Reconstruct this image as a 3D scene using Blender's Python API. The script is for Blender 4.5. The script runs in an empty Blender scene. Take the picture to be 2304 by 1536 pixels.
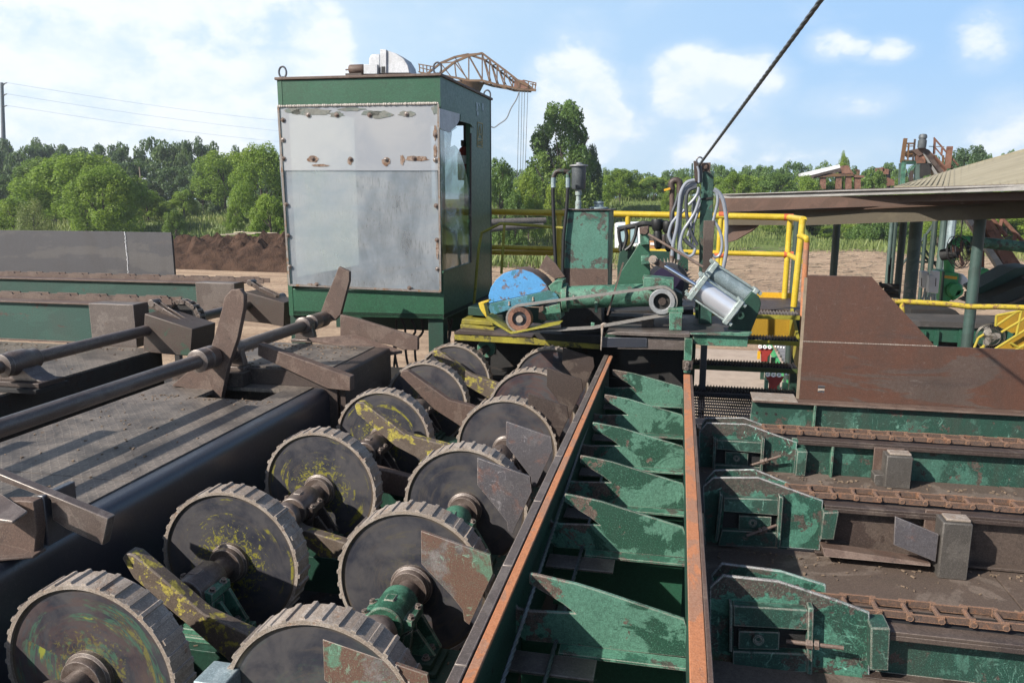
import bpy, math, random
from mathutils import Vector, Matrix, Euler
R = math.radians
random.seed(7)
sc = bpy.context.scene
COL = sc.collection

# ------------------------------------------------------------------ camera
EYE = Vector((0, 0, 4.2))
TILT, YAW, FPX = math.atan(321 / 1728.0), R(12.14), 1728.0
cam = bpy.data.cameras.new('camera'); camo = bpy.data.objects.new('camera', cam); COL.objects.link(camo)
cam.lens = 27.0; cam.sensor_width = 36; cam.clip_start = 0.05; cam.clip_end = 3000
camo.location = EYE; camo.rotation_euler = (R(90) - TILT, 0, YAW)
sc.camera = camo
# ------------------------------------------------------------------ light
LD = Vector((0.60, 0.55, -0.58)).normalized()          # the way sunlight travels
SUN_EL = math.asin(-LD.z)
sun = bpy.data.lights.new('sun', 'SUN'); suno = bpy.data.objects.new('sun', sun); COL.objects.link(suno)
sun.energy = 5.0; sun.angle = R(0.5); sun.color = (1.0, 0.95, 0.87)
suno.rotation_euler = LD.to_track_quat('-Z', 'Y').to_euler()
suno.location = (-20, -20, 30)
sc.view_settings.view_transform = 'Standard'; sc.view_settings.look = 'None'
sc.view_settings.exposure = 0.86; sc.view_settings.gamma = 1.0
sc.cycles.max_bounces = 7; sc.cycles.transparent_max_bounces = 16
sc.cycles.use_denoising = True

class NT:
    """small helper round a node tree"""
    def __init__(s, tree): s.t = tree; s.L = tree.links
    def n(s, kind, **kw):
        nd = s.t.nodes.new(kind)
        for k, v in kw.items():
            if k == 'ins':
                for a, b in v.items():
                    sock = nd.inputs[a]
                    if hasattr(b, 'is_linked') or isinstance(b, bpy.types.NodeSocket): s.L.new(b, sock)
                    else: sock.default_value = b
            else: setattr(nd, k, v)
        return nd
    def math(s, op, a, b=None, c=None, clamp=False):
        nd = s.t.nodes.new('ShaderNodeMath'); nd.operation = op; nd.use_clamp = clamp
        for i, v in enumerate((a, b, c)):
            if v is None: continue
            if isinstance(v, bpy.types.NodeSocket): s.L.new(v, nd.inputs[i])
            else: nd.inputs[i].default_value = v
        return nd.outputs[0]
    def mix(s, fac, a, b, blend='MIX'):
        nd = s.t.nodes.new('ShaderNodeMix'); nd.data_type = 'RGBA'; nd.blend_type = blend
        for i, v in ((0, fac), (6, a), (7, b)):
            if isinstance(v, bpy.types.NodeSocket): s.L.new(v, nd.inputs[i])
            elif i == 0: nd.inputs[0].default_value = v
            else: nd.inputs[i].default_value = (*v, 1) if len(v) == 3 else v
        return nd.outputs[2]
    def step(s, v, lo, hi):
        nd = s.t.nodes.new('ShaderNodeMapRange'); nd.interpolation_type = 'SMOOTHSTEP'
        s.L.new(v, nd.inputs[0]); nd.inputs[1].default_value = lo; nd.inputs[2].default_value = hi
        return nd.outputs[0]
    def noise(s, vec, scale, detail=4, rough=.6, dist=0):
        nd = s.t.nodes.new('ShaderNodeTexNoise'); s.L.new(vec, nd.inputs['Vector'])
        nd.inputs['Scale'].default_value = scale; nd.inputs['Detail'].default_value = detail
        nd.inputs['Roughness'].default_value = rough; nd.inputs['Distortion'].default_value = dist
        return nd.outputs[0]
    def mapv(s, vec, scale=(1, 1, 1), loc=(0, 0, 0), rot=(0, 0, 0)):
        nd = s.t.nodes.new('ShaderNodeMapping'); s.L.new(vec, nd.inputs[0])
        nd.inputs['Scale'].default_value = scale; nd.inputs['Location'].default_value = loc; nd.inputs['Rotation'].default_value = rot
        return nd.outputs[0]

# ------------------------------------------------------------------ world: sky texture and fair-weather clouds
world = bpy.data.worlds.new('World'); sc.world = world; world.use_nodes = True
wt = NT(world.node_tree)
for nd in list(world.node_tree.nodes): world.node_tree.nodes.remove(nd)
sky = wt.n('ShaderNodeTexSky', sky_type='NISHITA', sun_disc=False, sun_elevation=SUN_EL,
           sun_rotation=math.atan2(-LD.x, -LD.y), altitude=50, air_density=1.0, dust_density=1.6, ozone_density=1.2)
tc = wt.n('ShaderNodeTexCoord')
sep = wt.n('ShaderNodeSeparateXYZ', ins={0: tc.outputs['Generated']})
az = wt.math('ARCTAN2', sep.outputs[0], sep.outputs[1])          # radians right of +Y
el = wt.math('ARCSINE', sep.outputs[2])
uv = wt.n('ShaderNodeCombineXYZ', ins={0: az, 1: el, 2: 0.37}).outputs[0]
n1 = wt.noise(wt.mapv(uv, (1.0, 1.7, 1)), 5.5, 9, .62, .25)
n2 = wt.noise(wt.mapv(uv, (1.0, 1.6, 1), (3.1, 1.7, 0)), 14.0, 7, .6, .2)
nn = wt.math('ADD', wt.math('MULTIPLY', n1, .55), wt.math('MULTIPLY', n2, .45))
def blob(cur, a, e, ra, re_, w):
    da = wt.math('DIVIDE', wt.math('SUBTRACT', az, R(a)), R(ra))
    de = wt.math('DIVIDE', wt.math('SUBTRACT', el, R(e)), R(re_))
    d2 = wt.math('ADD', wt.math('MULTIPLY', da, da), wt.math('MULTIPLY', de, de))
    g = wt.math('MULTIPLY', wt.math('SUBTRACT', 1.0, d2, clamp=True), w)
    return g if cur is None else wt.math('ADD', cur, g)
cov = None
CLOUDS = [(-38,9,24,12,.36),(-27,5,9,5,.20),(-34,16,12,5,.26),(-47,4,14,7,.22),(-25.5,10,3,3.5,.2),(-7.5,7.5,4.5,6,.46),(-10,4.5,9,3,.30),(0,8.3,4.2,3.0,.48),(4.5,7.8,3.5,2.6,.42),(1.0,5,6,2.4,.30),
          (9.5,9.8,2.4,1.4,.36),(12.8,9.4,2.8,1.2,.32),(18,9.6,3.0,2.6,.42),(11,6.2,4.5,1.5,.28),(-3,2.5,14,2.2,.20),(10,3,12,2.0,.18),(20,4,6,3,.24)]
for c in CLOUDS: cov = blob(cov, *c)
dens = wt.step(wt.math('ADD', nn, cov), .685, .88)
soft = wt.step(wt.math('ADD', n1, wt.math('MULTIPLY', cov, 1.0)), .48, 1.0)
mask = wt.math('MAXIMUM', wt.math('MULTIPLY', dens, .82), wt.math('MULTIPLY', soft, .5))
# the air nearer the sun side and the horizon is milkier
milk = wt.math('MULTIPLY', wt.step(wt.math('MULTIPLY', az, -1.0), R(-5), R(60)), .42)
milk = wt.math('MULTIPLY', milk, wt.math('SUBTRACT', 1.0, wt.step(el, R(14), R(38))))
hz = wt.math('MULTIPLY', wt.step(wt.math('MULTIPLY', el, -1.0), R(-14), R(0)), .25)
skyc = wt.mix(1.0, sky.outputs[0], (.076, .078, .082), 'MULTIPLY')
lowc = wt.mix(wt.step(wt.math('MULTIPLY', az, -1.0), R(-20), R(40)), (.228, .375, .575), (.385, .50, .59))
lowc = wt.mix(wt.math('MULTIPLY', wt.step(wt.math('MULTIPLY', el, -1.0), R(-11), R(1)), .55), lowc, (.40, .50, .58))
skyc = wt.mix(wt.math('MULTIPLY', wt.math('SUBTRACT', 1.0, wt.step(el, R(12), R(36))), .85), skyc, lowc)
shade = wt.step(wt.math('ADD', n2, wt.math('MULTIPLY', el, .4)), .38, .66)
cc = wt.mix(shade, (.50, .58, .66), (.66, .68, .70))
mask = wt.math('MULTIPLY', mask, wt.math('SUBTRACT', 1.0, wt.math('MULTIPLY', wt.step(el, R(20), R(45)), .75)))
cc = wt.mix(1.0, cc, (.90, .90, .90), 'MULTIPLY'); col = wt.mix(mask, skyc, cc)
bg = wt.n('ShaderNodeBackground', ins={0: col, 1: 1.0})
wo = wt.n('ShaderNodeOutputWorld', ins={0: bg.outputs[0]})
world.cycles.sampling_method = 'MANUAL'; world.cycles.sample_map_resolution = 256

# ------------------------------------------------------------------ points on known planes seen from the survey camera
_fw = Vector((-math.sin(YAW) * math.cos(TILT), math.cos(YAW) * math.cos(TILT), -math.sin(TILT)))
_rt = Vector((math.cos(YAW), math.sin(YAW), 0)); _up = _rt.cross(_fw)
def P(x, y, X=None, Y=None, Z=None):
    d = _fw + _rt * ((x - 1152) / FPX) - _up * ((y - 768) / FPX)
    if X is not None: t = (X - EYE.x) / d.x
    elif Y is not None: t = (Y - EYE.y) / d.y
    else: t = (Z - EYE.z) / d.z
    return EYE + d * t
def PY(Y, pts): return [P(x, y, Y=Y) for x, y in pts]
def PZ(Z, pts): return [P(x, y, Z=Z) for x, y in pts]
def PX(X, pts): return [P(x, y, X=X) for x, y in pts]

# ------------------------------------------------------------------ mesh building
class MB:
    def __init__(s): s.v = []; s.f = []; s.mi = []; s.m = 0
    def add(s, vs, fs):
        b = len(s.v); s.v += [tuple(v) for v in vs]; s.f += [tuple(i + b for i in f) for f in fs]; s.mi += [s.m] * len(fs); return s
    def prism(s, pts, off):
        """closed polygon swept along a vector"""
        pts = [Vector(p) for p in pts]; off = Vector(off); n = len(pts)
        nr = Vector((0, 0, 0))
        for i in range(n): nr += (pts[i] - pts[0]).cross(pts[(i + 1) % n] - pts[0])
        if nr.dot(off) > 0: pts.reverse()
        s.add(pts + [p + off for p in pts], [tuple(range(n)), tuple(range(2 * n - 1, n - 1, -1))] + [(i, i + n, (i + 1) % n + n, (i + 1) % n) for i in range(n)])
        return s
    def box(s, x0, x1, y0, y1, z0, z1):
        x0, x1 = sorted((x0, x1)); y0, y1 = sorted((y0, y1)); z0, z1 = sorted((z0, z1))
        vs = [(x0,y0,z0),(x1,y0,z0),(x1,y1,z0),(x0,y1,z0),(x0,y0,z1),(x1,y0,z1),(x1,y1,z1),(x0,y1,z1)]
        return s.add(vs, [(3,2,1,0),(4,5,6,7),(0,1,5,4),(1,2,6,5),(2,3,7,6),(3,0,4,7)])
    def bar(s, p0, p1, w, h, up=(0, 0, 1)):
        """square bar from p0 to p1, w sideways, h along up"""
        p0 = Vector(p0); p1 = Vector(p1); d = (p1 - p0).normalized(); sd = d.cross(Vector(up))
        if sd.length < 1e-4: sd = d.cross(Vector((0, 1, 0)))
        sd.normalize(); u = sd.cross(d).normalized()
        a = [p0 + sd * (i * w / 2) + u * (j * h / 2) for i, j in ((-1,-1),(1,-1),(1,1),(-1,1))]
        b = [q + (p1 - p0) for q in a]
        return s.add(a + b, [(3,2,1,0),(4,5,6,7),(0,1,5,4),(1,2,6,5),(2,3,7,6),(3,0,4,7)])
    def tube(s, p0, p1, r0, r1=None, n=16, caps=True):
        r1 = r0 if r1 is None else r1
        p0 = Vector(p0); p1 = Vector(p1); d = (p1 - p0).normalized()
        a = d.orthogonal().normalized(); b = d.cross(a)
        vs = []
        for p, r in ((p0, r0), (p1, r1)):
            vs += [p + (a * math.cos(2*math.pi*i/n) + b * math.sin(2*math.pi*i/n)) * r for i in range(n)]
        fs = [(i, (i+1) % n, (i+1) % n + n, i + n) for i in range(n)]
        if caps: fs += [tuple(range(n-1, -1, -1)), tuple(range(n, 2*n))]
        return s.add(vs, fs)
    def lathe(s, c, axis, prof, n=32, a0=0, a1=360, closed=False):
        """profile [(radius, distance along axis)] turned round the axis"""
        c = Vector(c); d = Vector(axis).normalized(); a = d.orthogonal().normalized()
        if abs(d.y) > .9: a = Vector((1, 0, 0))
        b = d.cross(a); full = abs(a1 - a0) >= 360; m = n if full else n + 1
        vs = []
        for i in range(m):
            t = R(a0 + (a1 - a0) * i / n); u = a * math.cos(t) + b * math.sin(t)
            vs += [c + u * r + d * h for r, h in prof]
        k = len(prof); fs = []
        for i in range(n):
            j = (i + 1) % m
            for q in range(k - 1 + (1 if closed else 0)):
                q2 = (q + 1) % k
                fs.append((i*k+q, j*k+q, j*k+q2, i*k+q2))
        if not closed and full:
            if prof[0][0] > 1e-6: fs.append(tuple(i*k for i in range(m))[::-1])
            if prof[-1][0] > 1e-6: fs.append(tuple(i*k+k-1 for i in range(m)))
        return s.add(vs, fs)
    def path(s, pts, r, n=8, smooth=4, caps=True, r1=None):
        pts = [Vector(p) for p in pts]
        if smooth > 1 and len(pts) > 2:
            q = []
            for i in range(len(pts) - 1):
                p0 = pts[max(i-1, 0)]; p1 = pts[i]; p2 = pts[i+1]; p3 = pts[min(i+2, len(pts)-1)]
                for k in range(smooth):
                    t = k / smooth
                    q.append(.5*((2*p1)+(-p0+p2)*t+(2*p0-5*p1+4*p2-p3)*t*t+(-p0+3*p1-3*p2+p3)*t*t*t))
            q.append(pts[-1]); pts = q
        vs = []; m = len(pts); a = None
        for i, p in enumerate(pts):
            d = (pts[min(i+1, m-1)] - pts[max(i-1, 0)]).normalized()
            a = (d.orthogonal() if a is None else a - d * a.dot(d)).normalized(); b = d.cross(a)
            rr = r if r1 is None else r + (r1 - r) * i / (m - 1)
            vs += [p + (a*math.cos(2*math.pi*k/n) + b*math.sin(2*math.pi*k/n)) * rr for k in range(n)]
        fs = [(i*n+k, i*n+(k+1) % n, (i+1)*n+(k+1) % n, (i+1)*n+k) for i in range(m-1) for k in range(n)]
        if caps: fs += [tuple(range(n-1, -1, -1)), tuple(range((m-1)*n, m*n))]
        return s.add(vs, fs)
    def ball(s, c, r, n=12, m=8, sc_=(1, 1, 1)):
        c = Vector(c)
        vs = [c + Vector((0,0,-r*sc_[2]))]
        for j in range(1, m):
            ph = -math.pi/2 + math.pi*j/m
            vs += [c + Vector((math.cos(2*math.pi*i/n)*math.cos(ph)*r*sc_[0], math.sin(2*math.pi*i/n)*math.cos(ph)*r*sc_[1], math.sin(ph)*r*sc_[2])) for i in range(n)]
        vs.append(c + Vector((0,0,r*sc_[2])))
        fs = [(0, 1+(i+1) % n, 1+i) for i in range(n)]
        for j in range(m-2): fs += [(1+j*n+i, 1+j*n+(i+1) % n, 1+(j+1)*n+(i+1) % n, 1+(j+1)*n+i) for i in range(n)]
        t = len(vs)-1; b = 1+(m-2)*n; fs += [(b+i, b+(i+1) % n, t) for i in range(n)]
        return s.add(vs, fs)
    def hexbolt(s, c, axis, r=.012, h=.01):
        c = Vector(c); d = Vector(axis).normalized()
        s.tube(c, c + d*h*.25, r*1.35, n=12); return s.tube(c + d*h*.25, c + d*h*1.2, r, n=6)
    def build(s, name, mat, parent=None, bevel=0, smooth=35, **tags):
        me = bpy.data.meshes.new(name)
        org = Vector((0, 0, 0))
        if parent is not None: org = WORLDLOC.get(parent.name, Vector((0, 0, 0)))
        elif s.v:
            xs = [v[0] for v in s.v]; ys = [v[1] for v in s.v]; zs = [v[2] for v in s.v]
            org = Vector(((min(xs)+max(xs))/2, (min(ys)+max(ys))/2, min(zs)))
        me.from_pydata([(v[0]-org.x, v[1]-org.y, v[2]-org.z) for v in s.v], [], s.f)
        mats = mat if isinstance(mat, (list, tuple)) else [mat]
        for m_ in mats: me.materials.append(m_)
        if len(mats) > 1: me.polygons.foreach_set('material_index', s.mi)
        me.update()
        if smooth:
            me.shade_smooth(); me.set_sharp_from_angle(angle=R(smooth))
        o = bpy.data.objects.new(name, me); COL.objects.link(o)
        if parent is not None: o.parent = parent; WORLDLOC[o.name] = org
        else: o.location = org; WORLDLOC[o.name] = org
        if bevel:
            b = o.modifiers.new('edge', 'BEVEL'); b.width = bevel; b.segments = 2; b.limit_method = 'ANGLE'; b.angle_limit = R(40); b.use_clamp_overlap = True
        for k, v in tags.items(): o[k] = v
        return o
WORLDLOC = {}
def thing(name, label, cat, loc=(0, 0, 0), group=None):
    o = bpy.data.objects.new(name, None); COL.objects.link(o); o.location = loc; WORLDLOC[o.name] = Vector(loc)
    o.empty_display_size = .1
    o['label'] = label; o['category'] = cat
    if group: o['group'] = group
    return o
def tag(o, label, cat, group=None, kind=None):
    o['label'] = label; o['category'] = cat
    if group: o['group'] = group
    if kind: o['kind'] = kind
    return o
KIDS = {}
def copy_tree(o, loc=None, label=None, parent=None):
    c = o.copy(); COL.objects.link(c)
    if parent is not None: c.parent = parent
    if loc is not None: c.location = loc
    if label: c['label'] = label
    for ch in [x for x in bpy.data.objects if x.parent is o]: copy_tree(ch, parent=c)
    return c

# ------------------------------------------------------------------ materials
KA = .80                                   # the photograph is exposed bright: paint and steel are darker than they look
def newmat(name):
    m = bpy.data.materials.new(name); m.use_nodes = True
    for nd in list(m.node_tree.nodes): m.node_tree.nodes.remove(nd)
    t = NT(m.node_tree)
    b = t.n('ShaderNodeBsdfPrincipled'); o = t.n('ShaderNodeOutputMaterial', ins={0: b.outputs[0]})
    return m, t, b, o
def worn(name, base, faded=None, rust=(.10, .055, .038), chip=.45, fade=.5, scale=9, rough=.55, metal=0, rustmetal=0,
         bump=.25, tip=None, dirt=.35, stretch=(1, 1, 1), fine=70, edge=0, edgecol=(.52, .44, .38), chipsoft=.02, spec=.5, scratch=0, grime=(.05,.04,.032)):
    """painted or bare steel: base coat, faded coat, chips down to rust, dirt, scratches, worn edges lightened to read as highlights. chip/fade: 0 none .. 1 all"""
    faded = faded or tuple(min(1, c * 1.5 + .02) for c in base)
    base, faded, rust, edgecol, grime = (tuple(c * KA for c in v) for v in (base, faded, rust, edgecol, grime))
    m, t, b, o = newmat(name)
    g = t.n('ShaderNodeNewGeometry'); pos = t.mapv(g.outputs['Position'], stretch)
    nf = t.noise(pos, scale * .45, 6, .65, .6)
    col = t.mix(t.step(nf, .74 - fade * .45, .77 - fade * .45), base, faded)
    nl = t.noise(pos, scale * 1.7, 3, .6)
    col = t.mix(t.math('MULTIPLY', nl, .5), col, tuple(c * .62 for c in base))
    nc = t.noise(t.mapv(pos, (1, 1, 1), (4.3, 1.9, 7.7)), scale, 8, .68, .3)
    if tip:
        ax = tip[3] if len(tip) > 3 else 0; sx = t.n('ShaderNodeSeparateXYZ', ins={0: g.outputs['Position']}).outputs[ax]
        nc = t.math('ADD', nc, t.math('MULTIPLY', t.step(t.math('MULTIPLY', sx, -1.0 if ax == 0 else 1.0), tip[0], tip[1]), tip[2]))
    c0 = .78 - chip * .5
    chipm = t.step(nc, c0, c0 + chipsoft)
    nr = t.noise(pos, scale * 4, 6, .7)
    rc = t.mix(t.step(nr, .3, .7), tuple(c * .55 for c in rust), tuple(min(1, c * 1.5) for c in rust))
    col = t.mix(chipm, col, rc)
    if scratch:
        wob = t.n('ShaderNodeVectorMath', operation='ADD', ins={0: pos, 1: t.mapv(t.n('ShaderNodeTexNoise', ins={'Vector': pos, 'Scale': 5.0}).outputs[1], (.22, .22, .22))}).outputs[0]
        w1 = t.noise(t.mapv(wob, (60, 60, 7), (0, 0, 0), (R(20), R(65), R(10))), 1, 5, .7)
        w2 = t.noise(t.mapv(wob, (9, 80, 80), (0, 0, 0), (R(50), R(-25), R(38))), 1, 5, .7)
        sm = t.math('MULTIPLY', t.math('MAXIMUM', t.step(w1, .60, .66), t.step(w2, .61, .67)), t.math('MULTIPLY', t.step(t.noise(pos, 2.6, 4, .6), .42, .62), scratch))
        col = t.mix(sm, col, tuple(min(1, c * 1.8 + .08) for c in faded))
    nd = t.noise(t.mapv(g.outputs['Position'], (1, 1, .35), (9, 3, 1)), scale * .8, 7, .7, .4)
    col = t.mix(t.math('MULTIPLY', t.step(nd, .42, .75), dirt), col, grime)
    nfi = t.noise(g.outputs['Position'], fine, 4, .6)
    col = t.mix(t.math('MULTIPLY', t.step(nfi, .35, .68), .38), col, tuple(c * .5 for c in base))
    npit = t.noise(g.outputs['Position'], fine * 2.6, 3, .7)
    col = t.mix(t.math('MULTIPLY', t.step(npit, .54, .62), .45), col, tuple(c * .38 for c in base))
    col = t.mix(t.math('MULTIPLY', t.step(t.math('SUBTRACT', 1.0, npit), .56, .64), .35), col, tuple(min(1, c * 1.5 + .015) for c in faded))
    if edge:
        bv = t.n('ShaderNodeBevel', samples=3, ins={0: edge})
        dt = t.n('ShaderNodeVectorMath', operation='DOT_PRODUCT', ins={0: bv.outputs[0], 1: g.outputs['Normal']})
        em = t.math('SUBTRACT', 1.0, dt.outputs['Value'])
        em = t.math('MULTIPLY', t.step(em, .01, .10), t.step(nr, .28, .52))
        col = t.mix(em, col, edgecol)  # edge tint: bare worn metal plus painted edge highlights
    t.L.new(col, b.inputs['Base Color'])
    rr = t.math('ADD', rough - .1, t.math('MULTIPLY', nfi, .3))
    rr = t.math('ADD', rr, t.math('MULTIPLY', chipm, .18), clamp=True)
    t.L.new(rr, b.inputs['Roughness'])
    if metal or rustmetal:
        t.L.new(t.math('ADD', metal, t.math('MULTIPLY', chipm, rustmetal - metal)), b.inputs['Metallic'])
    b.inputs['Specular IOR Level'].default_value = spec
    h = t.math('ADD', t.math('SUBTRACT', t.math('MULTIPLY', chipm, -.6), t.math('MULTIPLY', t.step(npit, .5, .62), .3)), t.math('ADD', t.math('MULTIPLY', nfi, .25), t.math('MULTIPLY', nr, .45)))
    bp = t.n('ShaderNodeBump', ins={'Strength': bump, 'Distance': .006, 'Height': h})
    t.L.new(bp.outputs[0], b.inputs['Normal'])
    return m
def plain(name, colr, rough=.5, metal=0, var=.25, scale=20, bump=.1, spec=.5):
    colr = tuple(c * (KA if not metal > .8 else 1) for c in colr)
    m, t, b, o = newmat(name)
    g = t.n('ShaderNodeNewGeometry'); n_ = t.noise(g.outputs['Position'], scale, 6, .65)
    t.L.new(t.mix(t.math('MULTIPLY', t.step(n_, .3, .7), var * 2), colr, tuple(c * .45 for c in colr)), b.inputs['Base Color'])
    t.L.new(t.math('ADD', rough - .1, t.math('MULTIPLY', n_, .2)), b.inputs['Roughness'])
    b.inputs['Metallic'].default_value = metal; b.inputs['Specular IOR Level'].default_value = spec
    bp = t.n('ShaderNodeBump', ins={'Strength': bump, 'Distance': .01, 'Height': n_}); t.L.new(bp.outputs[0], b.inputs['Normal'])
    return m
GRN, GRF, RUST = (.011, .080, .042), (.085, .255, .165), (.12, .065, .048)
M = {}
M['green'] = worn('green_paint_chipped', GRN, GRF, RUST, chip=.34, fade=.62, scale=9, edge=.006, scratch=.25)
M['green_fin'] = worn('green_paint_peeling', (.012, .066, .038), (.115, .27, .19), (.13, .075, .06), chip=.26, fade=.56, scale=7, dirt=.12, edge=.005, bump=.3, tip=(.18, .48, .16))
M['green_dark'] = worn('dark_green_paint', (.008, .05, .03), (.012, .075, .045), (.05, .03, .02), chip=.3, fade=.4, scale=6, rough=.5)
M['green_beam'] = worn('green_beam_paint', (.013, .064, .043), (.065, .18, .132), (.085, .05, .04), chip=.40, fade=.46, scale=9, edge=.007, scratch=.9, bump=.4, dirt=.55)
M['green_left'] = worn('green_beam_old', (.014, .062, .045), (.022, .085, .062), (.085, .045, .035), chip=.40, fade=.5, scale=4, stretch=(.5, 1, 1.3), rough=.6)
M['green_bright'] = worn('bright_green_paint', (.05, .38, .12), (.09, .48, .20), (.1, .07, .04), chip=.2, fade=.4, scale=4, dirt=.2)
M['green_mint'] = worn('pale_green_enamel', (.025, .11, .068), (.11, .28, .19), (.07, .05, .04), chip=.44, fade=.6, scale=11, edge=.004)
M['tank'] = worn('tank_paint_peeling', (.022, .11, .075), (.09, .24, .18), (.075, .055, .05), chip=.46, fade=.7, scale=5, dirt=.25, bump=.3)
M['cab'] = worn('cab_green_enamel', (.026, .105, .052), (.030, .115, .060), (.10, .09, .07), chip=.14, fade=.5, scale=3, rough=.38, dirt=.18, bump=.05, fine=30)
M['rust'] = worn('brown_rusted_steel', (.115, .068, .050), (.17, .115, .088), (.055, .036, .030), chip=.46, fade=.5, scale=8, rough=.6, bump=.35, chipsoft=.15, edge=.006, edgecol=(.2, .15, .12))
M['rustplate'] = worn('brown_plate_steel', (.115, .050, .030), (.105, .080, .066), (.040, .028, .026), chip=.48, fade=.46, scale=3.2, rough=.40, metal=.0, bump=.10, chipsoft=.22, scratch=.3, fine=55, dirt=.5, spec=.6, stretch=(.5, 1, 1.8))
M['beambrown'] = worn('dark_brown_beam_steel', (.068, .046, .038), (.14, .105, .085), (.038, .026, .024), chip=.5, fade=.45, scale=4, rough=.5, metal=.2, bump=.2, chipsoft=.2)
M['orange'] = worn('orange_rusted_rail', (.52, .20, .085), (.34, .19, .125), (.17, .10, .075), chip=.42, fade=.5, scale=12, rough=.75, bump=.4, chipsoft=.12, dirt=.15, stretch=(1, .5, 1))
M['violet'] = worn('mill_scale_steel', (.125, .098, .085), (.18, .148, .13), (.10, .062, .045), chip=.44, fade=.5, scale=8, rough=.40, metal=.1, bump=.15, chipsoft=.15, edge=.005)
M['deflector'] = worn('scuffed_plate_steel', (.125, .115, .125), (.17, .155, .16), (.16, .072, .05), chip=.46, fade=.5, scale=6, rough=.5, metal=.25, scratch=.8, chipsoft=.14, edge=.004, edgecol=(.4, .34, .3))
M['deflector_green'] = worn('scuffed_plate_green', (.16, .085, .06), (.11, .26, .17), (.15, .13, .125), chip=.5, fade=.5, scale=3.4, rough=.55, scratch=.7, chipsoft=.08, edge=.004, edgecol=(.4, .34, .3))
M['navy'] = worn('blue_black_steel', (.022, .026, .040), (.045, .047, .058), (.060, .050, .045), chip=.38, scratch=.35, fade=.45, scale=3, rough=.30, metal=.0, spec=.9, bump=.12, edge=.012, edgecol=(.13, .13, .15), chipsoft=.1)
M['black'] = worn('black_steel_and_shade', (.012, .011, .011), (.02, .018, .017), (.03, .02, .015), chip=.4, fade=.4, scale=5, rough=.7)  # dirty black steel, and panels that stand in for shade
M['shaft'] = worn('shaft_steel', (.13, .094, .078), (.20, .158, .135), (.10, .06, .045), chip=.42, fade=.5, scale=10, rough=.36, metal=.25, rustmetal=.1, spec=.8, edge=.005, bump=.12, chipsoft=.15, stretch=(1.6, .5, 1.6))
M['rim'] = worn('worn_rim_steel', (.40, .32, .255), (.52, .44, .37), (.26, .15, .09), chip=.44, fade=.5, scale=14, rough=.5, metal=.25, bump=.5, chipsoft=.12, edge=.004, edgecol=(.45, .40, .36), dirt=.2)
M['plategrey'] = worn('grey_sheet_steel', (.085, .084, .092), (.125, .118, .115), (.12, .09, .07), chip=.42, fade=.5, scale=1.6, rough=.5, metal=.3, bump=.06, chipsoft=.2, stretch=(.35, 1, 1.2))
M['yellow'] = worn('yellow_paint', (.62, .43, .02), (.70, .52, .05), (.35, .10, .04), chip=.16, fade=.5, scale=6, rough=.4, dirt=.15)
M['yellow_rust'] = worn('yellow_paint_rusting', (.60, .44, .03), (.50, .38, .05), (.20, .09, .05), chip=.46, fade=.5, scale=14, rough=.55, dirt=.2)
M['amber'] = worn('amber_yellow_paint', (.78, .42, .01), (.70, .42, .02), (.2, .09, .04), chip=.15, fade=.4, scale=3, rough=.5, dirt=.2)
M['olive'] = worn('olive_yellow_paint', (.30, .27, .02), (.38, .33, .035), (.10, .07, .03), chip=.30, fade=.5, scale=12, rough=.5, dirt=.4)
M['olive_dark'] = worn('yellow_paint_oily', (.30, .25, .02), (.42, .36, .03), (.02, .018, .012), chip=.46, fade=.4, scale=9, rough=.5, dirt=.6)
M['arm'] = worn('arm_steel_yellow_remains', (.13, .095, .07), (.17, .13, .10), (.42, .35, .05), chip=.50, fade=.5, scale=14, rough=.55, bump=.3, chipsoft=.03, edge=.006, edgecol=(.30, .24, .2))
M['blue'] = worn('blue_paint_peeling', (.09, .34, .68), (.03, .17, .22), (.15, .09, .07), chip=.50, fade=.36, scale=8, rough=.5, dirt=.12, grime=(.02,.09,.06))
M['blue_green'] = worn('blue_green_paint', (.03, .15, .14), (.08, .27, .38), (.12, .08, .06), chip=.34, fade=.5, scale=12, rough=.5)
M['silver'] = plain('polished_aluminium', (.86, .87, .92), .34, .55, .06, 6, .02)
M['alu'] = worn('painted_aluminium', (.30, .38, .40), (.42, .50, .52), (.25, .25, .24), chip=.3, fade=.5, scale=14, rough=.4, metal=.3, dirt=.25)
M['aluframe'] = worn('aluminium_flange_grey_green', (.33, .40, .38), (.50, .56, .54), (.16, .12, .09), chip=.34, fade=.5, scale=20, rough=.45, metal=.2)
M['chrome'] = plain('chromed_rod', (.78, .80, .85), .12, 1, .03, 6, .0)
M['rubber'] = plain('black_rubber', (.012, .012, .013), .5, 0, .3, 20, .1)
M['greyhose'] = plain('grey_conduit_hose', (.25, .27, .31), .38, 0, .15, 20, .05)
M['darkhose'] = plain('dark_grey_hose', (.06, .065, .075), .4, 0, .2, 20, .05)
M['belt'] = plain('worn_grey_belt', (.24, .22, .20), .6, 0, .3, 40, .2)
M['pulley'] = worn('galvanised_pulley', (.36, .37, .38), (.45, .45, .45), (.2, .17, .15), chip=.3, scale=20, rough=.45, metal=.4)
M['white'] = plain('white_enamel', (.78, .78, .80), .4, 0, .05, 8, .03)
M['offwhite'] = worn('weathered_white_metal', (.55, .56, .58), (.66, .67, .70), (.25, .22, .19), chip=.2, scale=8, rough=.45, metal=.1, dirt=.2)
M['red'] = plain('red_paint', (.30, .03, .025), .45, 0, .25, 12, .05)
M['wire'] = plain('wire_rope_steel', (.16, .165, .17), .4, .6, .3, 60, .3)
M['grate'] = plain('galvanised_grating', (.20, .17, .16), .45, .5, .3, 30, .2)
M['grate_dark'] = plain('dark_grating', (.035, .035, .045), .5, .4, .3, 30, .2)
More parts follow.
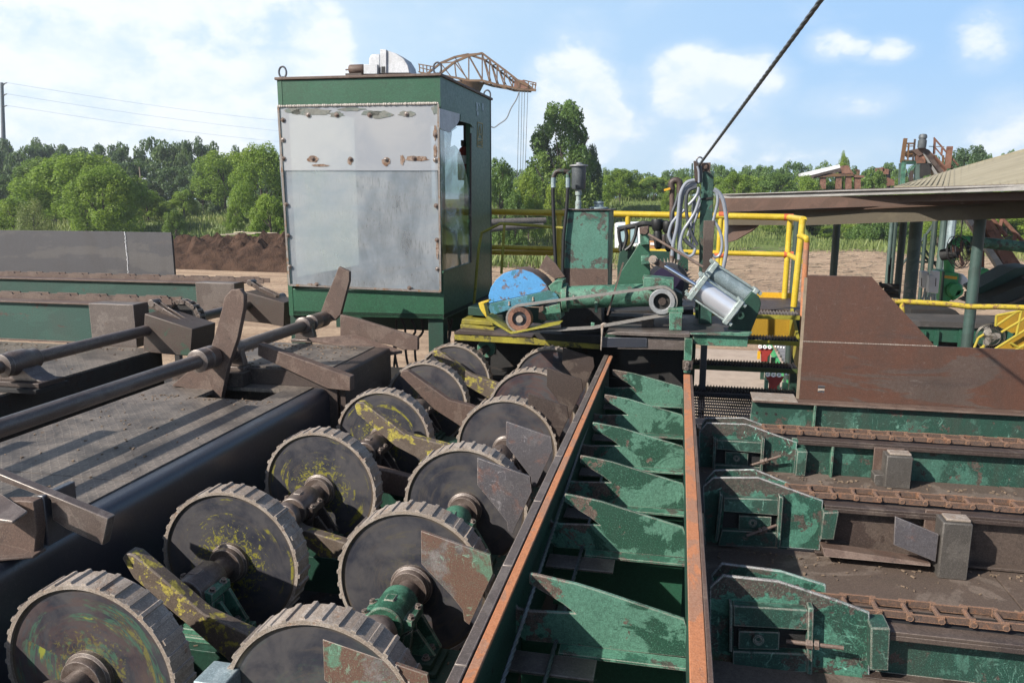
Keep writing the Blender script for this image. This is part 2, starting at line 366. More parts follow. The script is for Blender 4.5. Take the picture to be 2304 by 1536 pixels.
M['redrust'] = worn('red_rusted_steel', (.20, .085, .05), (.28, .14, .09), (.10, .05, .035), chip=.45, scale=5, rough=.7)
M['crane'] = worn('crane_yellow_rust', (.17, .085, .028), (.12, .06, .03), (.10, .055, .035), chip=.5, scale=1.5, rough=.6)
M['column'] = worn('column_green_grey_paint', (.06, .10, .085), (.10, .15, .13), (.16, .15, .15), chip=.36, scale=3, rough=.5, dirt=.2)
M['column_dark'] = worn('column_dark_green_paint', (.025, .05, .04), (.035, .065, .05), (.05, .035, .03), chip=.3, scale=4, rough=.5)
M['soffit'] = worn('brown_rusted_roof_steel', (.10, .056, .038), (.14, .078, .055), (.05, .028, .02), chip=.4, scale=1.5, rough=.7, chipsoft=.2)
M['rafter'] = worn('olive_brown_rafter', (.085, .068, .042), (.11, .09, .055), (.05, .03, .02), chip=.3, scale=1.2, rough=.7, chipsoft=.2)
M['fascia'] = worn('grey_roof_sheet', (.42, .40, .38), (.50, .48, .45), (.16, .13, .11), chip=.3, scale=2, rough=.55, metal=.2, chipsoft=.1)
M['wood'] = plain('weathered_timber', (.30, .23, .16), .8, 0, .35, 9, .4)
M['log'] = plain('grey_log_bark', (.12, .105, .095), .9, 0, .5, 6, .8)
M['concrete'] = plain('concrete_slab', (.42, .33, .26), .85, 0, .2, 3, .1)
M['glasscar'] = plain('car_window_glass', (.30, .42, .45), .1, 0, .1, 3, 0)
M['goldpaint'] = plain('gold_lettering', (.36, .26, .05), .5, 0, .1, 8, 0)
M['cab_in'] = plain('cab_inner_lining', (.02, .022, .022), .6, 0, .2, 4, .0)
M['trim'] = worn('window_trim_strip', (.22, .19, .17), (.30, .27, .24), (.25, .13, .06), chip=.42, scale=14, rough=.6)
M['sealant'] = plain('dry_sealant', (.52, .47, .42), .8, 0, .1, 40, .3)
M['flake'] = worn('old_glue_flakes', (.24, .24, .21), (.16, .20, .18), (.12, .10, .08), chip=.3, scale=14, rough=.8)
M['rustspot'] = worn('rust_blot', (.30, .20, .14), (.40, .32, .27), (.16, .08, .045), chip=.5, scale=22, rough=.9)
M['tabletop'] = worn('worn_table_steel', (.06, .05, .045), (.10, .085, .075), (.03, .05, .04), chip=.4, scale=7, rough=.55, metal=.3)
M['green_af'] = worn('smooth_green_paint', (.022, .10, .055), (.028, .115, .065), (.10, .18, .12), chip=.22, fade=.3, scale=12, rough=.45, dirt=.1, bump=.1)
M['mastgreen'] = worn('mast_green_paint', (.012, .055, .04), (.045, .14, .10), (.07, .05, .04), chip=.36, fade=.45, scale=8, rough=.5)
M['purple'] = plain('oily_purple_steel', (.04, .03, .07), .4, .3, .3, 8, .05)
M['canister'] = worn('grey_can_paint', (.085, .10, .11), (.11, .125, .135), (.06,.05,.05), chip=.2, scale=12, rough=.5)
M['pipe_gr'] = worn('pipe_green_brown', (.05, .03, .025), (.03, .12, .08), (.10, .05, .04), chip=.4, fade=.5, scale=14, rough=.5)
M['redjoint'] = plain('red_primer_joint', (.55, .12, .04), .6, 0, .2, 12, .05)
M['amber_dark'] = worn('amber_panel', (.42, .24, .01), (.36, .21, .015), (.08, .05, .02), chip=.3, scale=3, rough=.5)
M['olive_t'] = plain('olive_green_edge', (.05, .075, .02), .5, 0, .2, 12, .05)
M['cagewire'] = plain('fan_cage_wire', (.16, .14, .11), .4, .4, .1, 10, 0)
M['fanblade'] = plain('dusty_white_blade', (.42, .38, .34), .7, 0, .2, 12, .05)
M['beltrib'] = worn('dusty_belt', (.055, .05, .048), (.09, .08, .075), (.04,.04,.04), chip=.2, scale=5, rough=.7)
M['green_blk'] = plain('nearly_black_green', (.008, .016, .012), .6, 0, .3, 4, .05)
M['green_dark2'] = worn('green_conveyor_frame', (.015, .085, .05), (.03, .12, .08), (.04, .03, .02), chip=.25, scale=4, rough=.5)
M['olive_y'] = plain('thin_yellow_rail', (.42, .33, .03), .5, 0, .2, 8, 0)
M['galv'] = worn('galvanised_truss', (.30, .29, .27), (.40, .39, .37), (.20, .13, .10), chip=.35, scale=2, rough=.6)
M['column_rg'] = worn('column_brown_green', (.035, .065, .055), (.05, .10, .085), (.07, .055, .04), chip=.45, scale=1.2, rough=.5, chipsoft=.3)
M['orangebox'] = plain('orange_brown_body', (.42, .20, .07), .5, 0, .1, 2, 0)
M['rollergrey'] = plain('grey_roller_steel', (.22, .22, .24), .4, .3, .1, 6, 0)
M['wood_pale'] = plain('pale_planks', (.52, .42, .32), .8, 0, .2, 5, .2)

M['nose'] = worn('scuffed_nose_plate', (.010, .066, .042), (.085, .26, .18), (.075, .048, .040), chip=.46, fade=.52, scale=9, edge=.009, edgecol=(.80, .78, .78), scratch=1.0, bump=.5, dirt=.35, tip=(2.56, 2.66, .22, 2))
M['rubble'] = plain('bark_crumbs', (.24, .17, .115), .95, 0, .4, 30, .3)
import numpy as np
from mathutils import noise as mnoise
# ------------------------------------------------------------------ special materials
def mat_tread():
    m, t, b, o = newmat('tread_plate_steel')
    g = t.n('ShaderNodeNewGeometry'); pos = g.outputs['Position']
    n1 = t.noise(pos, 3.0, 7, .65, .4); n2 = t.noise(pos, 40, 4, .6)
    n3 = t.noise(t.mapv(pos, (3, .6, 1), (5, 2, 1), (0, 0, R(28))), 5, 4, .6)
    col = t.mix(t.step(n1, .35, .62), (.066, .056, .049), (.165, .138, .115))
    col = t.mix(t.math('MULTIPLY', t.step(n3, .55, .75), .6), col, (.18, .138, .105))
    col = t.mix(t.math('MULTIPLY', t.step(n2, .4, .65), .4), col, (.03, .025, .022))
    # raised lozenges in two directions
    def loz(rot, off):
        v = t.mapv(t.n('ShaderNodeVectorMath', operation='ADD', ins={0: pos, 1: t.mapv(t.n('ShaderNodeTexNoise', ins={'Vector': pos, 'Scale': 6.0}).outputs[1], (.02, .02, .02))}).outputs[0], (1, 1, 1), off, (0, 0, rot))
        s = t.n('ShaderNodeSeparateXYZ', ins={0: v})
        a = t.math('ABSOLUTE', t.math('SUBTRACT', t.math('FRACT', t.math('MULTIPLY', s.outputs[0], 22.0)), .5))
        c = t.math('ABSOLUTE', t.math('SUBTRACT', t.math('FRACT', t.math('MULTIPLY', s.outputs[1], 22.0)), .5))
        d = t.math('ADD', t.math('MULTIPLY', a, 1.3), t.math('MULTIPLY', c, 4.2))
        return t.math('SUBTRACT', 1.0, t.step(d, .35, .60))
    h = t.math('MAXIMUM', loz(R(45), (0, 0, 0)), loz(R(-45), (.0161, .0161, 0)))
    col = t.mix(t.math('MULTIPLY', t.math('MULTIPLY', h, t.step(n1, .25, .6)), .42), col, (.27, .225, .185))
    t.L.new(col, b.inputs['Base Color']); b.inputs['Roughness'].default_value = .52; b.inputs['Metallic'].default_value = .2
    bp = t.n('ShaderNodeBump', ins={'Strength': .35, 'Distance': .004, 'Height': t.math('ADD', h, t.math('MULTIPLY', n2, .4))})
    t.L.new(bp.outputs[0], b.inputs['Normal']); return m
M['tread'] = mat_tread()

def mat_disc():
    """blue-black wheel face with rings of paint rubbed on by turning, different on each wheel"""
    m, t, b, o = newmat('wheel_face_paint_rings')
    tc = t.n('ShaderNodeTexCoord'); oi = t.n('ShaderNodeObjectInfo'); g = t.n('ShaderNodeNewGeometry')
    s = t.n('ShaderNodeSeparateXYZ', ins={0: tc.outputs['Object']})
    x, z = s.outputs[0], s.outputs[2]
    r = t.math('SQRT', t.math('ADD', t.math('MULTIPLY', x, x), t.math('MULTIPLY', z, z)))
    an = t.math('ARCTAN2', z, x); rnd = t.math('MULTIPLY', oi.outputs['Random'], 37.0)
    pol = t.n('ShaderNodeCombineXYZ', ins={0: t.math('MULTIPLY', r, 30.0), 1: t.math('MULTIPLY', an, .9), 2: rnd}).outputs[0]
    ring = t.noise(pol, 1.1, 5, .65, .3)
    pol2 = t.n('ShaderNodeCombineXYZ', ins={0: t.math('MULTIPLY', r, 9.0), 1: t.math('MULTIPLY', an, .7), 2: t.math('ADD', rnd, 5.0)}).outputs[0]
    patch = t.noise(pol2, 1.0, 4, .6)
    pos = t.n('ShaderNodeVectorMath', operation='ADD', ins={0: g.outputs['Position'], 1: (0, 0, 0)}).outputs[0]
    fine = t.noise(pos, 38, 8, .75, .9); mott = t.noise(pos, 5, 5, .65, .4)
    base = t.mix(t.step(mott, .3, .65), (.026, .028, .040), (.082, .076, .078))
    base = t.mix(t.math('MULTIPLY', t.step(ring, .50, .66), .5), base, (.09, .075, .065))
    base = t.mix(t.math('MULTIPLY', t.step(patch, .62, .72), t.math('MULTIPLY', t.step(oi.outputs['Color'] if False else oi.outputs['Random'], .35, .4), .75)), base, (.08, .045, .035))
    # yellow: thick smears in rings and splashes that thin out from the hub; strength comes from the object's colour
    cs = t.n('ShaderNodeSeparateColor', ins={0: oi.outputs['Color']})
    ry = t.math('MULTIPLY', t.step(ring, .56, .60), t.step(patch, .50, .56))
    nearhub = t.math('SUBTRACT', 1.0, t.step(r, .08, .30))
    spl = t.step(t.math('ADD', fine, t.math('MULTIPLY', nearhub, .16)), .655, .675)
    yel = t.math('MULTIPLY', t.math('MAXIMUM', t.math('MULTIPLY', ry, t.step(fine, .42, .5)), spl), cs.outputs[0])
    col = t.mix(yel, base, (.24, .22, .030))
    grn = t.math('MULTIPLY', t.math('MULTIPLY', t.step(ring, .45, .50), t.math('SUBTRACT', 1.0, t.step(ring, .53, .57))), t.math('MULTIPLY', t.step(patch, .48, .52), cs.outputs[1]))
    col = t.mix(grn, col, (.06, .14, .09))
    redd = t.math('MULTIPLY', t.math('MULTIPLY', t.step(patch, .40, .44), t.math('SUBTRACT', 1.0, t.step(patch, .50, .55))), t.math('MULTIPLY', cs.outputs[2], t.step(ring, .35, .5)))
    col = t.mix(t.math('MULTIPLY', redd, .6), col, (.12, .045, .03))
    arc = t.math('MULTIPLY', t.math('SUBTRACT', 1.0, t.step(t.math('ABSOLUTE', t.math('SUBTRACT', t.math('ADD', r, t.math('MULTIPLY', fine, .02)), .235)), .010, .016)), t.step(t.math('ADD', patch, t.math('MULTIPLY', cs.outputs[1], .12)), .62, .66))
    col = t.mix(t.math('MULTIPLY', arc, cs.outputs[1]), col, (.34, .34, .035))
    rimr = t.step(r, .335, .352)
    col = t.mix(t.math('MULTIPLY', rimr, t.step(fine, .35, .5)), col, (.11, .08, .05))
    t.L.new(col, b.inputs['Base Color'])
    t.L.new(t.math('ADD', .34, t.math('MULTIPLY', fine, .3)), b.inputs['Roughness']); b.inputs['Metallic'].default_value = .35
    bp = t.n('ShaderNodeBump', ins={'Strength': .18, 'Distance': .004, 'Height': t.math('ADD', fine, t.math('MULTIPLY', ring, .5))})
    t.L.new(bp.outputs[0], b.inputs['Normal']); return m
M['disc'] = mat_disc()

def mat_plexi():
    m, t, b, o = newmat('hazed_acrylic_sheet')
    g = t.n('ShaderNodeNewGeometry'); pos = g.outputs['Position']
    n1 = t.noise(t.mapv(pos, (2.2, 1, .9), (2.3, 0, .9)), 1.2, 6, .6, .3); n2 = t.noise(t.mapv(pos, (8, 1, 1.2)), 9, 5, .6)
    n3 = t.noise(t.mapv(pos, (1, 1, 3.0), (3, 0, 2)), 2.4, 6, .65, .6)
    n4 = t.noise(pos, 30, 4, .6)
    haze = t.math('ADD', t.math('MULTIPLY', t.step(n1, .28, .68), .36), .30)
    haze = t.math('ADD', haze, t.math('MULTIPLY', t.math('MULTIPLY', t.step(n2, .5, .62), t.step(n3, .48, .62)), -.14))
    haze = t.math('ADD', haze, t.math('MULTIPLY', n4, .10), clamp=True)
    dif = t.n('ShaderNodeBsdfDiffuse', ins={0: t.mix(t.step(n3, .3, .7), (.33, .37, .41), (.44, .45, .46))})
    trl = t.n('ShaderNodeBsdfTranslucent', ins={0: (.55, .60, .64, 1)})
    milk_ = t.n('ShaderNodeMixShader', ins={0: .30, 1: dif.outputs[0], 2: trl.outputs[0]})
    tr = t.n('ShaderNodeBsdfTransparent', ins={0: (.84, .90, .91, 1)})
    mx = t.n('ShaderNodeMixShader', ins={0: haze, 1: tr.outputs[0], 2: milk_.outputs[0]})
    gl = t.n('ShaderNodeBsdfGlossy', ins={0: (.9, .95, 1, 1), 1: .22}); fr = t.n('ShaderNodeFresnel', ins={0: 1.5})
    fin = t.n('ShaderNodeMixShader', ins={0: fr.outputs[0], 1: mx.outputs[0], 2: gl.outputs[0]})
    t.L.new(fin.outputs[0], o.inputs[0]); return m
M['plexi'] = mat_plexi()
def mat_plexi_top():
    m, t, b, o = newmat('milky_acrylic_strip')
    g = t.n('ShaderNodeNewGeometry'); pos = g.outputs['Position']
    n1 = t.noise(pos, 1.7, 5, .6, .4); n2 = t.noise(t.mapv(pos, (1, 1, .7)), 7, 6, .65, .6)
    col = t.mix(t.step(n1, .3, .7), (.33, .345, .38), (.42, .42, .43))
    t.L.new(col, b.inputs['Base Color']); b.inputs['Roughness'].default_value = .3
    b.inputs['Transmission Weight'].default_value = 0
    tr = t.n('ShaderNodeBsdfTransparent', ins={0: (.85, .9, .9, 1)})
    mx = t.n('ShaderNodeMixShader', ins={0: .62, 1: tr.outputs[0], 2: b.outputs[0]}); t.L.new(mx.outputs[0], o.inputs[0]); return m
M['plexi_top'] = mat_plexi_top()
def mat_far():
    m, t, b, o = newmat('sunlit_dusty_acrylic'); g = t.n('ShaderNodeNewGeometry'); n = t.noise(g.outputs['Position'], 3, 5, .6)
    tr = t.n('ShaderNodeBsdfTransparent', ins={0: (.8, .85, .85, 1)}); tl = t.n('ShaderNodeBsdfTranslucent', ins={0: t.mix(n, (.45, .47, .45), (.62, .62, .56))})
    x = t.n('ShaderNodeMixShader', ins={0: .8, 1: tr.outputs[0], 2: tl.outputs[0]}); t.L.new(x.outputs[0], o.inputs[0]); return m
M['plexi_far'] = mat_far()
def mat_clear():
    m, t, b, o = newmat('broken_clear_acrylic')
    g = t.n('ShaderNodeNewGeometry'); n = t.noise(g.outputs['Position'], 2.2, 6, .65, .8)
    gl = t.n('ShaderNodeBsdfGlossy', ins={0: (.8, .88, .9, 1), 1: .08}); tr = t.n('ShaderNodeBsdfTransparent', ins={0: (.72, .78, .78, 1)})
    df = t.n('ShaderNodeBsdfDiffuse', ins={0: (.55, .60, .62, 1)})
    a = t.n('ShaderNodeMixShader', ins={0: t.math('MULTIPLY', t.step(n, .4, .7), .65), 1: tr.outputs[0], 2: df.outputs[0]})
    x = t.n('ShaderNodeMixShader', ins={0: .28, 1: a.outputs[0], 2: gl.outputs[0]}); t.L.new(x.outputs[0], o.inputs[0]); return m
M['clear'] = mat_clear()

def mat_roof(name, c1, c2, ribs=0):
    m, t, b, o = newmat(name)
    g = t.n('ShaderNodeNewGeometry'); pos = g.outputs['Position']
    n1 = t.noise(t.mapv(pos, (.3, 2.5, 1)), 1.2, 6, .65); n2 = t.noise(pos, 6, 5, .6)
    col = t.mix(t.step(n1, .3, .7), c1, c2); col = t.mix(t.math('MULTIPLY', t.step(n2, .5, .75), .5), col, tuple(c*.5 for c in c1))
    t.L.new(col, b.inputs['Base Color']); b.inputs['Roughness'].default_value = .7; return m
M['tanroof'] = mat_roof('tan_weathered_roof_sheet', (.27, .235, .16), (.21, .18, .115))

def mat_ground():
    m, t, b, o = newmat('trampled_dirt_and_bark')
    g = t.n('ShaderNodeNewGeometry'); pos = g.outputs['Position']; s = t.n('ShaderNodeSeparateXYZ', ins={0: pos})
    big = t.noise(t.mapv(pos, (.6, 1, 1)), .12, 6, .6, .3); n1 = t.noise(t.mapv(pos, (.45, 1.3, 1)), .6, 9, .7, .5)
    n2 = t.noise(pos, 7, 8, .72); trk = t.noise(t.mapv(pos, (.12, 1.6, 1), (0, 0, 0), (0, 0, R(12))), .7, 5, .6, .5)
    col = t.mix(t.step(n1, .3, .7), (.26, .18, .122), (.46, .34, .235))
    col = t.mix(t.math('MULTIPLY', t.step(trk, .5, .65), .5), col, (.19, .125, .088))
    col = t.mix(t.math('MULTIPLY', t.step(n2, .48, .66), .55), col, (.13, .08, .055))
    col = t.mix(t.math('MULTIPLY', t.step(n2, .64, .72), .8), col, (.52, .39, .28))
    edge_ = t.math('ADD', s.outputs[1], t.math('MULTIPLY', t.math('SUBTRACT', big, .5), 34.0))
    left = t.math('MULTIPLY', t.step(t.math('MULTIPLY', s.outputs[0], -1.0), -4, 22), 17.0)
    gm = t.step(t.math('ADD', edge_, left), 64, 68)
    gr = t.mix(t.step(n1, .35, .65), (.045, .085, .018), (.13, .17, .05)); gr = t.mix(t.math('MULTIPLY', t.step(n2, .45, .6), .5), gr, (.17, .17, .08))
    t.L.new(t.mix(gm, col, gr), b.inputs['Base Color']); b.inputs['Roughness'].default_value = .95; b.inputs['Specular IOR Level'].default_value = .1
    bp = t.n('ShaderNodeBump', ins={'Strength': .9, 'Distance': .12, 'Height': t.math('ADD', n2, n1)}); t.L.new(bp.outputs[0], b.inputs['Normal'])
    return m
M['ground'] = mat_ground()
def mat_dirt():
    m, t, b, o = newmat('dark_brown_soil')
    g = t.n('ShaderNodeNewGeometry'); pos = g.outputs['Position']; n1 = t.noise(pos, 1.3, 8, .7, .5); n2 = t.noise(pos, 9, 6, .7)
    col = t.mix(t.step(n1, .3, .65), (.030, .018, .013), (.085, .050, .034)); col = t.mix(t.math('MULTIPLY', t.step(n2, .6, .72), .6), col, (.15, .09, .06))
    t.L.new(col, b.inputs['Base Color']); b.inputs['Roughness'].default_value = 1; b.inputs['Specular IOR Level'].default_value = .1
    bp = t.n('ShaderNodeBump', ins={'Strength': 1, 'Distance': .15, 'Height': t.math('ADD', n1, n2)}); t.L.new(bp.outputs[0], b.inputs['Normal']); return m
M['soil'] = mat_dirt()
def mat_leaf(name, c1, c2, trans=.35):
    m, t, b, o = newmat(name)
    g = t.n('ShaderNodeNewGeometry'); rp = g.outputs['Random Per Island']; n = t.noise(g.outputs['Position'], .55, 4, .6)
    n3 = t.noise(g.outputs['Position'], .09, 3, .5)
    f = t.math('ADD', t.math('MULTIPLY', rp, .5), t.math('MULTIPLY', t.step(n, .3, .7), .5))
    col = t.mix(f, c1, c2)
    col = t.mix(t.math('MULTIPLY', t.step(n3, .5, .7), .4), col, tuple(x * y for x, y in zip(c2, (1.35, 1.05, .7))))
    d = t.n('ShaderNodeBsdfPrincipled', ins={0: col}); d.inputs['Roughness'].default_value = .55; d.inputs['Specular IOR Level'].default_value = .3
    tl = t.n('ShaderNodeBsdfTranslucent', ins={0: t.mix(.5, col, (.16, .26, .02))})
    x = t.n('ShaderNodeMixShader', ins={0: trans, 1: d.outputs[0], 2: tl.outputs[0]}); t.L.new(x.outputs[0], o.inputs[0]); return m
M['leaf_dark'] = mat_leaf('dark_leaves', (.034, .066, .030), (.092, .145, .056))
M['leaf_mid'] = mat_leaf('mid_green_leaves', (.052, .105, .024), (.15, .235, .058), .42)
M['leaf_light'] = mat_leaf('light_green_leaves', (.10, .175, .024), (.27, .365, .062), .5)
M['leaf_pale'] = mat_leaf('pale_willow_leaves', (.11, .15, .05), (.22, .26, .10))
M['grass'] = mat_leaf('meadow_grass', (.08, .12, .03), (.22, .25, .085), .3)
M['bark'] = plain('tree_bark', (.09, .07, .055), .9, 0, .4, 6, .6)

# ------------------------------------------------------------------ ground sheet
def gz(x, y):
    """height of the land"""
    a = min(1, max(0, (y - (67 if -8 < x < 12 else 72)) / (30 if -8 < x < 12 else 45))); a = a * a * (3 - 2 * a)
    w = 2.7 if x < -8 else 4.1 if x < 6 else max(2.6, 4.1 - (x - 6) * .2)
    a2 = min(1, max(0, (y - 50) / 34)) if x < -8 else 0; a2 = a2 * a2 * (3 - 2 * a2) * min(1, max(0, (-8 - x) / 10))
    return (max(a, a2) * w) + mnoise.noise(Vector((x * .05, y * .05, 0))) * (.35 if y > 30 else .05)
def ground():
    xs = np.concatenate([np.linspace(-900, -120, 12), np.linspace(-110, 110, 90), np.linspace(120, 900, 12)])
    ys = np.concatenate([np.linspace(-60, 20, 10), np.linspace(22, 130, 80), np.linspace(140, 1500, 14)])
    v = [(x, y, gz(x, y)) for y in ys for x in xs]; n = len(xs)
    f = [(j*n+i, j*n+i+1, (j+1)*n+i+1, (j+1)*n+i) for j in range(len(ys)-1) for i in range(n-1)]
    mb = MB().add(v, f); o = mb.build('ground', M['ground'], smooth=80); o['kind'] = 'structure'
ground()

# ------------------------------------------------------------------ leaves
def leafmesh(rng, blobs, n, size, zs=.52):
    """n small leaf faces on and in a set of ellipsoid clumps"""
    w = np.array([b[3] ** 2 for b in blobs]); w /= w.sum()
    pick = rng.choice(len(blobs), n, p=w); B = np.array(blobs)[pick]
    d = rng.normal(size=(n, 3)); d /= np.linalg.norm(d, axis=1)[:, None]
    rad = np.where(rng.random(n) < .8, rng.uniform(.78, 1.06, n), rng.uniform(.3, .9, n))
    c = B[:, :3] + d * (B[:, 3] * rad)[:, None] * np.stack([np.ones(n), np.ones(n), B[:, 4]], 1)
    nr = d * .9 + rng.normal(size=(n, 3)) * .75 + np.array([0, 0, .35]); nr /= np.linalg.norm(nr, axis=1)[:, None]
    a = np.cross(nr, rng.normal(size=(n, 3))); a /= np.linalg.norm(a, axis=1)[:, None]; b = np.cross(nr, a)
    s = size * rng.uniform(.55, 1.35, n)[:, None]
    a *= s; b *= s * rng.uniform(.45, .8, n)[:, None]
    q = np.array([1, 1, zs]); V = np.stack([c - a * q, c + (-b * .9 + nr * s * .15) * q, c + a * 1.1 * q, c + b * q], 1)
    return V.reshape(-1, 3)
def quads_mesh(name, V, mat):
    n = len(V) // 4; me = bpy.data.meshes.new(name)
    me.vertices.add(len(V)); me.vertices.foreach_set('co', V.astype(np.float32).ravel())
    me.loops.add(n * 4); me.loops.foreach_set('vertex_index', np.arange(n * 4, dtype=np.int32))
    me.polygons.add(n); me.polygons.foreach_set('loop_start', np.arange(0, n * 4, 4, dtype=np.int32))
    me.update(calc_edges=True); me.materials.append(mat); return me
def crown_blobs(rng, kind, k):
    bl = []
    for i in range(k):
        t = rng.random(); a = rng.random() * 6.283
        if kind == 'broad': z = .25 + .72 * t; rr = (1 - (abs(z - .52) / .55) ** 2.2) * .82
        elif kind == 'tall': z = .12 + .85 * t; rr = (1 - z) ** .55 * .72 * (0.55 + .45 * min(1, z * 4)) + .10
        elif kind == 'bush': z = .08 + .80 * t; rr = (1 - z ** 2.2) * .80 + .05
        else: z = .10 + .85 * t; rr = (1 - z ** 1.5) * .7 + .08
        rr = max(rr, .05) * rng.uniform(.35, 1.0) ** .6
        s = rng.uniform(.085, .20) * (1.0 if kind != 'tall' else .85)
        bl.append((rr * math.cos(a), rr * math.sin(a), z, s, .62 if kind != 'wisp' else 1.1))
    return bl
PROTO = {}
def proto(kind, mk, n, size, k, seed):
    rng = np.random.default_rng(seed); V = leafmesh(rng, crown_blobs(rng, kind, k), n, size)
    PROTO[(kind, mk, seed)] = quads_mesh('crown_' + kind, V, M[mk]); return PROTO[(kind, mk, seed)]
def trunkmesh(seed):
    rng = random.Random(seed); mb = MB(); mb.path([(0,0,0),(.02,.01,.25),(-.02,.02,.5),(.02,0,.8)], .045, 7, 3, r1=.012)
    for i in range(7):
        z = rng.uniform(.18, .6); a = rng.random() * 6.28; L = rng.uniform(.35, .6)
        mb.path([(0,0,z),(math.cos(a)*L*.5, math.sin(a)*L*.5, z+.12),(math.cos(a)*L, math.sin(a)*L, z+.3)], .018, 5, 3, r1=.005)
    me = bpy.data.meshes.new('trunk'); me.from_pydata(mb.v, [], mb.f); me.materials.append(M['bark']); return me
TR = [trunkmesh(s) for s in (1, 2, 3)]
PR = {'broad_dark': [proto('broad', 'leaf_dark', 17000, .028, 85, s) for s in (1, 2, 3)],
      'broad_mid': [proto('broad', 'leaf_mid', 18000, .026, 90, s) for s in (4, 5)],
      'broad_light': [proto('broad', 'leaf_light', 24000, .023, 120, s) for s in (6, 7)],
      'tall_mid': [proto('tall', 'leaf_mid', 26000, .023, 130, s) for s in (8,)],
      'tall_light': [proto('tall', 'leaf_light', 18000, .024, 90, s) for s in (14,)],
      'bush_light': [proto('bush', 'leaf_light', 17000, .027, 80, s) for s in (9, 10)],
      'bush_mid': [proto('bush', 'leaf_mid', 16000, .028, 80, s) for s in (11,)],
      'bush_dark': [proto('bush', 'leaf_dark', 14000, .030, 75, s) for s in (12,)],
      'wisp': [proto('wisp', 'leaf_pale', 15000, .018, 60, s) for s in (13,)]}
_ti = [0]
def tree(kind, px, top, wpx, Yd, label, cat='tree', name='leafy_tree', group=None):
    """one tree: centre column px, crown top row, width in photo pixels, at distance Yd"""
    c = P(px, 447, Y=Yd); dist = (c - EYE).length
    x = c.x; z0 = gz(x, Yd) - .1; ztop = P(px, top, Y=Yd).z; w = wpx / 1728 * dist; h = ztop - z0
    i = _ti[0]; _ti[0] += 1
    t = thing(name, label, cat, (x, Yd, z0), group)
    for nm, me in (('crown', PR[kind][i % len(PR[kind])]), ('trunk', TR[i % 3])):
        o = bpy.data.objects.new(nm, me); COL.objects.link(o); o.parent = t
        k = 1.0 if nm == 'crown' else .9
        o.scale = (w * .52 * k, w * .52 * k, h * (1.0 if nm == 'crown' else .95)); o.rotation_euler = (0, 0, i * 2.4)
    return t
G1 = 'trees and bushes at the left edge of the yard'
G2 = 'trees and bushes beyond the yard at the back'
tree('broad_light', 190, 352, 250, 62, 'big round bright green tree in front of the dark wood, left of the cab', group=G1)
tree('broad_light', 232, 385, 165, 56, 'rounded bright green tree overlapping the big round one on its right side', group=G1)
tree('broad_mid', 120, 360, 160, 70, 'green tree rising behind the left shoulder of the big round tree', group=G1)
tree('wisp', 70, 455, 120, 50, 'pale wispy willow-like bush above the grey steel plate', 'bush', 'wispy_bush', G1)
tree('bush_light', 25, 440, 110, 55, 'light green bush beside the base of the tall grey power pole', 'bush', 'leafy_bush', G1)
tree('broad_dark', 0, 400, 90, 70, 'dark tree crown cut by the frame edge behind the tall grey pole', group=G1)
tree('bush_light', 330, 425, 110, 72, 'yellowish green bush between the big round tree and the dark fir-shaped bush', 'bush', 'leafy_bush', G1)
tree('bush_mid', 388, 468, 75, 55, 'small dark round bush in the pale grass above the dirt mound', 'bush', 'leafy_bush', G1)
tree('bush_dark', 455, 378, 100, 80, 'dark pointed bush in a gap between the light green ones, left of the cab', 'bush', 'leafy_bush', G1)
tree('bush_light', 412, 425, 80, 76, 'light green bush just left of the dark pointed bush', 'bush', 'leafy_bush', G1)
tree('broad_light', 505, 345, 150, 80, 'tall light green tree rising behind the dark pointed bush', group=G1)
tree('broad_light', 590, 335, 150, 66, 'light green tree touching the left side of the cab', group=G1)
tree('bush_light', 605, 430, 130, 50, 'dense bright bush at the foot of the cab left side above the dirt mound', 'bush', 'leafy_bush', G1)
tree('bush_light', 528, 455, 60, 66, 'smaller light bush left of the dense bush by the cab', 'bush', 'leafy_bush', G1)
tree('bush_mid', 1125, 345, 110, 62, 'dark green bush touching the right side of the cab', 'bush', 'leafy_bush', G2)
tree('tall_mid', 1262, 236, 235, 80, 'tallest tree, standing alone above the tank and rising far over the tree line', group=G2)
tree('broad_dark', 1318, 330, 90, 84, 'dark lower tree pressed against the right side of the tallest tree', group=G2)
tree('bush_light', 1190, 372, 100, 66, 'light green bush at the foot of the tallest tree, on its left', 'bush', 'leafy_bush', G2)
tree('bush_mid', 1160, 420, 70, 60, 'low green bush just above the grey logs', 'bush', 'leafy_bush', G2)
tree('bush_light', 1255, 400, 110, 70, 'light green bush behind the round filter can', 'bush', 'leafy_bush', G2)
tree('bush_light', 1395, 376, 110, 96, 'light green bush right of the tallest tree, behind the grass slope', 'bush', 'leafy_bush', G2)
tree('bush_mid', 1470, 398, 100, 97, 'green bush behind the brown bent pipe and hoses', 'bush', 'leafy_bush', G2)
tree('bush_light', 1510, 418, 60, 84, 'small light bush just left of the hanging hoses', 'bush', 'leafy_bush', G2)
tree('bush_light', 1660, 385, 110, 88, 'light green bush right of the green mast above the low roof', 'bush', 'leafy_bush', G2)
tree('bush_mid', 1745, 383, 110, 92, 'green bush over the low roof, left of the white covered conveyor', 'bush', 'leafy_bush', G2)
tree('bush_light', 1815, 390, 90, 86, 'light bush under the left end of the white covered conveyor', 'bush', 'leafy_bush', G2)
tree('tall_light', 1893, 348, 46, 100, 'small tree standing up behind the white covered conveyor', group=G2)
tree('bush_mid', 1965, 372, 90, 78, 'bush between the white covered conveyor and the conveyor tower', 'bush', 'leafy_bush', G2)
tree('broad_dark', 2170, 335, 110, 95, 'dark tree seen between the conveyor tower and the tan roof', group=G2)
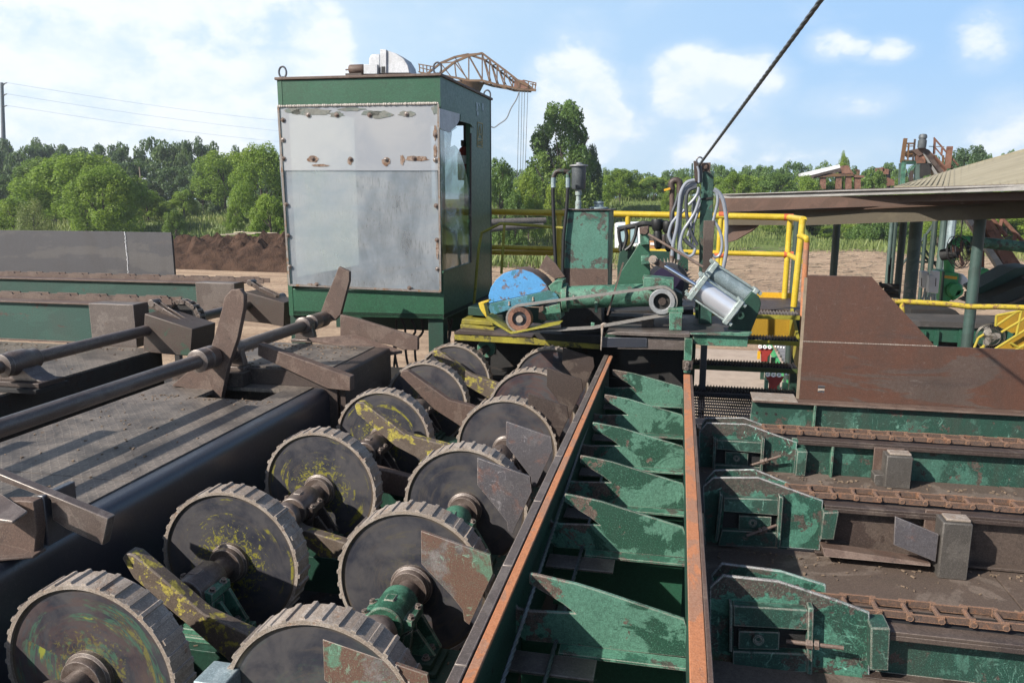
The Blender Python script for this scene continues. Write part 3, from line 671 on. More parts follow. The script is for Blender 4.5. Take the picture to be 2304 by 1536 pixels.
tree('bush_mid', 1990, 470, 150, 80, 'dark green bush seen under the low roof behind the columns', 'bush', 'leafy_bush', G2)
tree('bush_light', 2270, 470, 170, 74, 'bright bush seen under the roof at the right frame edge', 'bush', 'leafy_bush', G2)
tree('bush_dark', 1790, 490, 190, 84, 'dark bush seen below the rafter, behind the yellow rail corner', 'bush', 'leafy_bush', G2)
tree('bush_light', 2120, 480, 100, 72, 'bright green bush behind the hanging cage of the dark fan', 'bush', 'leafy_bush', G2)

def wood(name, label, rows, mk, seed, n):
    rng = np.random.default_rng(seed); Vs = []
    for px, top, wpx, Yd in rows:
        c = P(px, 447, Y=Yd); dist = (c - EYE).length; z0 = gz(c.x, Yd); h = P(px, top, Y=Yd).z - z0; w = wpx / 1728 * dist * .55
        V = leafmesh(rng, crown_blobs(rng, 'broad' if rng.random() < .7 else 'bush', 46), n, .034, .9)
        V = V * np.array([w, w, h]) + np.array([c.x, Yd, z0]); Vs.append(V)
    o = bpy.data.objects.new(name, quads_mesh(name, np.concatenate(Vs), M[mk])); COL.objects.link(o)
    tag(o, label, 'woods', kind='stuff')
rr = random.Random(5)
def topline(x, pts):
    for (a, b), (c, d) in zip(pts, pts[1:]):
        if a <= x <= c: return b + (d - b) * (x - a) / (c - a)
    return pts[-1][1]
LT = [(-120,330),(0,318),(60,312),(130,332),(180,322),(240,330),(310,308),(370,322),(450,312),(520,325),(570,330),(640,348),(900,350)]
RT = [(600,350),(1100,380),(1380,372),(1420,386),(1480,392),(1535,368),(1580,378),(1650,368),(1700,378),(1760,368),(1830,366),(1880,372),(1940,378),(2010,362),(2080,360),(2130,350),(2230,348),(2500,345)]
wood('woods', 'dark oak wood forming the skyline behind the left trees',
     [(x + rr.uniform(-8, 8), topline(x, LT) + rr.uniform(-6, 12), rr.uniform(75, 120), rr.uniform(104, 122)) for x in range(-100, 720, 34)] +
     [(x + rr.uniform(-8, 8), topline(x, LT) + 55 + rr.uniform(-12, 12), rr.uniform(70, 110), rr.uniform(90, 100)) for x in range(-100, 720, 44)], 'leaf_dark', 3, 5200)
wood('woods', 'distant wood along the horizon behind the mast and the low roof',
     [(x + rr.uniform(-8, 8), topline(x, RT) + rr.uniform(-4, 10), rr.uniform(55, 85), rr.uniform(135, 155)) for x in range(1060, 2420, 30)], 'leaf_mid', 4, 4200)
wood('undergrowth', 'bright low scrub in front of the distant wood on the right',
     [(x + rr.uniform(-10, 10), 405 + rr.uniform(-10, 16), rr.uniform(60, 100), rr.uniform(100, 118)) for x in range(1090, 2400, 38)] +
     [(x + rr.uniform(-10, 10), 505 + rr.uniform(-10, 16), rr.uniform(50, 80), rr.uniform(76, 86)) for x in range(1640, 2400, 46)], 'leaf_light', 5, 4000)

def grass():
    rng = np.random.default_rng(8); n = 110000
    x = rng.uniform(-85, 62, n); y = 46 + rng.random(n) ** 1.3 * 62
    lim = np.where(x > -2, 63, 48) + 5 * np.sin(x * .21) + 2.5 * np.sin(x * .9 + 1)
    keep = (y > lim); x = x[keep]; y = y[keep]; n = len(x)
    z = np.array([gz(a, b) for a, b in zip(x, y)])
    h = rng.uniform(.12, .62, n) * (1 + .5 * np.sin(x * .5) * np.sin(y * .3)); a = rng.random(n) * 3.14; w = rng.uniform(.02, .07, n)
    lx = rng.normal(0, .25, n) * h; ly = rng.normal(0, .25, n) * h
    dx = np.cos(a) * w; dy = np.sin(a) * w
    V = np.stack([np.stack([x-dx, y-dy, z-.05], 1), np.stack([x+dx, y+dy, z-.05], 1), np.stack([x+lx+dx*.4, y+ly+dy*.4, z+h], 1), np.stack([x+lx-dx*.4, y+ly-dy*.4, z+h*.9], 1)], 1).reshape(-1, 3)
    o = bpy.data.objects.new('grass', quads_mesh('grass', V, M['grass'])); COL.objects.link(o)
    tag(o, 'tall pale green grass on the slope behind the bare yard', 'grass', kind='stuff')
grass()
def debris():
    rng = random.Random(4); mb = MB()
    for i in range(5200):
        y = 24 + rng.random() ** .8 * 44; x = rng.uniform(-16, 26) * y / 40 + (2 if y < 40 else 0)
        if rng.random() < .25: y = rng.uniform(42, 50); x = rng.uniform(-46, -12)
        a = rng.gauss(0, .5); L = rng.uniform(.15, .9); w = rng.uniform(.02, .07); z = gz(x, y) + rng.uniform(.01, .12)
        d = Vector((math.cos(a)*L, math.sin(a)*L, rng.uniform(-.05, .08)))
        mb.bar(Vector((x, y, z)), Vector((x, y, z)) + d, w, .03)
    o = mb.build('wood_debris', M['wood'], smooth=0); tag(o, 'splinters of wood and bark strewn over the bare yard', 'debris', kind='stuff')
debris()
def mound():
    v = []; nx, ny = 110, 34
    for j in range(ny):
        for i in range(nx):
            u = i / (nx-1); w = j / (ny-1); x = -36 + 22 * u; y = 40.5 + 6 * w
            prof = math.sin(math.pi * min(1, max(0, w))) ** .8; ends = min(1, u * 5, (1-u) * 6)
            h = (1.55 + .35 * mnoise.noise(Vector((x*.35, 1, 0))) + .5*u) * prof * ends
            q = mnoise.fractal(Vector((x*1.1, y*1.1, 3)), .8, 2.1, 6) * .55 + mnoise.noise(Vector((x*3.5, y*3.5, 1))) * .16
            v.append((x, y, gz(x, y) - .05 + max(0, h + q * prof * ends)))
    f = [(j*nx+i, j*nx+i+1, (j+1)*nx+i+1, (j+1)*nx+i) for j in range(ny-1) for i in range(nx-1)]
    o = MB().add(v, f).build('dirt_mound', M['soil'], smooth=25); tag(o, 'long ridge of dark brown dug soil left of the cab', 'dirt mound')
    rng = random.Random(2); mb = MB()
    for i in range(46):
        p = Vector((rng.uniform(-30, -17), 46.2 + rng.uniform(-.5, 1.2), rng.uniform(1.2, 2.0))); a = rng.gauss(.1, .35); L = rng.uniform(.8, 3.2)
        mb.bar(p, p + Vector((math.cos(a)*L, math.sin(a)*L*.6, rng.uniform(-.1, .35))), .14, .05)
    o = mb.build('scrap_boards', plain('sawn_board_wood', (.50, .42, .32), .8, 0, .3, 5, .2), smooth=0); tag(o, 'heap of pale scrap boards lying behind the soil ridge', 'boards', kind='stuff')
mound()
def logs():
    for k, (x0, y0, x1, y1, r, lb) in enumerate(((1080,503,1228,496,8.5,'upper of the two grey logs lying behind the yellow rail'),(1095,517,1222,508,7.0,'lower of the two grey logs lying behind the yellow rail'))):
        a = P(x0, y0, Y=58 - k); b = P(x1, y1, Y=60 - k); mb = MB(); r = r / 1728 * 60
        mb.path([a, a.lerp(b, .4) + Vector((0, 0, .05)), b], r, 12, 4, r1=r * .8)
        tag(mb.build('log', M['log']), lb, 'log', 'grey logs behind the rail')
logs()
# ================================================================== LEFT: steel decks, chain conveyors, shafts
DZ = 2.72                                     # height of the lower deck plate
def slab(pts, th, name, mat, parent=None, off=None, bevel=.004, **k):
    mb = MB().prism(pts, off or (0, 0, -th)); return mb.build(name, mat, parent, bevel=bevel, **k)
XL = P(350, 1085, Z=DZ).x                     # outer edge of the deck lip
# --- lower deck
Y0, Y1 = .3, 5.47
t = thing('steel_deck', 'long low steel deck of patterned plate with a rounded blue-black lip, striped with shade', 'deck', (XL, 2.5, 1.6), 'steel decks')
mb = MB()
prof = [(XL+.0, 1.95), (XL+.0, DZ-.085), (XL-.001, DZ-.065), (XL-.008, DZ-.038), (XL-.026, DZ-.014), (XL-.050, DZ-.002), (XL-.070, DZ), (XL-.16, DZ), (XL-.16, DZ-.03), (XL-.09, DZ-.03), (XL-.04, DZ-.12), (XL-.03, 1.95)]
mb.prism([(x, Y0, z) for x, z in prof], (0, Y1 - Y0 + .1, 0)); mb.build('lip', M['navy'], t, smooth=60)
XI = XL - 1.36                                # inner edge (towards the upper deck)
slotA = (P(470, 880, Z=DZ), P(620, 890, Z=DZ))
sy0, sy1 = 5.00, 5.34; sx0, sx1 = -3.52, -2.98
mb = MB()
mb.box(XI, XL-.125, Y0, 3.35, DZ-.02, DZ+.008)
mb.box(XI, XL-.125, 3.354, sy0, DZ-.02, DZ+.009)
mb.box(XI, sx0, sy0+.001, sy1, DZ-.02, DZ+.009); mb.box(sx1, XL-.125, sy0+.001, sy1, DZ-.02, DZ+.009)
mb.box(XI, XL-.125, sy1+.001, Y1, DZ-.02, DZ+.009)
mb.build('tread_plate', M['tread'], t)
mb = MB().box(XI-.02, XI+.0, Y0, Y1, 1.9, DZ); mb.box(XI, XL-.03, Y1+.02, Y1+.05, 1.9, DZ-.02); mb.box(XI, XL-.03, Y0, Y1, 1.9, 1.93)
mb.build('dark_panel', M['black'], t)  # black panels closing the deck underside, standing in for shade
# --- far deck, one step higher
DZ2 = 2.86; Y2, Y3 = 5.50, 6.50
X2 = P(800, 850, Z=DZ2).x + .02
X2 = XL + .02
t = thing('steel_deck', 'short raised steel deck beyond the lower one, with patterned plate and a dark front wall', 'deck', (X2, 6, 1.6), 'steel decks')
X2 = -2.535
prof2 = [(X2, 1.95), (X2, DZ2-.03), (X2-.008, DZ2-.008), (X2-.03, DZ2), (X2-.20, DZ2), (X2-.20, DZ2-.03), (X2-.05, DZ2-.04), (X2-.04, 1.95)]
MB().prism([(x, Y2, z) for x, z in prof2], (0, Y3 - Y2, 0)).build('lip', M['beambrown'], t, smooth=60)
MB().box(XL-1.40, X2-.15, Y2+.02, Y3, DZ2-.02, DZ2+.008).build('tread_plate', M['tread'], t)
MB().box(XL-1.40, X2-.06, Y2-.02, Y2+.015, 1.9, DZ2-.004).build('front_wall', M['beambrown'], t, bevel=.003); MB().box(XL-1.40, XL-.14, Y3, Y3+.03, 1.9, DZ2).build('end_wall', M['beambrown'], t, bevel=.003)
# --- inner upper deck under the chain conveyors
E1 = P(316, 797, Z=2.80); E0 = P(115, 860, Z=2.80)
t = thing('steel_deck', 'patterned steel deck below the left chain conveyors, with a black side drop', 'deck', (-5, 5, 1.6), 'steel decks')
MB().box(-8.8, E1.x, 3.0, 6.3, 2.78, 2.80).build('tread_plate', M['tread'], t)
mb = MB().box(E1.x-.02, E1.x+.012, 3.0, 6.3, 1.9, 2.785); mb.build('side_wall', M['black'], t)
t_ = t
# --- near corner: bracket with wedge plate at the left frame edge
cy = 2.62
t = thing('wedge_bracket', 'bracket with grey wedge bar and bent plate on the lower deck, left frame edge', 'bracket', (XL-.3, cy, DZ))
pts = [(0,1064),(243,1166),(232,1226),(150,1178),(100,1120),(0,1078)]
slab(PY(cy, [(-60,1042),(243,1166),(231,1227),(150,1190),(118,1168),(114,1124),(-60,1060)]), 0, 'wedge_bar', M['shaft'], t, off=(0, .045, 0), bevel=.004)
slab(PY(cy-.03, [(-60,1118),(0,1118),(68,1116),(96,1118),(104,1180),(98,1236),(-60,1236)]), 0, 'upright_plate', M['rust'], t, off=(0, -.05, 0))
slab([P(-60,1095,Y=cy-.04), P(0,1108,Y=cy-.04), P(62,1148,Y=cy-.16), P(28,1172,Y=cy-.22), P(-60,1160,Y=cy-.22)], .012, 'bent_plate', M['shaft'], t)
MB().box(P(98,1170,Y=cy).x, P(112,1170,Y=cy).x, cy-.02, cy+.16, DZ+.012, P(108,1112,Y=cy).z).build('angle_leg', M['navy'], t, bevel=.004)
slab([P(-60,1190,Y=cy-.1)]+[P(x,y,Z=DZ+.012) for x,y in ((104,1232),(75,1250),(-60,1262))], .012, 'foot_plate', M['rust'], t)

# --- shafts along the decks
ZA = 3.0; XA = P(200, 895, Z=ZA).x
def arm_plate(Y, outline, th, name, mat, parent=None, **k):
    return MB().prism(PY(Y, outline), (0, th, 0)).build(name, mat, parent, bevel=.006, **k)
def flange_bearing(t, x, y, z, axis_y=1, r=.075, base_w=.22, m='shaft', down=.16):
    mb = MB().lathe((x, y-.075, z), (0, 1, 0), [(r*.9,0),(r*1.25,.012),(r*1.25,.05),(r*1.08,.06),(r*1.08,.13),(r*.85,.15)], 24)
    mb.prism([(x-base_w*.5,y-.03,z-down+.03),(x-base_w*.5,y-.03,z-down+.06),(x-r*1.1,y-.03,z),(x+r*1.1,y-.03,z),(x+base_w*.5,y-.03,z-down+.06),(x+base_w*.5,y-.03,z-down+.03)], (0,.06,0))
    mb.build('housing', M[m], t, bevel=.004)
    MB().box(x-base_w*.62, x+base_w*.62, y-.07, y+.07, z-down, z-down+.028).build('base_plate', M[m], t, bevel=.003)
t = thing('kicker_shaft', 'long brown shaft over the lower deck, carrying two upright kicker plates', 'shaft', (XA, 3, ZA), 'shafts over the left decks')
MB().tube((XA, .2, ZA), (XA, P(745,695,X=XA).y, ZA), .052, n=28).build('shaft', M['shaft'], t)
def collar(t, x, y0, y1, z, r): MB().lathe((x, y0, z), (0, 1, 0), [(r*.8,0),(r,.008),(r,(y1-y0)*.45),(r*.9,(y1-y0)*.5),(r,(y1-y0)*.55),(r,y1-y0-.008),(r*.8,y1-y0)], 28).build('collar', M['shaft'], t)
ya1 = P(480, 790, X=XA).y; ya2 = P(730, 700, X=XA).y
collar(t, XA, ya1-.22, ya1-.015, ZA, .088)
arm_plate(ya1, [(500,692),(505,668),(520,652),(538,650),(549,663),(549,690),(535,760),(512,828),(498,897),(408,871),(385,868),(470,795),(484,750)], .05, 'kicker_arm', M['rust'], t)
collar(t, XA, ya2-.32, ya2-.015, ZA, .078)
arm_plate(ya2, [(762,600),(786,611),(786,632),(766,708),(752,722),(722,700),(732,672),(746,640)], .05, 'kicker_arm', M['rust'], t)
for yy, lb in ((ya1+.28, 'small shaft bearing just behind the nearer kicker arm'), (ya2-.42, 'small shaft bearing behind the farther kicker arm')):
    b = thing('pillow_block', lb, 'bearing', (XA, yy, ZA-.16)); flange_bearing(b, XA, yy, ZA, r=.068, base_w=.20)
MB().box(XA-.16, XA+.16, ya1+.12, ya1+.44, DZ+.01, ZA-.162).build('bearing_stand', M['beambrown'], t_ , bevel=.004)
ZB = 3.0; XB = P(200, 775, Z=ZB).x
tb = thing('drive_shaft', 'grey-brown shaft left of the kicker shaft, running through a chain sprocket to the far block', 'shaft', (XB, 5, ZB), 'shafts over the left decks')
MB().tube((XB, 3.2, ZB), (XB, 8.7, ZB), .050, n=28).build('shaft', M['shaft'], tb)
yb = P(40, 815, X=XB).y
b = thing('pillow_block', 'large shaft bearing on a black stand at the left frame edge', 'bearing', (XB, yb, ZB-.2))
MB().lathe((XB, yb-.16, ZB), (0,1,0), [(.060,0),(.088,.01),(.088,.05),(.078,.06),(.092,.10),(.092,.22),(.078,.26),(.078,.32),(.058,.34)], 28).build('housing', M['shaft'], b)
MB().prism([(XB-.19,yb-.05,ZB-.13),(XB-.15,yb-.05,ZB-.09),(XB-.085,yb-.05,ZB-.04),(XB+.085,yb-.05,ZB-.04),(XB+.15,yb-.05,ZB-.09),(XB+.24,yb-.05,ZB-.13)], (0,.16,0)).build('foot', M['shaft'], b, bevel=.006)
MB().box(XB-.24, XB+.26, yb-.1, yb+.15, ZB-.165, ZB-.13).build('base_plate', M['beambrown'], b, bevel=.004)
MB().box(XB-.25, XB+.27, yb-.14, yb+.18, 2.80, ZB-.167).build('stand', M['black'], b, bevel=.004)
# --- chain conveyors at the left
def left_conveyor(Yb, zt, px_end, px_top_end, lab, capx, fl):
    """I-beam along X with a flat-link chain on top, a capped end and a nose block beyond"""
    xe = P(*px_end, Y=Yb).x; t = thing('chain_conveyor', lab, 'conveyor', (xe-1.5, Yb, 2.0), 'chain conveyors on the left')
    xc = P(*capx, Y=Yb).x
    mb = MB().box(-16, xc, Yb, Yb+.20, zt-.016, zt); mb.box(-16, xc, Yb+.02, Yb+.18, 2.80, 2.816)
    mb.build('flange', M['rust'], t, bevel=.003)
    MB().box(-16, xc+.002, Yb+.035, Yb+.05, 2.816, zt-.016).build('web', M['green_left'], t)
    mb = MB().box(xc+.003, xe, Yb-.012, Yb+.205, 2.79, zt+.004); mb.build('end_cap', M['violet'], t, bevel=.005)
    # chain: overlapping side plates and cross flights
    mb = MB(); y0 = Yb + .235; x = xe + .15; k = 0
    mb.box(-16, xe+.25, y0-.02, y0-.008, zt-.02, zt+.035); mb.box(-16, xe+.25, y0+.13, y0+.142, zt-.02, zt+.035)
    mb.build('chain_guide', M['rust'], t)
    mb = MB()
    while x > -16:
        L = .30
        for yy in (y0, y0+.10):
            mb.prism([(x-L,yy,zt+.0),(x-L*.90,yy,zt+.052),(x-.04,yy,zt+.052),(x,yy,zt+.0)], (0,.016,0))
        mb.box(x-L*.5-.008, x-L*.5+.008, y0+.016, y0+.10, zt, zt+.045); x -= L + .045; k += 1
    mb.build('chain', M['rust'], t)
    return t, xe
yA = 6.35; zA = P(300, 686, Y=yA).z; yB = 8.2; zB_ = P(525, 638, Y=yB).z
tA, xeA = left_conveyor(yA, zA, (302, 690), None, 'nearer chain conveyor on a green beam at the left, ending in a brown cap', (200, 680), 0)
tB, xeB = left_conveyor(yB, zB_, (528, 640), None, 'farther chain conveyor on a green beam, in front of the grey plate wall', (440, 635), 0)
def nose_block(t, Yn, f, dep, links):
    """sloped box with a slot, link bar coming down into it"""
    a = PY(Yn, f); n = len(a)
    mb = MB().prism(a, (0, dep, 0)); mb.build('nose_block', M['green_nose'], t, bevel=.008)
    p = PY(Yn + dep * .45, links)
    mb = MB()
    for yy in (0, .07):
        q = [v + Vector((0, yy, 0)) for v in p]
        for u, v in zip(q, q[1:]): mb.bar(u, v, .014, .055, up=(0, -.2, 1))
    mb.tube(p[0] - Vector((0,.015,0)), p[0] + Vector((0,.1,0)), .034, n=16); mb.build('tension_link', M['shaft'], t, bevel=.003)
M['green_nose'] = worn('nose_block_rust_green', (.085, .055, .045), (.02, .10, .06), (.06, .04, .035), chip=.42, fade=.40, scale=4, rough=.5, metal=.2, edge=.006, edgecol=(.28, .2, .16))
def nose(t, Yn, f, back, links):
    a = P(*f[1], Y=Yn); b = P(*back, Z=a.z); nose_block(t, Yn, f, max(.15, b.y - a.y), links)
nose(tA, 6.15, [(325,705),(433,740),(429,801),(400,799),(322,792)], (487,726), [(342,682),(366,698),(412,726)])
nose(tB, 7.9, [(551,656),(640,681),(639,735),(600,728),(546,722)], (676,674), [(562,636),(584,650),(622,668)])
# fill-in boxes: the block keeps one clear far face
# --- sprocket wrapped with roller chain on the drive shaft
cs = P(405, 695, X=XB); cs.y = 6.72
t = thing('chain_sprocket', 'dark sprocket wrapped in heavy roller chain on the drive shaft', 'sprocket', (XB, cs.y, ZB))
Rr = .20
MB().lathe((XB, cs.y-.03, ZB), (0,1,0), [(.05,0),(Rr-.03,0),(Rr-.03,.05),(.05,.05)], 32).build('sprocket', M['black'], t)
mb = MB()
for i in range(22):
    a = R(i * 360 / 22); a2 = R((i + 1) * 360 / 22)
    p = Vector((XB + math.cos(a)*Rr, cs.y, ZB + math.sin(a)*Rr)); q = Vector((XB + math.cos(a2)*Rr, cs.y, ZB + math.sin(a2)*Rr))
    mb.tube(p - Vector((0,.05,0)), p + Vector((0,.05,0)), .020, n=12)
    o_ = .044 if i % 2 else .034
    for sgn in (-1, 1): mb.bar(p + Vector((0,sgn*o_,0)), q + Vector((0,sgn*o_,0)), .007, .042, up=(0,1,0) if False else (math.cos(a),0,math.sin(a)))
mb.build('roller_chain', M['shaft'], t)
# --- guide wedges bolted on the decks
def guide(Y, front, dep, lab, mat='violet'):
    o = MB().prism(PY(Y, front), (0, dep, 0)).build('guide_wedge', M[mat], bevel=.006); return tag(o, lab, 'guide wedge', 'guide wedges on the decks')
g1 = thing('guide_wedge', 'long tapering steel wedge lying between the lower deck and the raised deck', 'guide wedge', P(680, 840, Y=5.44), 'guide wedges on the decks')
MB().prism(PY(5.42, [(580,773),(788,848),(788,880),(735,874),(580,800)]), (0,.085,0)).build('wedge_plate', M['rust'], g1, bevel=.006)
g2 = thing('guide_wedge', 'tapering steel wedge with a torn edge at the far end of the raised deck', 'guide wedge', P(860, 750, Y=6.6), 'guide wedges on the decks')
MB().prism(PY(6.62, [(765,708),(800,716),(940,759),(940,788),(905,787),(880,776),(765,757)]), (0,.05,0)).build('wedge_plate', M['rust'], g2, bevel=.006)
MB().prism([P(690,760,Y=6.5), P(800,752,Y=6.6), P(905,788,Y=6.6), P(860,795,Y=6.45)], (0, 0, -.03)).build('torn_plate', M['rust'], g2, bevel=.003)
# --- grey plate wall
Yw = 12.6
t = thing('plate_wall', 'wall of grey sheet steel with a welded seam behind the chain conveyors', 'steel wall', P(190, 610, Y=Yw))
a = P(-80, 514, Y=Yw); s = P(281, 522, Y=Yw); e = P(385, 525, Y=Yw); bz = P(300, 640, Y=Yw).z
MB().box(a.x-3, s.x-.006, Yw, Yw+.015, bz-.4, s.z+.01).build('wall_sheet', M['plategrey'], t, bevel=.002)
MB().box(s.x+.006, e.x, Yw+.001, Yw+.016, bz-.4, s.z+.002).build('wall_sheet', M['plategrey'], t, bevel=.002)
mb = MB(); rr = random.Random(1); z = bz
while z < s.z: mb.ball((s.x + rr.uniform(-.012,.012), Yw, z), rr.uniform(.010,.017), 6, 4); z += .022
mb.build('weld_seam', M['offwhite'], t)
mb = MB()
for x in (a.x-1, s.x-1.5, e.x-.1): mb.box(x-.05, x+.05, Yw+.02, Yw+.12, 0, s.z-.05)
mb.build('post', M['black'], t)

# --- power line, far left
def pole():
    Yp = 118; b = P(8, 447, Y=Yp); t = thing('power_pole', 'tall grey steel power pole at the left frame edge', 'power pole', (b.x, Yp, 0))
    zt = P(3, 186, Y=Yp).z
    q0, q1 = P(12, 447, Y=Yp), P(4, 186, Y=Yp); q0 = q1 + (q0-q1)*1.3
    MB().tube(q0, q1, .50, .26, n=12).build('mast', M['pole'], t)
    for y_ in (187, 212, 238):
        bx = P(5, y_, Y=Yp); z = bx.z; bx = bx.x; mb = MB(); mb.path([(bx, Yp, z-.5),(bx+.45,Yp,z-.12),(bx+1.0,Yp,z)], .14, 6, 3, r1=.08)
        mb.build('cross_arm', M['pole'], t)
        w = MB(); p0 = Vector((bx+1.0, Yp, z)); p1 = P(900, y_+100+ (238-y_)*.1, Y=190)
        w.path([p0, p0.lerp(p1,.25)-Vector((0,0,.9)), p0.lerp(p1,.5)-Vector((0,0,1.2)), p0.lerp(p1,.75)-Vector((0,0,.9)), p1], .020, 5, 6)
        tag(w.build('power_line', M['linewire']), {187:'topmost of the three thin power lines',212:'middle one of the three thin power lines',238:'lowest of the three thin power lines'}[y_]+' leaving the tall pole', 'power line', 'power lines')
M['pole'] = plain('grey_steel_pole', (.14, .15, .17), .5, .2, .1, 2, 0); M['linewire'] = plain('far_wire', (.62, .68, .74), .5, 0, .1, 2, 0)
pole()
b = P(317, 415, Y=88); t = thing('utility_pole', 'short distant wooden pole carrying a white lamp among the dark trees', 'utility pole', (b.x, 88, gz(b.x, 88)))
MB().tube((b.x,88,gz(b.x,88)), (b.x,88,P(317,376,Y=88).z), .10, .08, n=8).build('pole', M['wood'], t)
p = P(324, 403, Y=88); MB().ball(p, .34, 10, 6, (1.2, 1, .35)).build('lamp_shade', M['white'], t)
# ================================================================== CENTRE: two shafts of toothed rolls
RY_L = [2.25, 3.20, 4.20, 5.26, 6.30, 7.16]; RY_R = [2.21, 3.17, 4.10, 5.22, 6.20, 7.20]
XLs, XRs, ZS = -2.135, -1.165, 2.41
def wheel_meshes():
    Ro, th, nt = .372, .115, 36
    m = {}; trr = random.Random(21)
    mb = MB().lathe((0, .012, 0), (0,1,0), [(.05,0),(Ro-.012,0),(Ro-.012,.02),(.05,.02)], 64); m['disc'] = mb
    mb = MB().lathe((0,0,0), (0,1,0), [(Ro-.016,0),(Ro,0),(Ro,th),(Ro-.016,th)], 72, closed=True)
    for i in range(nt):
        a = R(i*360/nt); u = Vector((math.cos(a),0,math.sin(a))); tg = Vector((-math.sin(a),0,math.cos(a)))
        c = u*(Ro-.003)
        w0, w1, h = .0115*trr.uniform(.85,1.15), .0095*trr.uniform(.7,1.1), .0125*trr.uniform(.6,1.15)
        c = c + tg*trr.uniform(-.003,.003); th2 = th*trr.choice((1,1,1,.93,.86)); y9 = Vector((0, th-th2 if trr.random()<.5 else 0, 0)); c = c + y9
        A = [c - tg*w0 + u*0, c + tg*w0, c + tg*w1 + u*h, c - tg*w1 + u*h]
        mb.prism(A, (0, th2, 0))
    m['toothed_rim'] = mb
    m['hub'] = MB().lathe((0,-.045,0), (0,1,0), [(.05,0),(.086,0),(.090,.008),(.090,.03),(.102,.036),(.102,.056),(.05,.056)], 40)
    return m
WM = wheel_meshes(); WMESH = {}
for k, mb in WM.items():
    me = bpy.data.meshes.new(k); me.from_pydata(mb.v, [], mb.f); me.materials.append(M[{'disc':'disc','toothed_rim':'rim','hub':'shaft'}[k]])
    me.update(); me.shade_smooth(); me.set_sharp_from_angle(angle=R(30)); WMESH[k] = me
# paint left on each wheel: yellow splashes, green ring, red-brown ring
PAINT_L = [(.45, .7, .35), (.9, 0, 0), (.85, 0, .0), (1.0, 0, 0), (.4, 0, .1), (.2, 0, .1)]
PAINT_R = [(.05, .1, 0), (.06, 0, 0), (.04, 0, 0), (0, 0, .1), (0, 0, .6), (0, 0, .6)]
LBL_L = ['wheel face ringed with green, red and a bright yellow arc', 'wheel face splashed with yellow round its hub', 'blue-black wheel face with yellow streaks below the hub', 'wheel face covered in yellow rings', 'dark wheel face with faint yellow specks', 'plain dark wheel face, farthest of its row']
def roll_line(x, ys, paint, lab, lbl=None):
    t = thing('toothed_roll_shaft', lab, 'roll shaft', (x, 4.8, ZS), 'shafts of toothed rolls')
    MB().tube((x, 1.3, ZS), (x, ys[-1]+.55, ZS), .053, n=32).build('shaft', M['shaft'], t)
    for i, y in enumerate(ys):
        w = bpy.data.objects.new('toothed_wheel', WMESH['toothed_rim']); COL.objects.link(w); w.parent = t
        w.location = (0, y - 4.8, 0); w.rotation_euler = (0, R(3.1*i*i+2), 0)
        if lbl: w['label'] = lbl[i]
        for k in ('disc', 'hub'):
            o = bpy.data.objects.new(k, WMESH[k]); COL.objects.link(o); o.parent = w; o.color = (*paint[i], 1)
            o.rotation_euler = (0, R(71*i+20) if k == 'disc' else 0, 0)
        if i < 4:
            MB().lathe((x, y-.46, ZS), (0,1,0), [(.05,0),(.080,.004),(.085,.012),(.085,.052),(.08,.06),(.05,.06)], 32).build('lock_collar', M['shaft'], t, bevel=.002)
    return t
roll_line(XLs, RY_L, PAINT_L, 'left shaft of six toothed rolls whose faces carry yellow paint', LBL_L)
roll_line(XRs, RY_R, PAINT_R, 'right shaft of six toothed rolls beside the rusty rail', None)
# --- bearings
def bearing_mesh():
    d = {}
    mb = MB().lathe((0,-.11,0), (0,1,0), [(.055,0),(.080,0),(.084,.006),(.084,.09),(.087,.10),(.087,.20),(.080,.212),(.055,.212)], 36)
    mb.box(-.022, .022, -.045, .005, .080, .088); d['housing'] = mb
    mb = MB()
    for s in (-1, 1):
        mb.prism([(s*.070,-.085,-.045),(s*.118,-.085,-.02),(s*.118,-.085,.018),(s*.078,-.085,.028)], (0,.15,0))
        mb.prism([(s*.080,-.085,-.05),(s*.118,-.085,-.022),(s*.100,-.085,-.17),(s*.055,-.085,-.17)], (0,.018,0))
        mb.prism([(s*.080,.045,-.05),(s*.118,.045,-.022),(s*.205,.045,-.17),(s*.055,.045,-.17)], (0,.018,0))
        mb.prism([(s*.098,-.03,-.06),(s*.118,-.03,-.05),(s*.20,-.03,-.165),(s*.16,-.03,-.172),(s*.09,-.03,-.172)], (0,.018,0))
    mb.box(-.09, .09, -.075, .065, -.17, -.05); d['pedestal'] = mb
    mb = MB().box(-.20, .20, -.085, .075, -.20, -.17); mb.box(-.225, .225, -.10, .09, -.225, -.2005); d['base_plate'] = mb
    i = 0
    for s in (-1, 1):
        for yy in (-.06, .03): d['bolt%d' % i] = MB().hexbolt((s*.104, yy, .02), (s*.25,0,1), .013, .014); i += 1
        for yy in (-.05,.03): d['bolt%d' % i] = MB().hexbolt((s*.165, yy, -.168), (0,0,1), .014, .014); i += 1
    return d
BMESH = {}
for k, mb in bearing_mesh().items():
    me = bpy.data.meshes.new(k); me.from_pydata(mb.v, [], mb.f); me.update(); me.shade_smooth(); me.set_sharp_from_angle(angle=R(32)); BMESH[k] = me
def bearing(x, y, lab, mats):
    t = thing('pillow_block', lab, 'bearing', (x, y, ZS), 'pillow blocks under the roll shafts')
    for k in BMESH:
        me = BMESH[k].copy(); kk = 'bolts' if k.startswith('bolt') else k; me.materials.append(M[mats[kk] if isinstance(mats, dict) else mats])
        o = bpy.data.objects.new('bolt' if kk == 'bolts' else k, me); COL.objects.link(o); o.parent = t
        if kk != 'bolts': bv = o.modifiers.new('edge', 'BEVEL'); bv.width = .003; bv.segments = 2; bv.limit_method = 'ANGLE'; bv.angle_limit = R(40)
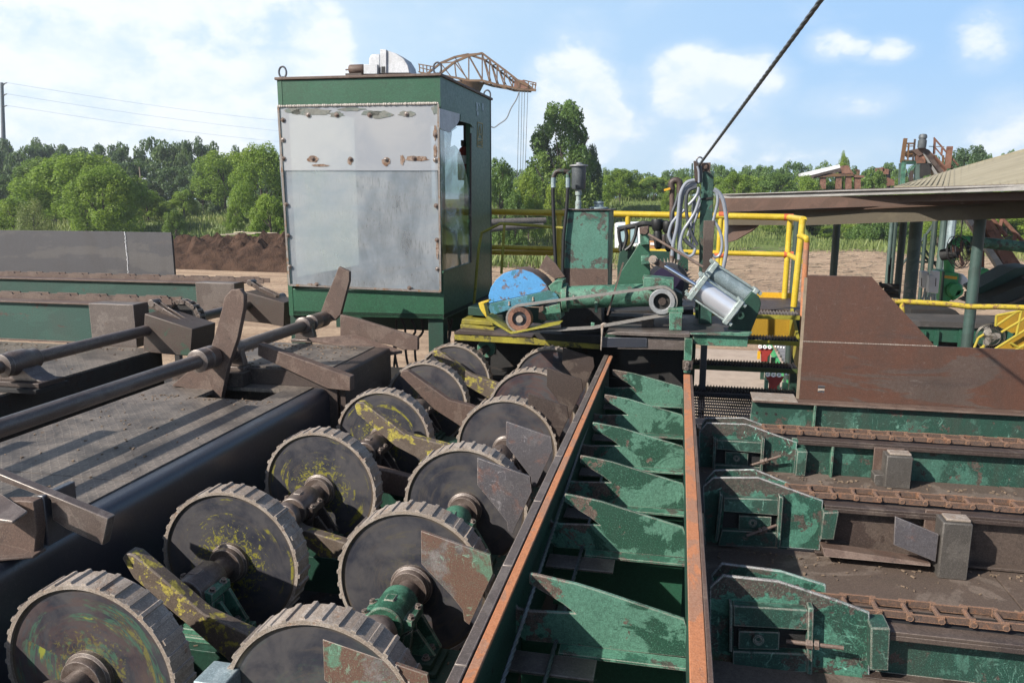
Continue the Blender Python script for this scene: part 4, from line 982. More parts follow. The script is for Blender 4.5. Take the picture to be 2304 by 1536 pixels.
GB = {'housing': 'green', 'pedestal': 'green', 'base_plate': 'green_dark', 'bolts': 'shaft'}
DB = {'housing': 'shaft', 'pedestal': 'beambrown', 'base_plate': 'green_dark', 'bolts': 'shaft'}
PB = {'housing': 'shaft', 'pedestal': 'green', 'base_plate': 'green', 'bolts': 'shaft'}
for i, (m_, lb) in enumerate([(PB, 'green bearing at the bottom frame edge, before the yellow-and-green ringed wheel'), (PB, 'brown bearing with green foot in front of the yellow-splashed wheel'), (DB, 'dark brown bearing in front of the third wheel of the left row'), (DB, 'dark bearing hidden mostly behind the third wheel of the left row'), (DB, 'dark bearing before the fifth wheel of the left row')]):
    bearing(XLs, RY_L[i] - .245, lb, m_)
for i, (m_, lb) in enumerate([(GB, 'green bearing under the nearest deflector plate at the bottom frame edge'), (GB, 'bright green chipped bearing with bolts, second wheel of the right row'), (GB, 'green and brown bearing beside the third wheel of the right row'), (DB, 'small dark bearing behind the fourth deflector plate'), (DB, 'dark bearing before the fifth wheel of the right row')]):
    bearing(XRs, RY_R[i] - .245, lb, m_)
# --- cross beams that carry the bearings, and black panels added below as shade
for i in range(5):
    y = (RY_L[i] + RY_R[i]) / 2 - .25
    t = thing('cross_beam', ['nearest green cross beam carrying the two front bearings', 'second green cross beam, behind the nearest wheels', 'third cross beam, dark green, below the middle wheels', 'fourth cross beam, dark, below the small wheels', 'fifth cross beam, dark, farthest under the rolls'][i], 'beam', (-1.65, y, 1.9), 'cross beams under the rolls')
    MB().box(XL+.02, -.70, y-.13, y+.12, ZS-.24, ZS-.226).build('flange', M['green_dark'], t, bevel=.002)
    MB().box(XL+.02, -.70, y-.13, y-.115, ZS-.44, ZS-.24).build('web', M['green_dark'], t)
t = thing('pit_shade_panels', 'black panels under the toothed rolls, added for darkness in the pit', 'frame', (-1.7, 4, 1.5))
MB().box(XL-1.3, .2, -1, 7.9, 1.60, 1.62).build('floor_plate', M['black'], t)
MB().box(XL-1.3, .2, 7.9, 7.93, 1.60, 2.35).build('end_wall', M['black'], t)
for x0, x1 in ((XL+.0, XL+.02), (-.70,-.68)): MB().box(x0, x1, -1, 7.9, 1.62, 2.2).build('dark_panel', M['black'], t)
# --- kicker arms between the rows
ARMS = [(2.68, [(274,1256),(283,1243),(300,1247),(405,1335),(457,1380),(551,1424),(600,1450),(590,1560),(516,1488),(408,1394),(300,1300)], 'nearest bent arm, yellow-smeared, rising beside the yellow-splashed wheel'),
        (3.78, [(560,1130),(620,1150),(678,1190),(779,1222),(830,1240),(825,1360),(770,1300),(710,1245),(650,1200)], 'second bent arm, brownish olive, lying low between the wheels'),
        (4.85, [(740,990),(800,1020),(843,1052),(922,1073),(960,1088),(955,1160),(915,1120),(860,1108),(790,1060)], 'third bent arm, brown, lying low between the middle wheels'),
        (4.86, None, None),
        (5.92, [(900,845),(904,834),(917,833),(1009,899),(1057,912),(1090,925),(1085,1000),(1030,955),(977,921),(908,852)], 'fifth bent arm, brown with a trace of green, in front of the small wheels'),
        (6.95, [(972,796),(976,788),(987,788),(1061,842),(1113,860),(1150,872),(1140,925),(1092,893),(1040,862),(977,804)], 'farthest bent arm, raised in front of the last wheel of the left row')]
ARMS[3] = (4.93, [(798,914),(802,905),(816,905),(911,976),(984,996),(1020,1006),(1015,1075),(939,1030),(890,1004),(803,931)], 'fourth bent arm, yellow-painted, raised across the yellow-ringed wheel')
ARMS[2] = (4.62, ARMS[2][1], ARMS[2][2])
for i, (y, o, lb) in enumerate(ARMS):
    ob = MB().prism(PY(y, o), (0, .065, 0)).build('bent_kicker', M['arm' if i not in (2, 4) else 'rust'], bevel=.006); tag(ob, lb, 'kicker', 'bent kickers between the rolls')
# --- small grey box at the very bottom
p = P(485, 1526, Y=2.15); o = MB().box(p.x-.07, p.x+.05, 2.12, 2.25, p.z-.2, p.z).build('junction_box', M['alu'], bevel=.006)
tag(o, 'small pale blue-grey box at the bottom frame edge between the two nearest wheels', 'box')

# ================================================================== the trough: two rusty rails with green fins
t = thing('log_trough', 'long green trough between two rusty orange rails, with a row of shark-fin plates', 'trough', (-.23, 3.5, 2.0))
XR0, XR1 = P(1034,1536,Z=2.8).x, P(1065,1536,Z=2.8).x
MB().box(XR0+.005, XR1, -.6, 6.86, 2.785, 2.80).build('rail', M['orange'], t, bevel=.003)
mb = MB(); y = -.6
while y < 6.8:
    mb.box(P(1003,1536,Z=2.8).x, XR0, y, min(y+.655, 6.86), 2.765, 2.806); y += .66
mb.build('wear_strip', M['violet'], t, bevel=.003)
MB().box(XR1-.045, XR1-.03, -.6, 6.86, 2.28, 2.785).build('web', M['green_dark'], t)
MB().box(P(1003,1536,Z=2.8).x+.01, P(1003,1536,Z=2.8).x+.02, -.6, 6.86, 2.3, 2.765).build('outer_web', M['beambrown'], t)
XS0, XS1 = P(1552,1536,Z=2.8).x, P(1607,1536,Z=2.8).x
MB().box(XS0, XS0+.052, -.6, 6.24, 2.785, 2.801).build('rail', M['orange'], t, bevel=.003)
MB().box(XS0+.0525, XS1, -.6, 6.24, 2.783, 2.799).build('rail_edge', M['rail2'] if 'rail2' in M else M['rust'], t, bevel=.003)
MB().box(XS1-.02, XS1-.008, -.6, 6.24, 2.0, 2.783).build('web', M['green_dark'], t)
MB().box(XS0+.002, XS0+.012, -.6, 6.24, 2.55, 2.785).build('inner_web', M['green_dark'], t)
fin = [(1191,1290),(1205,1292),(1297,1313),(1346,1328),(1540,1393),(1547,1415),(1553,1420),(1553,1480),(1300,1452),(1180,1440),(1118,1415),(1130,1310),(1143,1330),(1152,1355),(1166,1369),(1190,1374),(1293,1379),(1265,1357),(1190,1312)]
F0 = [(p.x, p.z) for p in PY(2.72, fin)]
FY = [2.72, 3.56, 4.15, 4.82, 5.56, 6.42]; FZ = [0, 0, 0, 0, 0, 0]
tips = [(1191,1290),(1271,1090),(1306,1002),(1334,933),(1361,868),(1379,817)]
xr = F0[6][0]
for i, y in enumerate([1.75] + FY):
    j = max(i-1, 0)
    tp = P(*tips[j], Y=y) if i else None
    sx = (xr - tp.x) / (xr - F0[0][0]) if tp else 1
    mb = MB(); out = []
    for k, (x, z) in enumerate(F0):
        fx = (xr - x) / (xr - F0[0][0]); x2 = xr - (xr - x) * (sx if k in (0,1,2,16,17,18) else 1) ; x2 = max(x2, XR1-.04)
        out.append((x2, y, z))
    mb.prism(out, (0, .016, 0)); mb.build('fin', M['green_fin'], t, bevel=.003)
    zb = F0[7][1]
    MB().box(XR1+.15, XS0+.01, y-.07, y-.001, zb-.012, zb+.0).build('fin_foot', M['green_mint'], t, bevel=.002)
    MB().box(XR1-.02, XR1+.30, y-.20, y-.071, zb-.02, zb-.008).build('wear_plate', M['violet'], t, bevel=.003)
mb = MB()
for y in [1.75] + FY: MB().box(XR1-.028, XS0+.002, y+.10, y+.12, 2.12, 2.44).box(XR1-.028, XS0+.002, y+.1201, y+.30, 2.12, 2.135).build('cross_member', M['green_af'], t)
MB().box(XR1-.03, XS1-.02, -.6, 6.9, 1.98, 2.0).build('trough_floor', M['green_af'], t)
# deflector plates welded to the outer side of the left rail
D1 = [(947,1194),(1103,1249),(1109,1290),(1056,1405),(1044,1396),(1041,1372),(1017,1341),(948,1268)]
D0 = [(p.x, p.z) for p in PY(3.0, D1)]
xo = P(1003,1536,Z=2.8).x
tl = [((728,1483), 2.22), ((947,1194), 3.0), ((1074,1030), 3.86), ((1139,948), 4.55), ((1188,884), 5.25), ((1231,827), 6.1), ((1266,782), 7.0)]
for i, (px, y) in enumerate(tl):
    a = P(*px, Y=y); dz = max(-.06, min(.06, a.z - D0[0][1])); dx = a.x - D0[0][0]
    out = [(min(x + (dx if k in (0, 7) else dx*.3), xo+.012), y, z + dz) for k, (x, z) in enumerate(D0)]
    o = MB().prism(out, (0, .016, 0)).build('deflector_plate', M['deflector_green' if i < 2 else 'deflector' if i < 4 else 'beambrown'], t, bevel=.002)
    o['label'] = ['deflector plate with green and rust patches', 'deflector plate, orange-brown with green edge', 'deflector plate scuffed to bare grey', 'grey deflector plate', 'brown deflector plate', 'brown deflector plate', 'brown deflector plate'][i]
# wire ropes running down the trough
for a, b, lb in (((1130,1536),(1375,800),'wire rope lying along the left side of the trough'), ((1225,1536),(1330,1160),'second wire rope, along the middle of the trough')):
    p = P(*a, Z=2.62 if lb[0] == 'w' else 2.50); q = P(*b, Z=2.62 if lb[0] == 'w' else 2.50)
    d = (q - p); p = p - d * .45; q = q + d * (0 if lb[0] == 'w' else .8); d = (q - p); L = d.length; dn = d.normalized(); u = dn.orthogonal().normalized(); w = dn.cross(u); mb = MB()
    n = int(L / .02)
    for k in range(3):
        pts = [p + dn*(L*j/n) + (u*math.cos(j*.9+k*2.09) + w*math.sin(j*.9+k*2.09))*.0045 for j in range(n+1)]
        mb.path(pts, .0048, 5, 1)
    tag(mb.build('wire_rope', M['wire']), lb, 'wire rope', 'wire ropes in the trough')
# ================================================================== RIGHT: chain beams
def chain_beam(Yf, zref, nose, nose_back, flange_px, face_bottom, box_px, frame, rod, blk, lab, mats, i):
    """beam running right from the trough, with nose plates, take-up window, chain on top. zref: height of the chain guide top"""
    t = thing('chain_beam', lab, 'conveyor', (1.2, Yf, 2.0), 'chain beams right of the trough')
    face = PY(Yf, nose); MB().prism(face, (0, .016, 0)).build('nose_plate', M['nose'], t, bevel=.004)
    bk = PY(Yf + .26, nose_back); MB().prism(bk, (0, .016, 0)).build('back_nose_plate', M['nose'], t, bevel=.004)
    x0 = face[3].x if False else max(p.x for p in face); X1 = 7.5
    zt = zref
    mb = MB().box(x0+.001, X1, Yf-.03, Yf+.045, zt-.035, zt-.02); mb.box(x0+.001, X1, Yf-.03, Yf-.02, zt-.058, zt-.0352)
    mb.build('flange', M['beambrown'], t, bevel=.003)
    zb = P(*face_bottom, Y=Yf).z
    MB().box(x0-.03, X1, Yf+.03, Yf+.045, zb, zt-.034).build('web', M[mats[1]], t)
    MB().box(x0-.03, X1, Yf-.02, Yf+.12, zb-.015, zb).build('bottom_flange', M['beambrown'], t, bevel=.002)
    xn = min(p.x for p in face)
    # guide rails both sides of the chain
    MB().box(face[2].x-.05, X1, Yf+.177, Yf+.195, zt-.03, zt-.004).build('chain_guide', M['rust'], t); MB().box(face[2].x-.05, X1, Yf+.047, Yf+.176, zt-.045, zt-.034).build('chain_bed', M['black'], t)
    return t, x0, zt, zb
def roller_chain(t, xs, X1, yc, zt, pitch, w, dz):
    mb = MB(); mb2 = MB(); x = xs; k = 0
    while x < X1:
        o = w/2 if k % 2 else w/2 - .012
        for s in (-1, 1): mb.box(x-.012, x+pitch+.012, yc+s*o-.004, yc+s*o+.004, zt, zt+dz)
        mb2.tube((x, yc-w/2-.008, zt+dz/2), (x, yc+w/2+.008, zt+dz/2), .0105, n=10)
        for s in (-1, 1): mb2.tube((x, yc+s*w/2, zt+dz/2), (x, yc+s*(w/2+.012), zt+dz/2), .013, n=10)
        x += pitch; k += 1
    mb.build('chain_links', M['chainrust'], t, bevel=0); mb2.build('chain_rollers', M['chainrust'], t)
M['chainrust'] = worn('orange_rusted_chain', (.14, .09, .068), (.26, .125, .07), (.08, .055, .045), chip=.42, fade=.40, scale=22, rough=.55, metal=.1, edge=.005, edgecol=(.50, .27, .15))
M['rail2'] = M['rust']
def cr(px, py): return (1560 + px/2.341, 880 + py/2.341)        # survey-sheet coordinates of the right-hand detail
def crs(l): return [cr(*p) for p in l]
BE = []
Yn = 3.03
t, x0, zt, zb = chain_beam(Yn, P(1900,1362,Y=Yn+.1).z, crs([(85,1030),(155,968),(445,998),(760,1100),(930,1165),(930,1512),(600,1540),(85,1530)]), crs([(95,968),(150,905),(460,945),(700,1020),(700,1120),(100,1100)]), None, cr(1000,1500), None, None, None, None,
    'nearest chain beam, chipped bright green, with a take-up window and rusty chain', ('green_beam', 'green_beam'), 0)
roller_chain(t, P(1832,1335,Y=Yn+.16).x, 7.4, Yn+.118, zt-.014, .115, .115, .030); BE.append((t, x0, zt, zb, Yn))
def window(t, Y, strips, top, bot, hole, blk, circ, rod, side, m='green_beam'):
    for s in strips: MB().prism(PY(Y-.05, s), (0, .05, 0)).build('window_upright', M[m], t, bevel=.004)
    MB().prism(PY(Y-.045, top), (0, .044, 0)).build('window_lintel', M[m], t, bevel=.004)
    MB().prism(PY(Y-.045, bot), (0, .044, 0)).build('window_sill', M[m], t, bevel=.004)
    MB().prism(PY(Y-.004, hole), (0, .003, 0)).build('window_recess', M['black'], t)
    MB().prism(PY(Y-.03, blk), (0, .025, 0)).build('take_up_block', M[m], t, bevel=.003)
    c, r = P(*circ, Y=Y-.031), .022
    MB().lathe(c, (0,-1,0), [(r,-.0),(r,.012),(r*.6,.012),(r*.55,.004),(.001,.003)], 20).build('shaft_boss', M[m], t)
    a, b = P(*rod[0], Y=Y-.035), P(*rod[1], Y=Y-.075)
    mb = MB().tube(a, b, .0085, n=10); mb.tube(a.lerp(b,.35), a.lerp(b,.47), .019, n=6); mb.tube(a.lerp(b,.5), a.lerp(b,.58), .019, n=6)
    mb.build('adjusting_bolt', M['rust'], t)
    MB().prism(PY(Y-.06, side), (0, .11, 0)).build('side_box', M[m], t, bevel=.005)
window(t, Yn, [crs([(190,1120),(207,1128),(205,1372),(188,1372)]), crs([(605,1140),(636,1142),(626,1492),(598,1495)])],
       crs([(210,1128),(604,1152),(604,1258),(212,1236)]), crs([(207,1368),(600,1382),(598,1480),(205,1470)]), crs([(212,1238),(602,1262),(600,1380),(212,1365)]),
       crs([(238,1262),(455,1268),(452,1362),(236,1356)]), cr(342,1302), (cr(490,1315), cr(792,1350)), crs([(935,1245),(1040,1248),(1030,1472),(932,1470)]))
Yn = 4.22
t, x0, zt, zb = chain_beam(Yn, P(1900,1112,Y=Yn+.1).z, crs([(50,500),(105,453),(340,452),(600,545),(685,575),(668,838),(440,820),(60,815)]), crs([(60,470),(110,415),(325,410),(540,500),(540,560),(80,560)]), None, cr(800,850), None, None, None, None,
    'middle chain beam, dark brown side and heavily worn green nose', ('green_beam', 'beambrown'), 1)
roller_chain(t, P(1772,1090,Y=Yn+.16).x, 7.4, Yn+.118, zt-.014, .115, .115, .030); BE.append((t, x0, zt, zb, Yn))
window(t, Yn, [crs([(140,540),(158,550),(130,790),(112,785)]), crs([(452,552),(476,560),(458,822),(436,820)])],
       crs([(160,560),(450,570),(446,655),(158,632)]), crs([(150,730),(440,745),(436,818),(130,812)]), crs([(160,634),(448,656),(446,744),(152,728)]),
       crs([(240,655),(412,662),(410,735),(238,728)]), cr(312,690), (cr(438,705), cr(280,760)), crs([(685,638),(768,636),(742,782),(668,780)]))
Yn = 5.28
t, x0, zt, zb = chain_beam(Yn, P(1900,975,Y=Yn+.1).z, crs([(30,215),(70,165),(280,172),(480,245),(548,268),(530,462),(355,450),(30,440)]), crs([(40,190),(60,140),(265,138),(400,188),(400,230),(60,230)]), None, cr(700,490), None, None, None, None,
    'farthest chain beam, dark green side, in front of the long green girder', ('green_beam', 'green_beam'), 2)
roller_chain(t, P(1718,968,Y=Yn+.16).x, 7.4, Yn+.118, zt-.014, .115, .115, .030); BE.append((t, x0, zt, zb, Yn))
window(t, Yn, [crs([(105,245),(122,250),(112,410),(98,408)]), crs([(362,245),(378,250),(366,422),(350,420)])],
       crs([(124,256),(360,270),(358,328),(122,305)]), crs([(115,385),(352,400),(350,420),(112,412)]), crs([(124,307),(358,330),(352,400),(116,385)]),
       crs([(168,318),(290,325),(288,392),(166,386)]), cr(228,352), (cr(300,390), cr(462,340)), crs([(548,316),(603,318),(590,448),(536,445)]))
# stiffener bars on the far beam
for px in ((735,290,708,480),):
    a = P(*cr(px[0], px[1]), Y=Yn-.02); b = P(*cr(px[2], px[3]), Y=Yn-.02)
    MB().bar((a.x, Yn-.01, a.z), (a.x, Yn-.01, b.z), .015, .05, up=(0,1,0)).build('stiffener', M['green_mint'], t, bevel=.003)
# --- floor plates between the beams
def floor(y0, y1, z, x0, lab, seams):
    t = thing('floor_plate', lab, 'floor plate', ((x0+3)/2, (y0+y1)/2, z), 'brown floor plates between the chain beams'); x = x0
    for s in seams + [7.5]:
        MB().box(x, s-.006, y0, y1, z-.012, z + (.0 if s != 7.5 else .003)).build('plate', M['floorplate'], t, bevel=.002); x = s
M['floorplate'] = worn('brown_floor_plate', (.11, .078, .060), (.20, .155, .125), (.07, .048, .04), chip=.42, fade=.5, scale=3.5, rough=.6, bump=.25, chipsoft=.2, dirt=.45)
Z1F = P(*cr(1360,990), Y=4.07).z; Z2F = P(*cr(1075,512), Y=5.12).z
floor(3.32, 4.26, Z1F, .16, 'brown floor plate between the nearest and the middle chain beam', [1.68])
floor(4.48, 5.30, Z2F, .16, 'brown floor plate between the middle and the farthest chain beam', [2.1])
floor(1.2, 3.0, BE[0][3]+.0, .16, 'dark floor plate at the bottom frame edge, before the nearest beam', [])
floor(5.55, 6.2, BE[2][3]+.0, .16, 'narrow floor plate behind the farthest chain beam', [])
z_f1 = Z1F
o = MB().prism([P(*cr(x,y), Y=Y) for x,y,Y in ((680,822,4.12),(1250,905,4.1))] + [P(*cr(x,y), Y=Y) for x,y,Y in ((1250,922,4.08),(690,870,4.1))], (0, .10, -.01)).build('loose_plate', M['rust'], bevel=.002)
tag(o, 'loose bent strip of plate lying at the foot of the middle chain beam', 'plate')
# --- box posts
def boxpost(Y, x0p, x1p, z0, topy, lab, w):
    a = P(*cr(x0p, topy), Y=Y); b = P(*cr(x1p, topy), Y=Y)
    t = thing('box_post', lab, 'post', ((a.x+b.x)/2, Y, z0), 'square box posts between the chain beams')
    MB().box(a.x, b.x, Y, Y+.12, z0, a.z).build('post', M['postgrey'], t, bevel=.006)
    MB().box(a.x-.05, b.x-.02, Y+.122, Y+.135, a.z-.16, a.z+.015).build('back_plate', M['rust'], t, bevel=.003)
    mb = MB().box(a.x+.02, b.x-.005, Y+.02, Y+.10, a.z+.001, a.z+.014); mb.build('cap_plate', M['rim'], t, bevel=.003)
    return t, a, b
M['postgrey'] = worn('brown_grey_box_steel', (.105, .095, .085), (.155, .14, .125), (.085, .055, .04), chip=.42, fade=.5, scale=7, rough=.5, metal=.25, bump=.15, chipsoft=.2, edge=.006, edgecol=(.28,.25,.22))
y1_ = P(*cr(1360,990), Z=z_f1).y
t, a, b = boxpost(y1_, 1318, 1478, z_f1, 690, 'taller grey box post with a slanted plate on its left side', 0)
MB().prism([P(*cr(x,y), Y=y1_+.01) for x,y in ((1064,660),(1292,752),(1276,898),(1056,808))], (0, .012, 0)).build('slanted_plate', M['deflector'], t, bevel=.002)
z_f2 = Z2F; y2_ = P(*cr(1075,512), Z=z_f2).y
t, a, b = boxpost(y2_, 1022, 1160, z_f2, 340, 'shorter grey box post standing farther back, before the farthest chain beam', 0)
MB().prism([P(*cr(x,y), Y=y2_+.02) for x,y in ((955,440),(1010,440),(1005,515),(975,515),(952,480))], (0, .10, 0)).build('side_box', M['postgrey'], t, bevel=.004)

# --- long green girder with the big brown plate on it
Yg = 6.22
def c2(px, py): return (1560 + px/3.097, 600 + py/3.097)
def c2s(l): return [c2(*p) for p in l]
t = thing('green_girder', 'long dark green girder with punched holes under the big brown plate', 'girder', (2, Yg, 2.0))
gt = P(*c2(900,950), Y=Yg).z
g0 = P(*c2(412,905), Y=Yg); gbz = P(*c2(900,1150), Y=Yg).z - .12
mb = MB().prism([(g0.x, Yg, gt-.01), (g0.x-.02, Yg, gbz), (9, Yg, gbz), (9, Yg, gt-.01)], (0, .014, 0)); mb.build('web', M['green_beam'], t)
MB().box(g0.x+.0, 9, Yg-.05, Yg+.13, gt-.0095, gt+.004).build('flange', M['rust'], t, bevel=.003)
p = [P(*c2(x,y), Z=gt+.008) for x,y in ((412,875),(725,890),(725,925),(515,922),(412,898))]
MB().prism([(g0.x, Yg-.05, gt+.006), (P(*c2(725,900),Y=Yg).x, Yg-.05, gt+.006), (P(*c2(725,900),Y=Yg).x, Yg+.2, gt+.006), (g0.x, Yg+.2, gt+.006)], (0,0,.008)).build('end_plate', M['rim'], t, bevel=.002)
xs = P(*c2(840,1000), Y=Yg).x
MB().box(xs-.008, xs+.008, Yg-.05, Yg, gbz, gt-.01).build('stiffener', M['green_mint'], t, bevel=.002)
for hx, hy in ((443,1018),(508,1022),(575,1027),(1893,1175),(2022,1184)):
    c = P(*c2(hx,hy), Y=Yg-.001); MB().tube(c + Vector((0,-.001,0)), c + Vector((0,.004,0)), .011, n=16).build('bolt_hole', M['black'], t)
Yq = 6.30
t = thing('side_plate', 'big upright brown steel plate with a sloping shoulder and a welded seam', 'steel plate', P(2000, 900, Y=Yq))
q = PY(Yq, c2s([(737,925),(783,522),(1680,572),(2304,606)])); X9 = 9
zt_ = q[3].z
lo = [Vector((q[0].x, Yq, gt+.006)), Vector((q[0].x, Yq, q[1].z)), Vector((P(*c2(1680,572),Y=Yq).x, Yq, q[1].z)), Vector((X9, Yq, q[1].z)), Vector((X9, Yq, gt+.006))]
hx0, hx1 = P(*c2(868,850), Y=Yq).x, P(*c2(917,850), Y=Yq).x; hz0, hz1 = P(*c2(890,876), Y=Yq).z, P(*c2(890,827), Y=Yq).z
mb = MB(); zl, zh = gt+.006, q[1].z
mb.box(q[0].x, hx0, Yq, Yq+.014, zl, zh); mb.box(hx1, X9, Yq, Yq+.014, zl, zh); mb.box(hx0, hx1, Yq, Yq+.014, zl, hz0); mb.box(hx0, hx1, Yq, Yq+.014, hz1, zh)
mb.build('lower_plate', M['rustplate'], t)
u = PY(Yq, c2s([(795,60),(1240,75),(1690,565)]))
MB().prism([Vector((q[0].x, Yq, zh+.004)), Vector((q[0].x, Yq, u[0].z)), Vector((u[1].x, Yq, u[0].z)), Vector((P(*c2(1680,572),Y=Yq).x, Yq, zh+.004))], (0, .014, 0)).build('upper_plate', M['rustplate'], t)
mb = MB(); x = q[0].x; rr = random.Random(3)
while x < P(*c2(1700,572),Y=Yq).x: mb.ball((x, Yq+.001, zh+.002), .0045+rr.random()*.002, 6, 4); x += .012
mb.build('weld_seam', M['rim'], t)
MB().box(q[0].x-.02, q[0].x-.001, Yq+.0, Yq+.03, zl, u[0].z-.02).build('edge_bar', M['wood'], t)
# ================================================================== operator cab
def PP(px, py, p0, nrm, out=0):
    d = _fw + _rt * ((px - 1152) / FPX) - _up * ((py - 768) / FPX); nrm = Vector(nrm).normalized()
    return EYE + d * ((Vector(p0) + nrm * out - EYE).dot(nrm) / d.dot(nrm))
CZ0, CZ1 = 2.95, 5.4
cA = P(623,181,Z=CZ1); cB = P(990,172,Z=CZ1); cC = P(1105,226,Z=CZ1); cD = cC + (cA - cB)
fn = (cB - cA).cross(Vector((0,0,1))).normalized();  fn = fn if fn.y < 0 else -fn       # out of the front face
sn = (cC - cB).cross(Vector((0,0,1))).normalized();  sn = sn if sn.x > 0 else -sn       # out of the side face
cab = thing('operator_cab', 'tall dark green operator cab with a big hazed plastic window and a broken side pane', 'operator cab', (cB.x-.8, cB.y+.9, CZ0))
F_ = lambda x, y, o=0: PP(x, y, cA, fn, o)
S_ = lambda x, y, o=0: PP(x, y, cB, sn, o)
def col(v, z): return Vector((v.x, v.y, z))
TH = .05
def facepanel(A, B, u0, u1, z0, z1, n, th=TH):
    p = A + (B - A) * u0; q = A + (B - A) * u1
    return MB().prism([col(p, z0), col(q, z0), col(q, z1), col(p, z1)], -n * th)
zt_w = F_(800, 240).z; zb_w = F_(820, 652).z
facepanel(cA, cB, 0, 1, zt_w, CZ1, fn).build('front_band', M['cab'], cab, bevel=.006)
facepanel(cA, cB, 0, 1, CZ0, zb_w, fn).build('front_skirt', M['cab'], cab, bevel=.006)
facepanel(cA, cB, 0, .035, zb_w, zt_w, fn).build('corner_post', M['cab'], cab, bevel=.004)
facepanel(cA, cB, .962, 1, zb_w, zt_w, fn).build('corner_post', M['cab'], cab, bevel=.004)
# side face: sheet with a window hole
L = (cC - cB); uA = .055; uB = ((S_(1059, 400) - cB).xy.length) / L.xy.length
zt_s = S_(1020, 262).z; zb_s = S_(1030, 600).z
mb = MB()
for u0, u1, z0, z1 in ((0, 1, zt_s, CZ1), (0, 1, CZ0, zb_s), (0, uA, zb_s, zt_s), (uB, 1, zb_s, zt_s)):
    p = cB + L*u0; q = cB + L*u1; mb.prism([col(p, z0), col(q, z0), col(q, z1), col(p, z1)], -sn * (TH if u0 else TH-.001))
mb.build('side_wall', M['cab'], cab, smooth=0)
# rear and far walls with their own window openings
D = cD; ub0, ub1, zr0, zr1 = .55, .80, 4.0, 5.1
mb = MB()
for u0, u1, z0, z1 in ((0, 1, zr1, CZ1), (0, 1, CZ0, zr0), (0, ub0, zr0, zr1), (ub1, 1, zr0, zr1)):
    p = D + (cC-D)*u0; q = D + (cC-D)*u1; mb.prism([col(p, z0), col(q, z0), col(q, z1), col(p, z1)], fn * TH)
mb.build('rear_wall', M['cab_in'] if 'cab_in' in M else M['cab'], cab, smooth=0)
mb = MB()
for u0, u1, z0, z1 in ((0, 1, 5.2, CZ1), (0, 1, CZ0, 3.35), (0, .06, 3.35, 5.2), (.93, 1, 3.35, 5.2)):
    p = cA + (D-cA)*u0; q = cA + (D-cA)*u1; mb.prism([col(p, z0), col(q, z0), col(q, z1), col(p, z1)], sn * TH)
mb.build('far_wall', M['cab'], cab, smooth=0)
MB().prism([col(cA+(D-cA)*.05, 3.33), col(cA+(D-cA)*.94, 3.33), col(cA+(D-cA)*.94, 5.22), col(cA+(D-cA)*.05, 5.22)], -sn*.006).build('far_window', M['plexi_far'], cab)
MB().prism([col(cA, CZ0+.01), col(cB, CZ0+.01), col(cC, CZ0+.01), col(D, CZ0+.01)], (0, 0, .04)).build('floor', M['black'], cab)
ex = .02
MB().prism([col(cA,CZ1+.001)+Vector((-ex,-ex,0)), col(cB,CZ1+.001)+Vector((ex,-ex,0)), col(cC,CZ1+.001)+Vector((ex,ex,0)), col(D,CZ1+.001)+Vector((-ex,ex,0))], (0, 0, .028)).build('roof', M['rust'], cab, bevel=.006)
# front window sheets
MB().prism([F_(630,382,.030), F_(984,380,.030), F_(990,655,.030), F_(652,640,.030)], -fn * .006).build('window_sheet', M['plexi'], cab)
MB().prism([F_(626,240,.040), F_(985,233,.040), F_(986,384,.040), F_(630,384,.040)], -fn * .006).build('upper_window_strip', M['plexi_top'], cab)
mb = MB()
for a, b, w in (((624,239),(986,232),.016),((626,240),(651,641),.022),((986,234),(991,656),.020),((651,641),(991,656),.022)):
    mb.bar(F_(*a,.044), F_(*b,.044), .010, w, up=(0,0,1) if a[1] != 240 and a[1] != 234 else (1,0,0))
mb.build('window_trim', M['trim'] if 'trim' in M else M['offwhite'], cab, smooth=0)
mb = MB(); rr = random.Random(6)
for i in range(90):
    f = i/89; mb.ball(F_(626 + 359*f, 239.5 - 7*f, .045), rr.uniform(.010, .017), 6, 4)
mb.build('sealant_bead', M['sealant'] if 'sealant' in M else M['offwhite'], cab)
SCR = [(693,259),(757,259),(831,259),(914,257),(703,357),(788,358),(868,359),(931,356),(636,270),(636,315),(637,357),(979,304),(979,360),(981,463),(983,540),(984,605),(643,460),(647,530),(651,600),(712,640),(921,648)]
for i, (x, y) in enumerate(SCR):
    p = F_(x, y, .048); mb = MB().lathe(p, fn, [(.0,-.004),(.024,-.004),(.024,.001),(.013,.002),(.013,.009),(.006,.012),(.0,.012)], 14); mb.build('washer_screw', M['rust'] if i % 3 else M['shaft'], cab)
# flaked glue and rust patches on the strip, real thin flakes
rr = random.Random(12); mb = MB()
def flake(cx, cy, w, h, n=16):
    pts = []
    for k in range(n):
        a = 6.283*k/n; r = 1 + rr.uniform(-.28, .22); pts.append(F_(cx + math.cos(a)*w*r, cy + math.sin(a)*h*r, .042))
    mb.prism(pts, fn * .0015)
for c in ((700,252,42,9),(757,258,18,6),(835,255,22,7),(853,258,28,9),(916,256,22,7),(980,246,9,11),(660,249,18,8),(790,246,30,4)): flake(*c)
mb.build('flaked_glue', M['flake'] if 'flake' in M else M['rust'], cab)
mb = MB()
for c in ((705,358,13,7),(788,362,6,8),(868,364,10,10),(905,360,5,13),(938,357,26,6),(720,372,20,3),(979,340,4,14),(979,300,4,16),(645,540,3,18),(984,560,3,24),(700,640,10,2)): flake(*c)
mb.build('rust_stain', M['rustspot'] if 'rustspot' in M else M['rust'], cab)
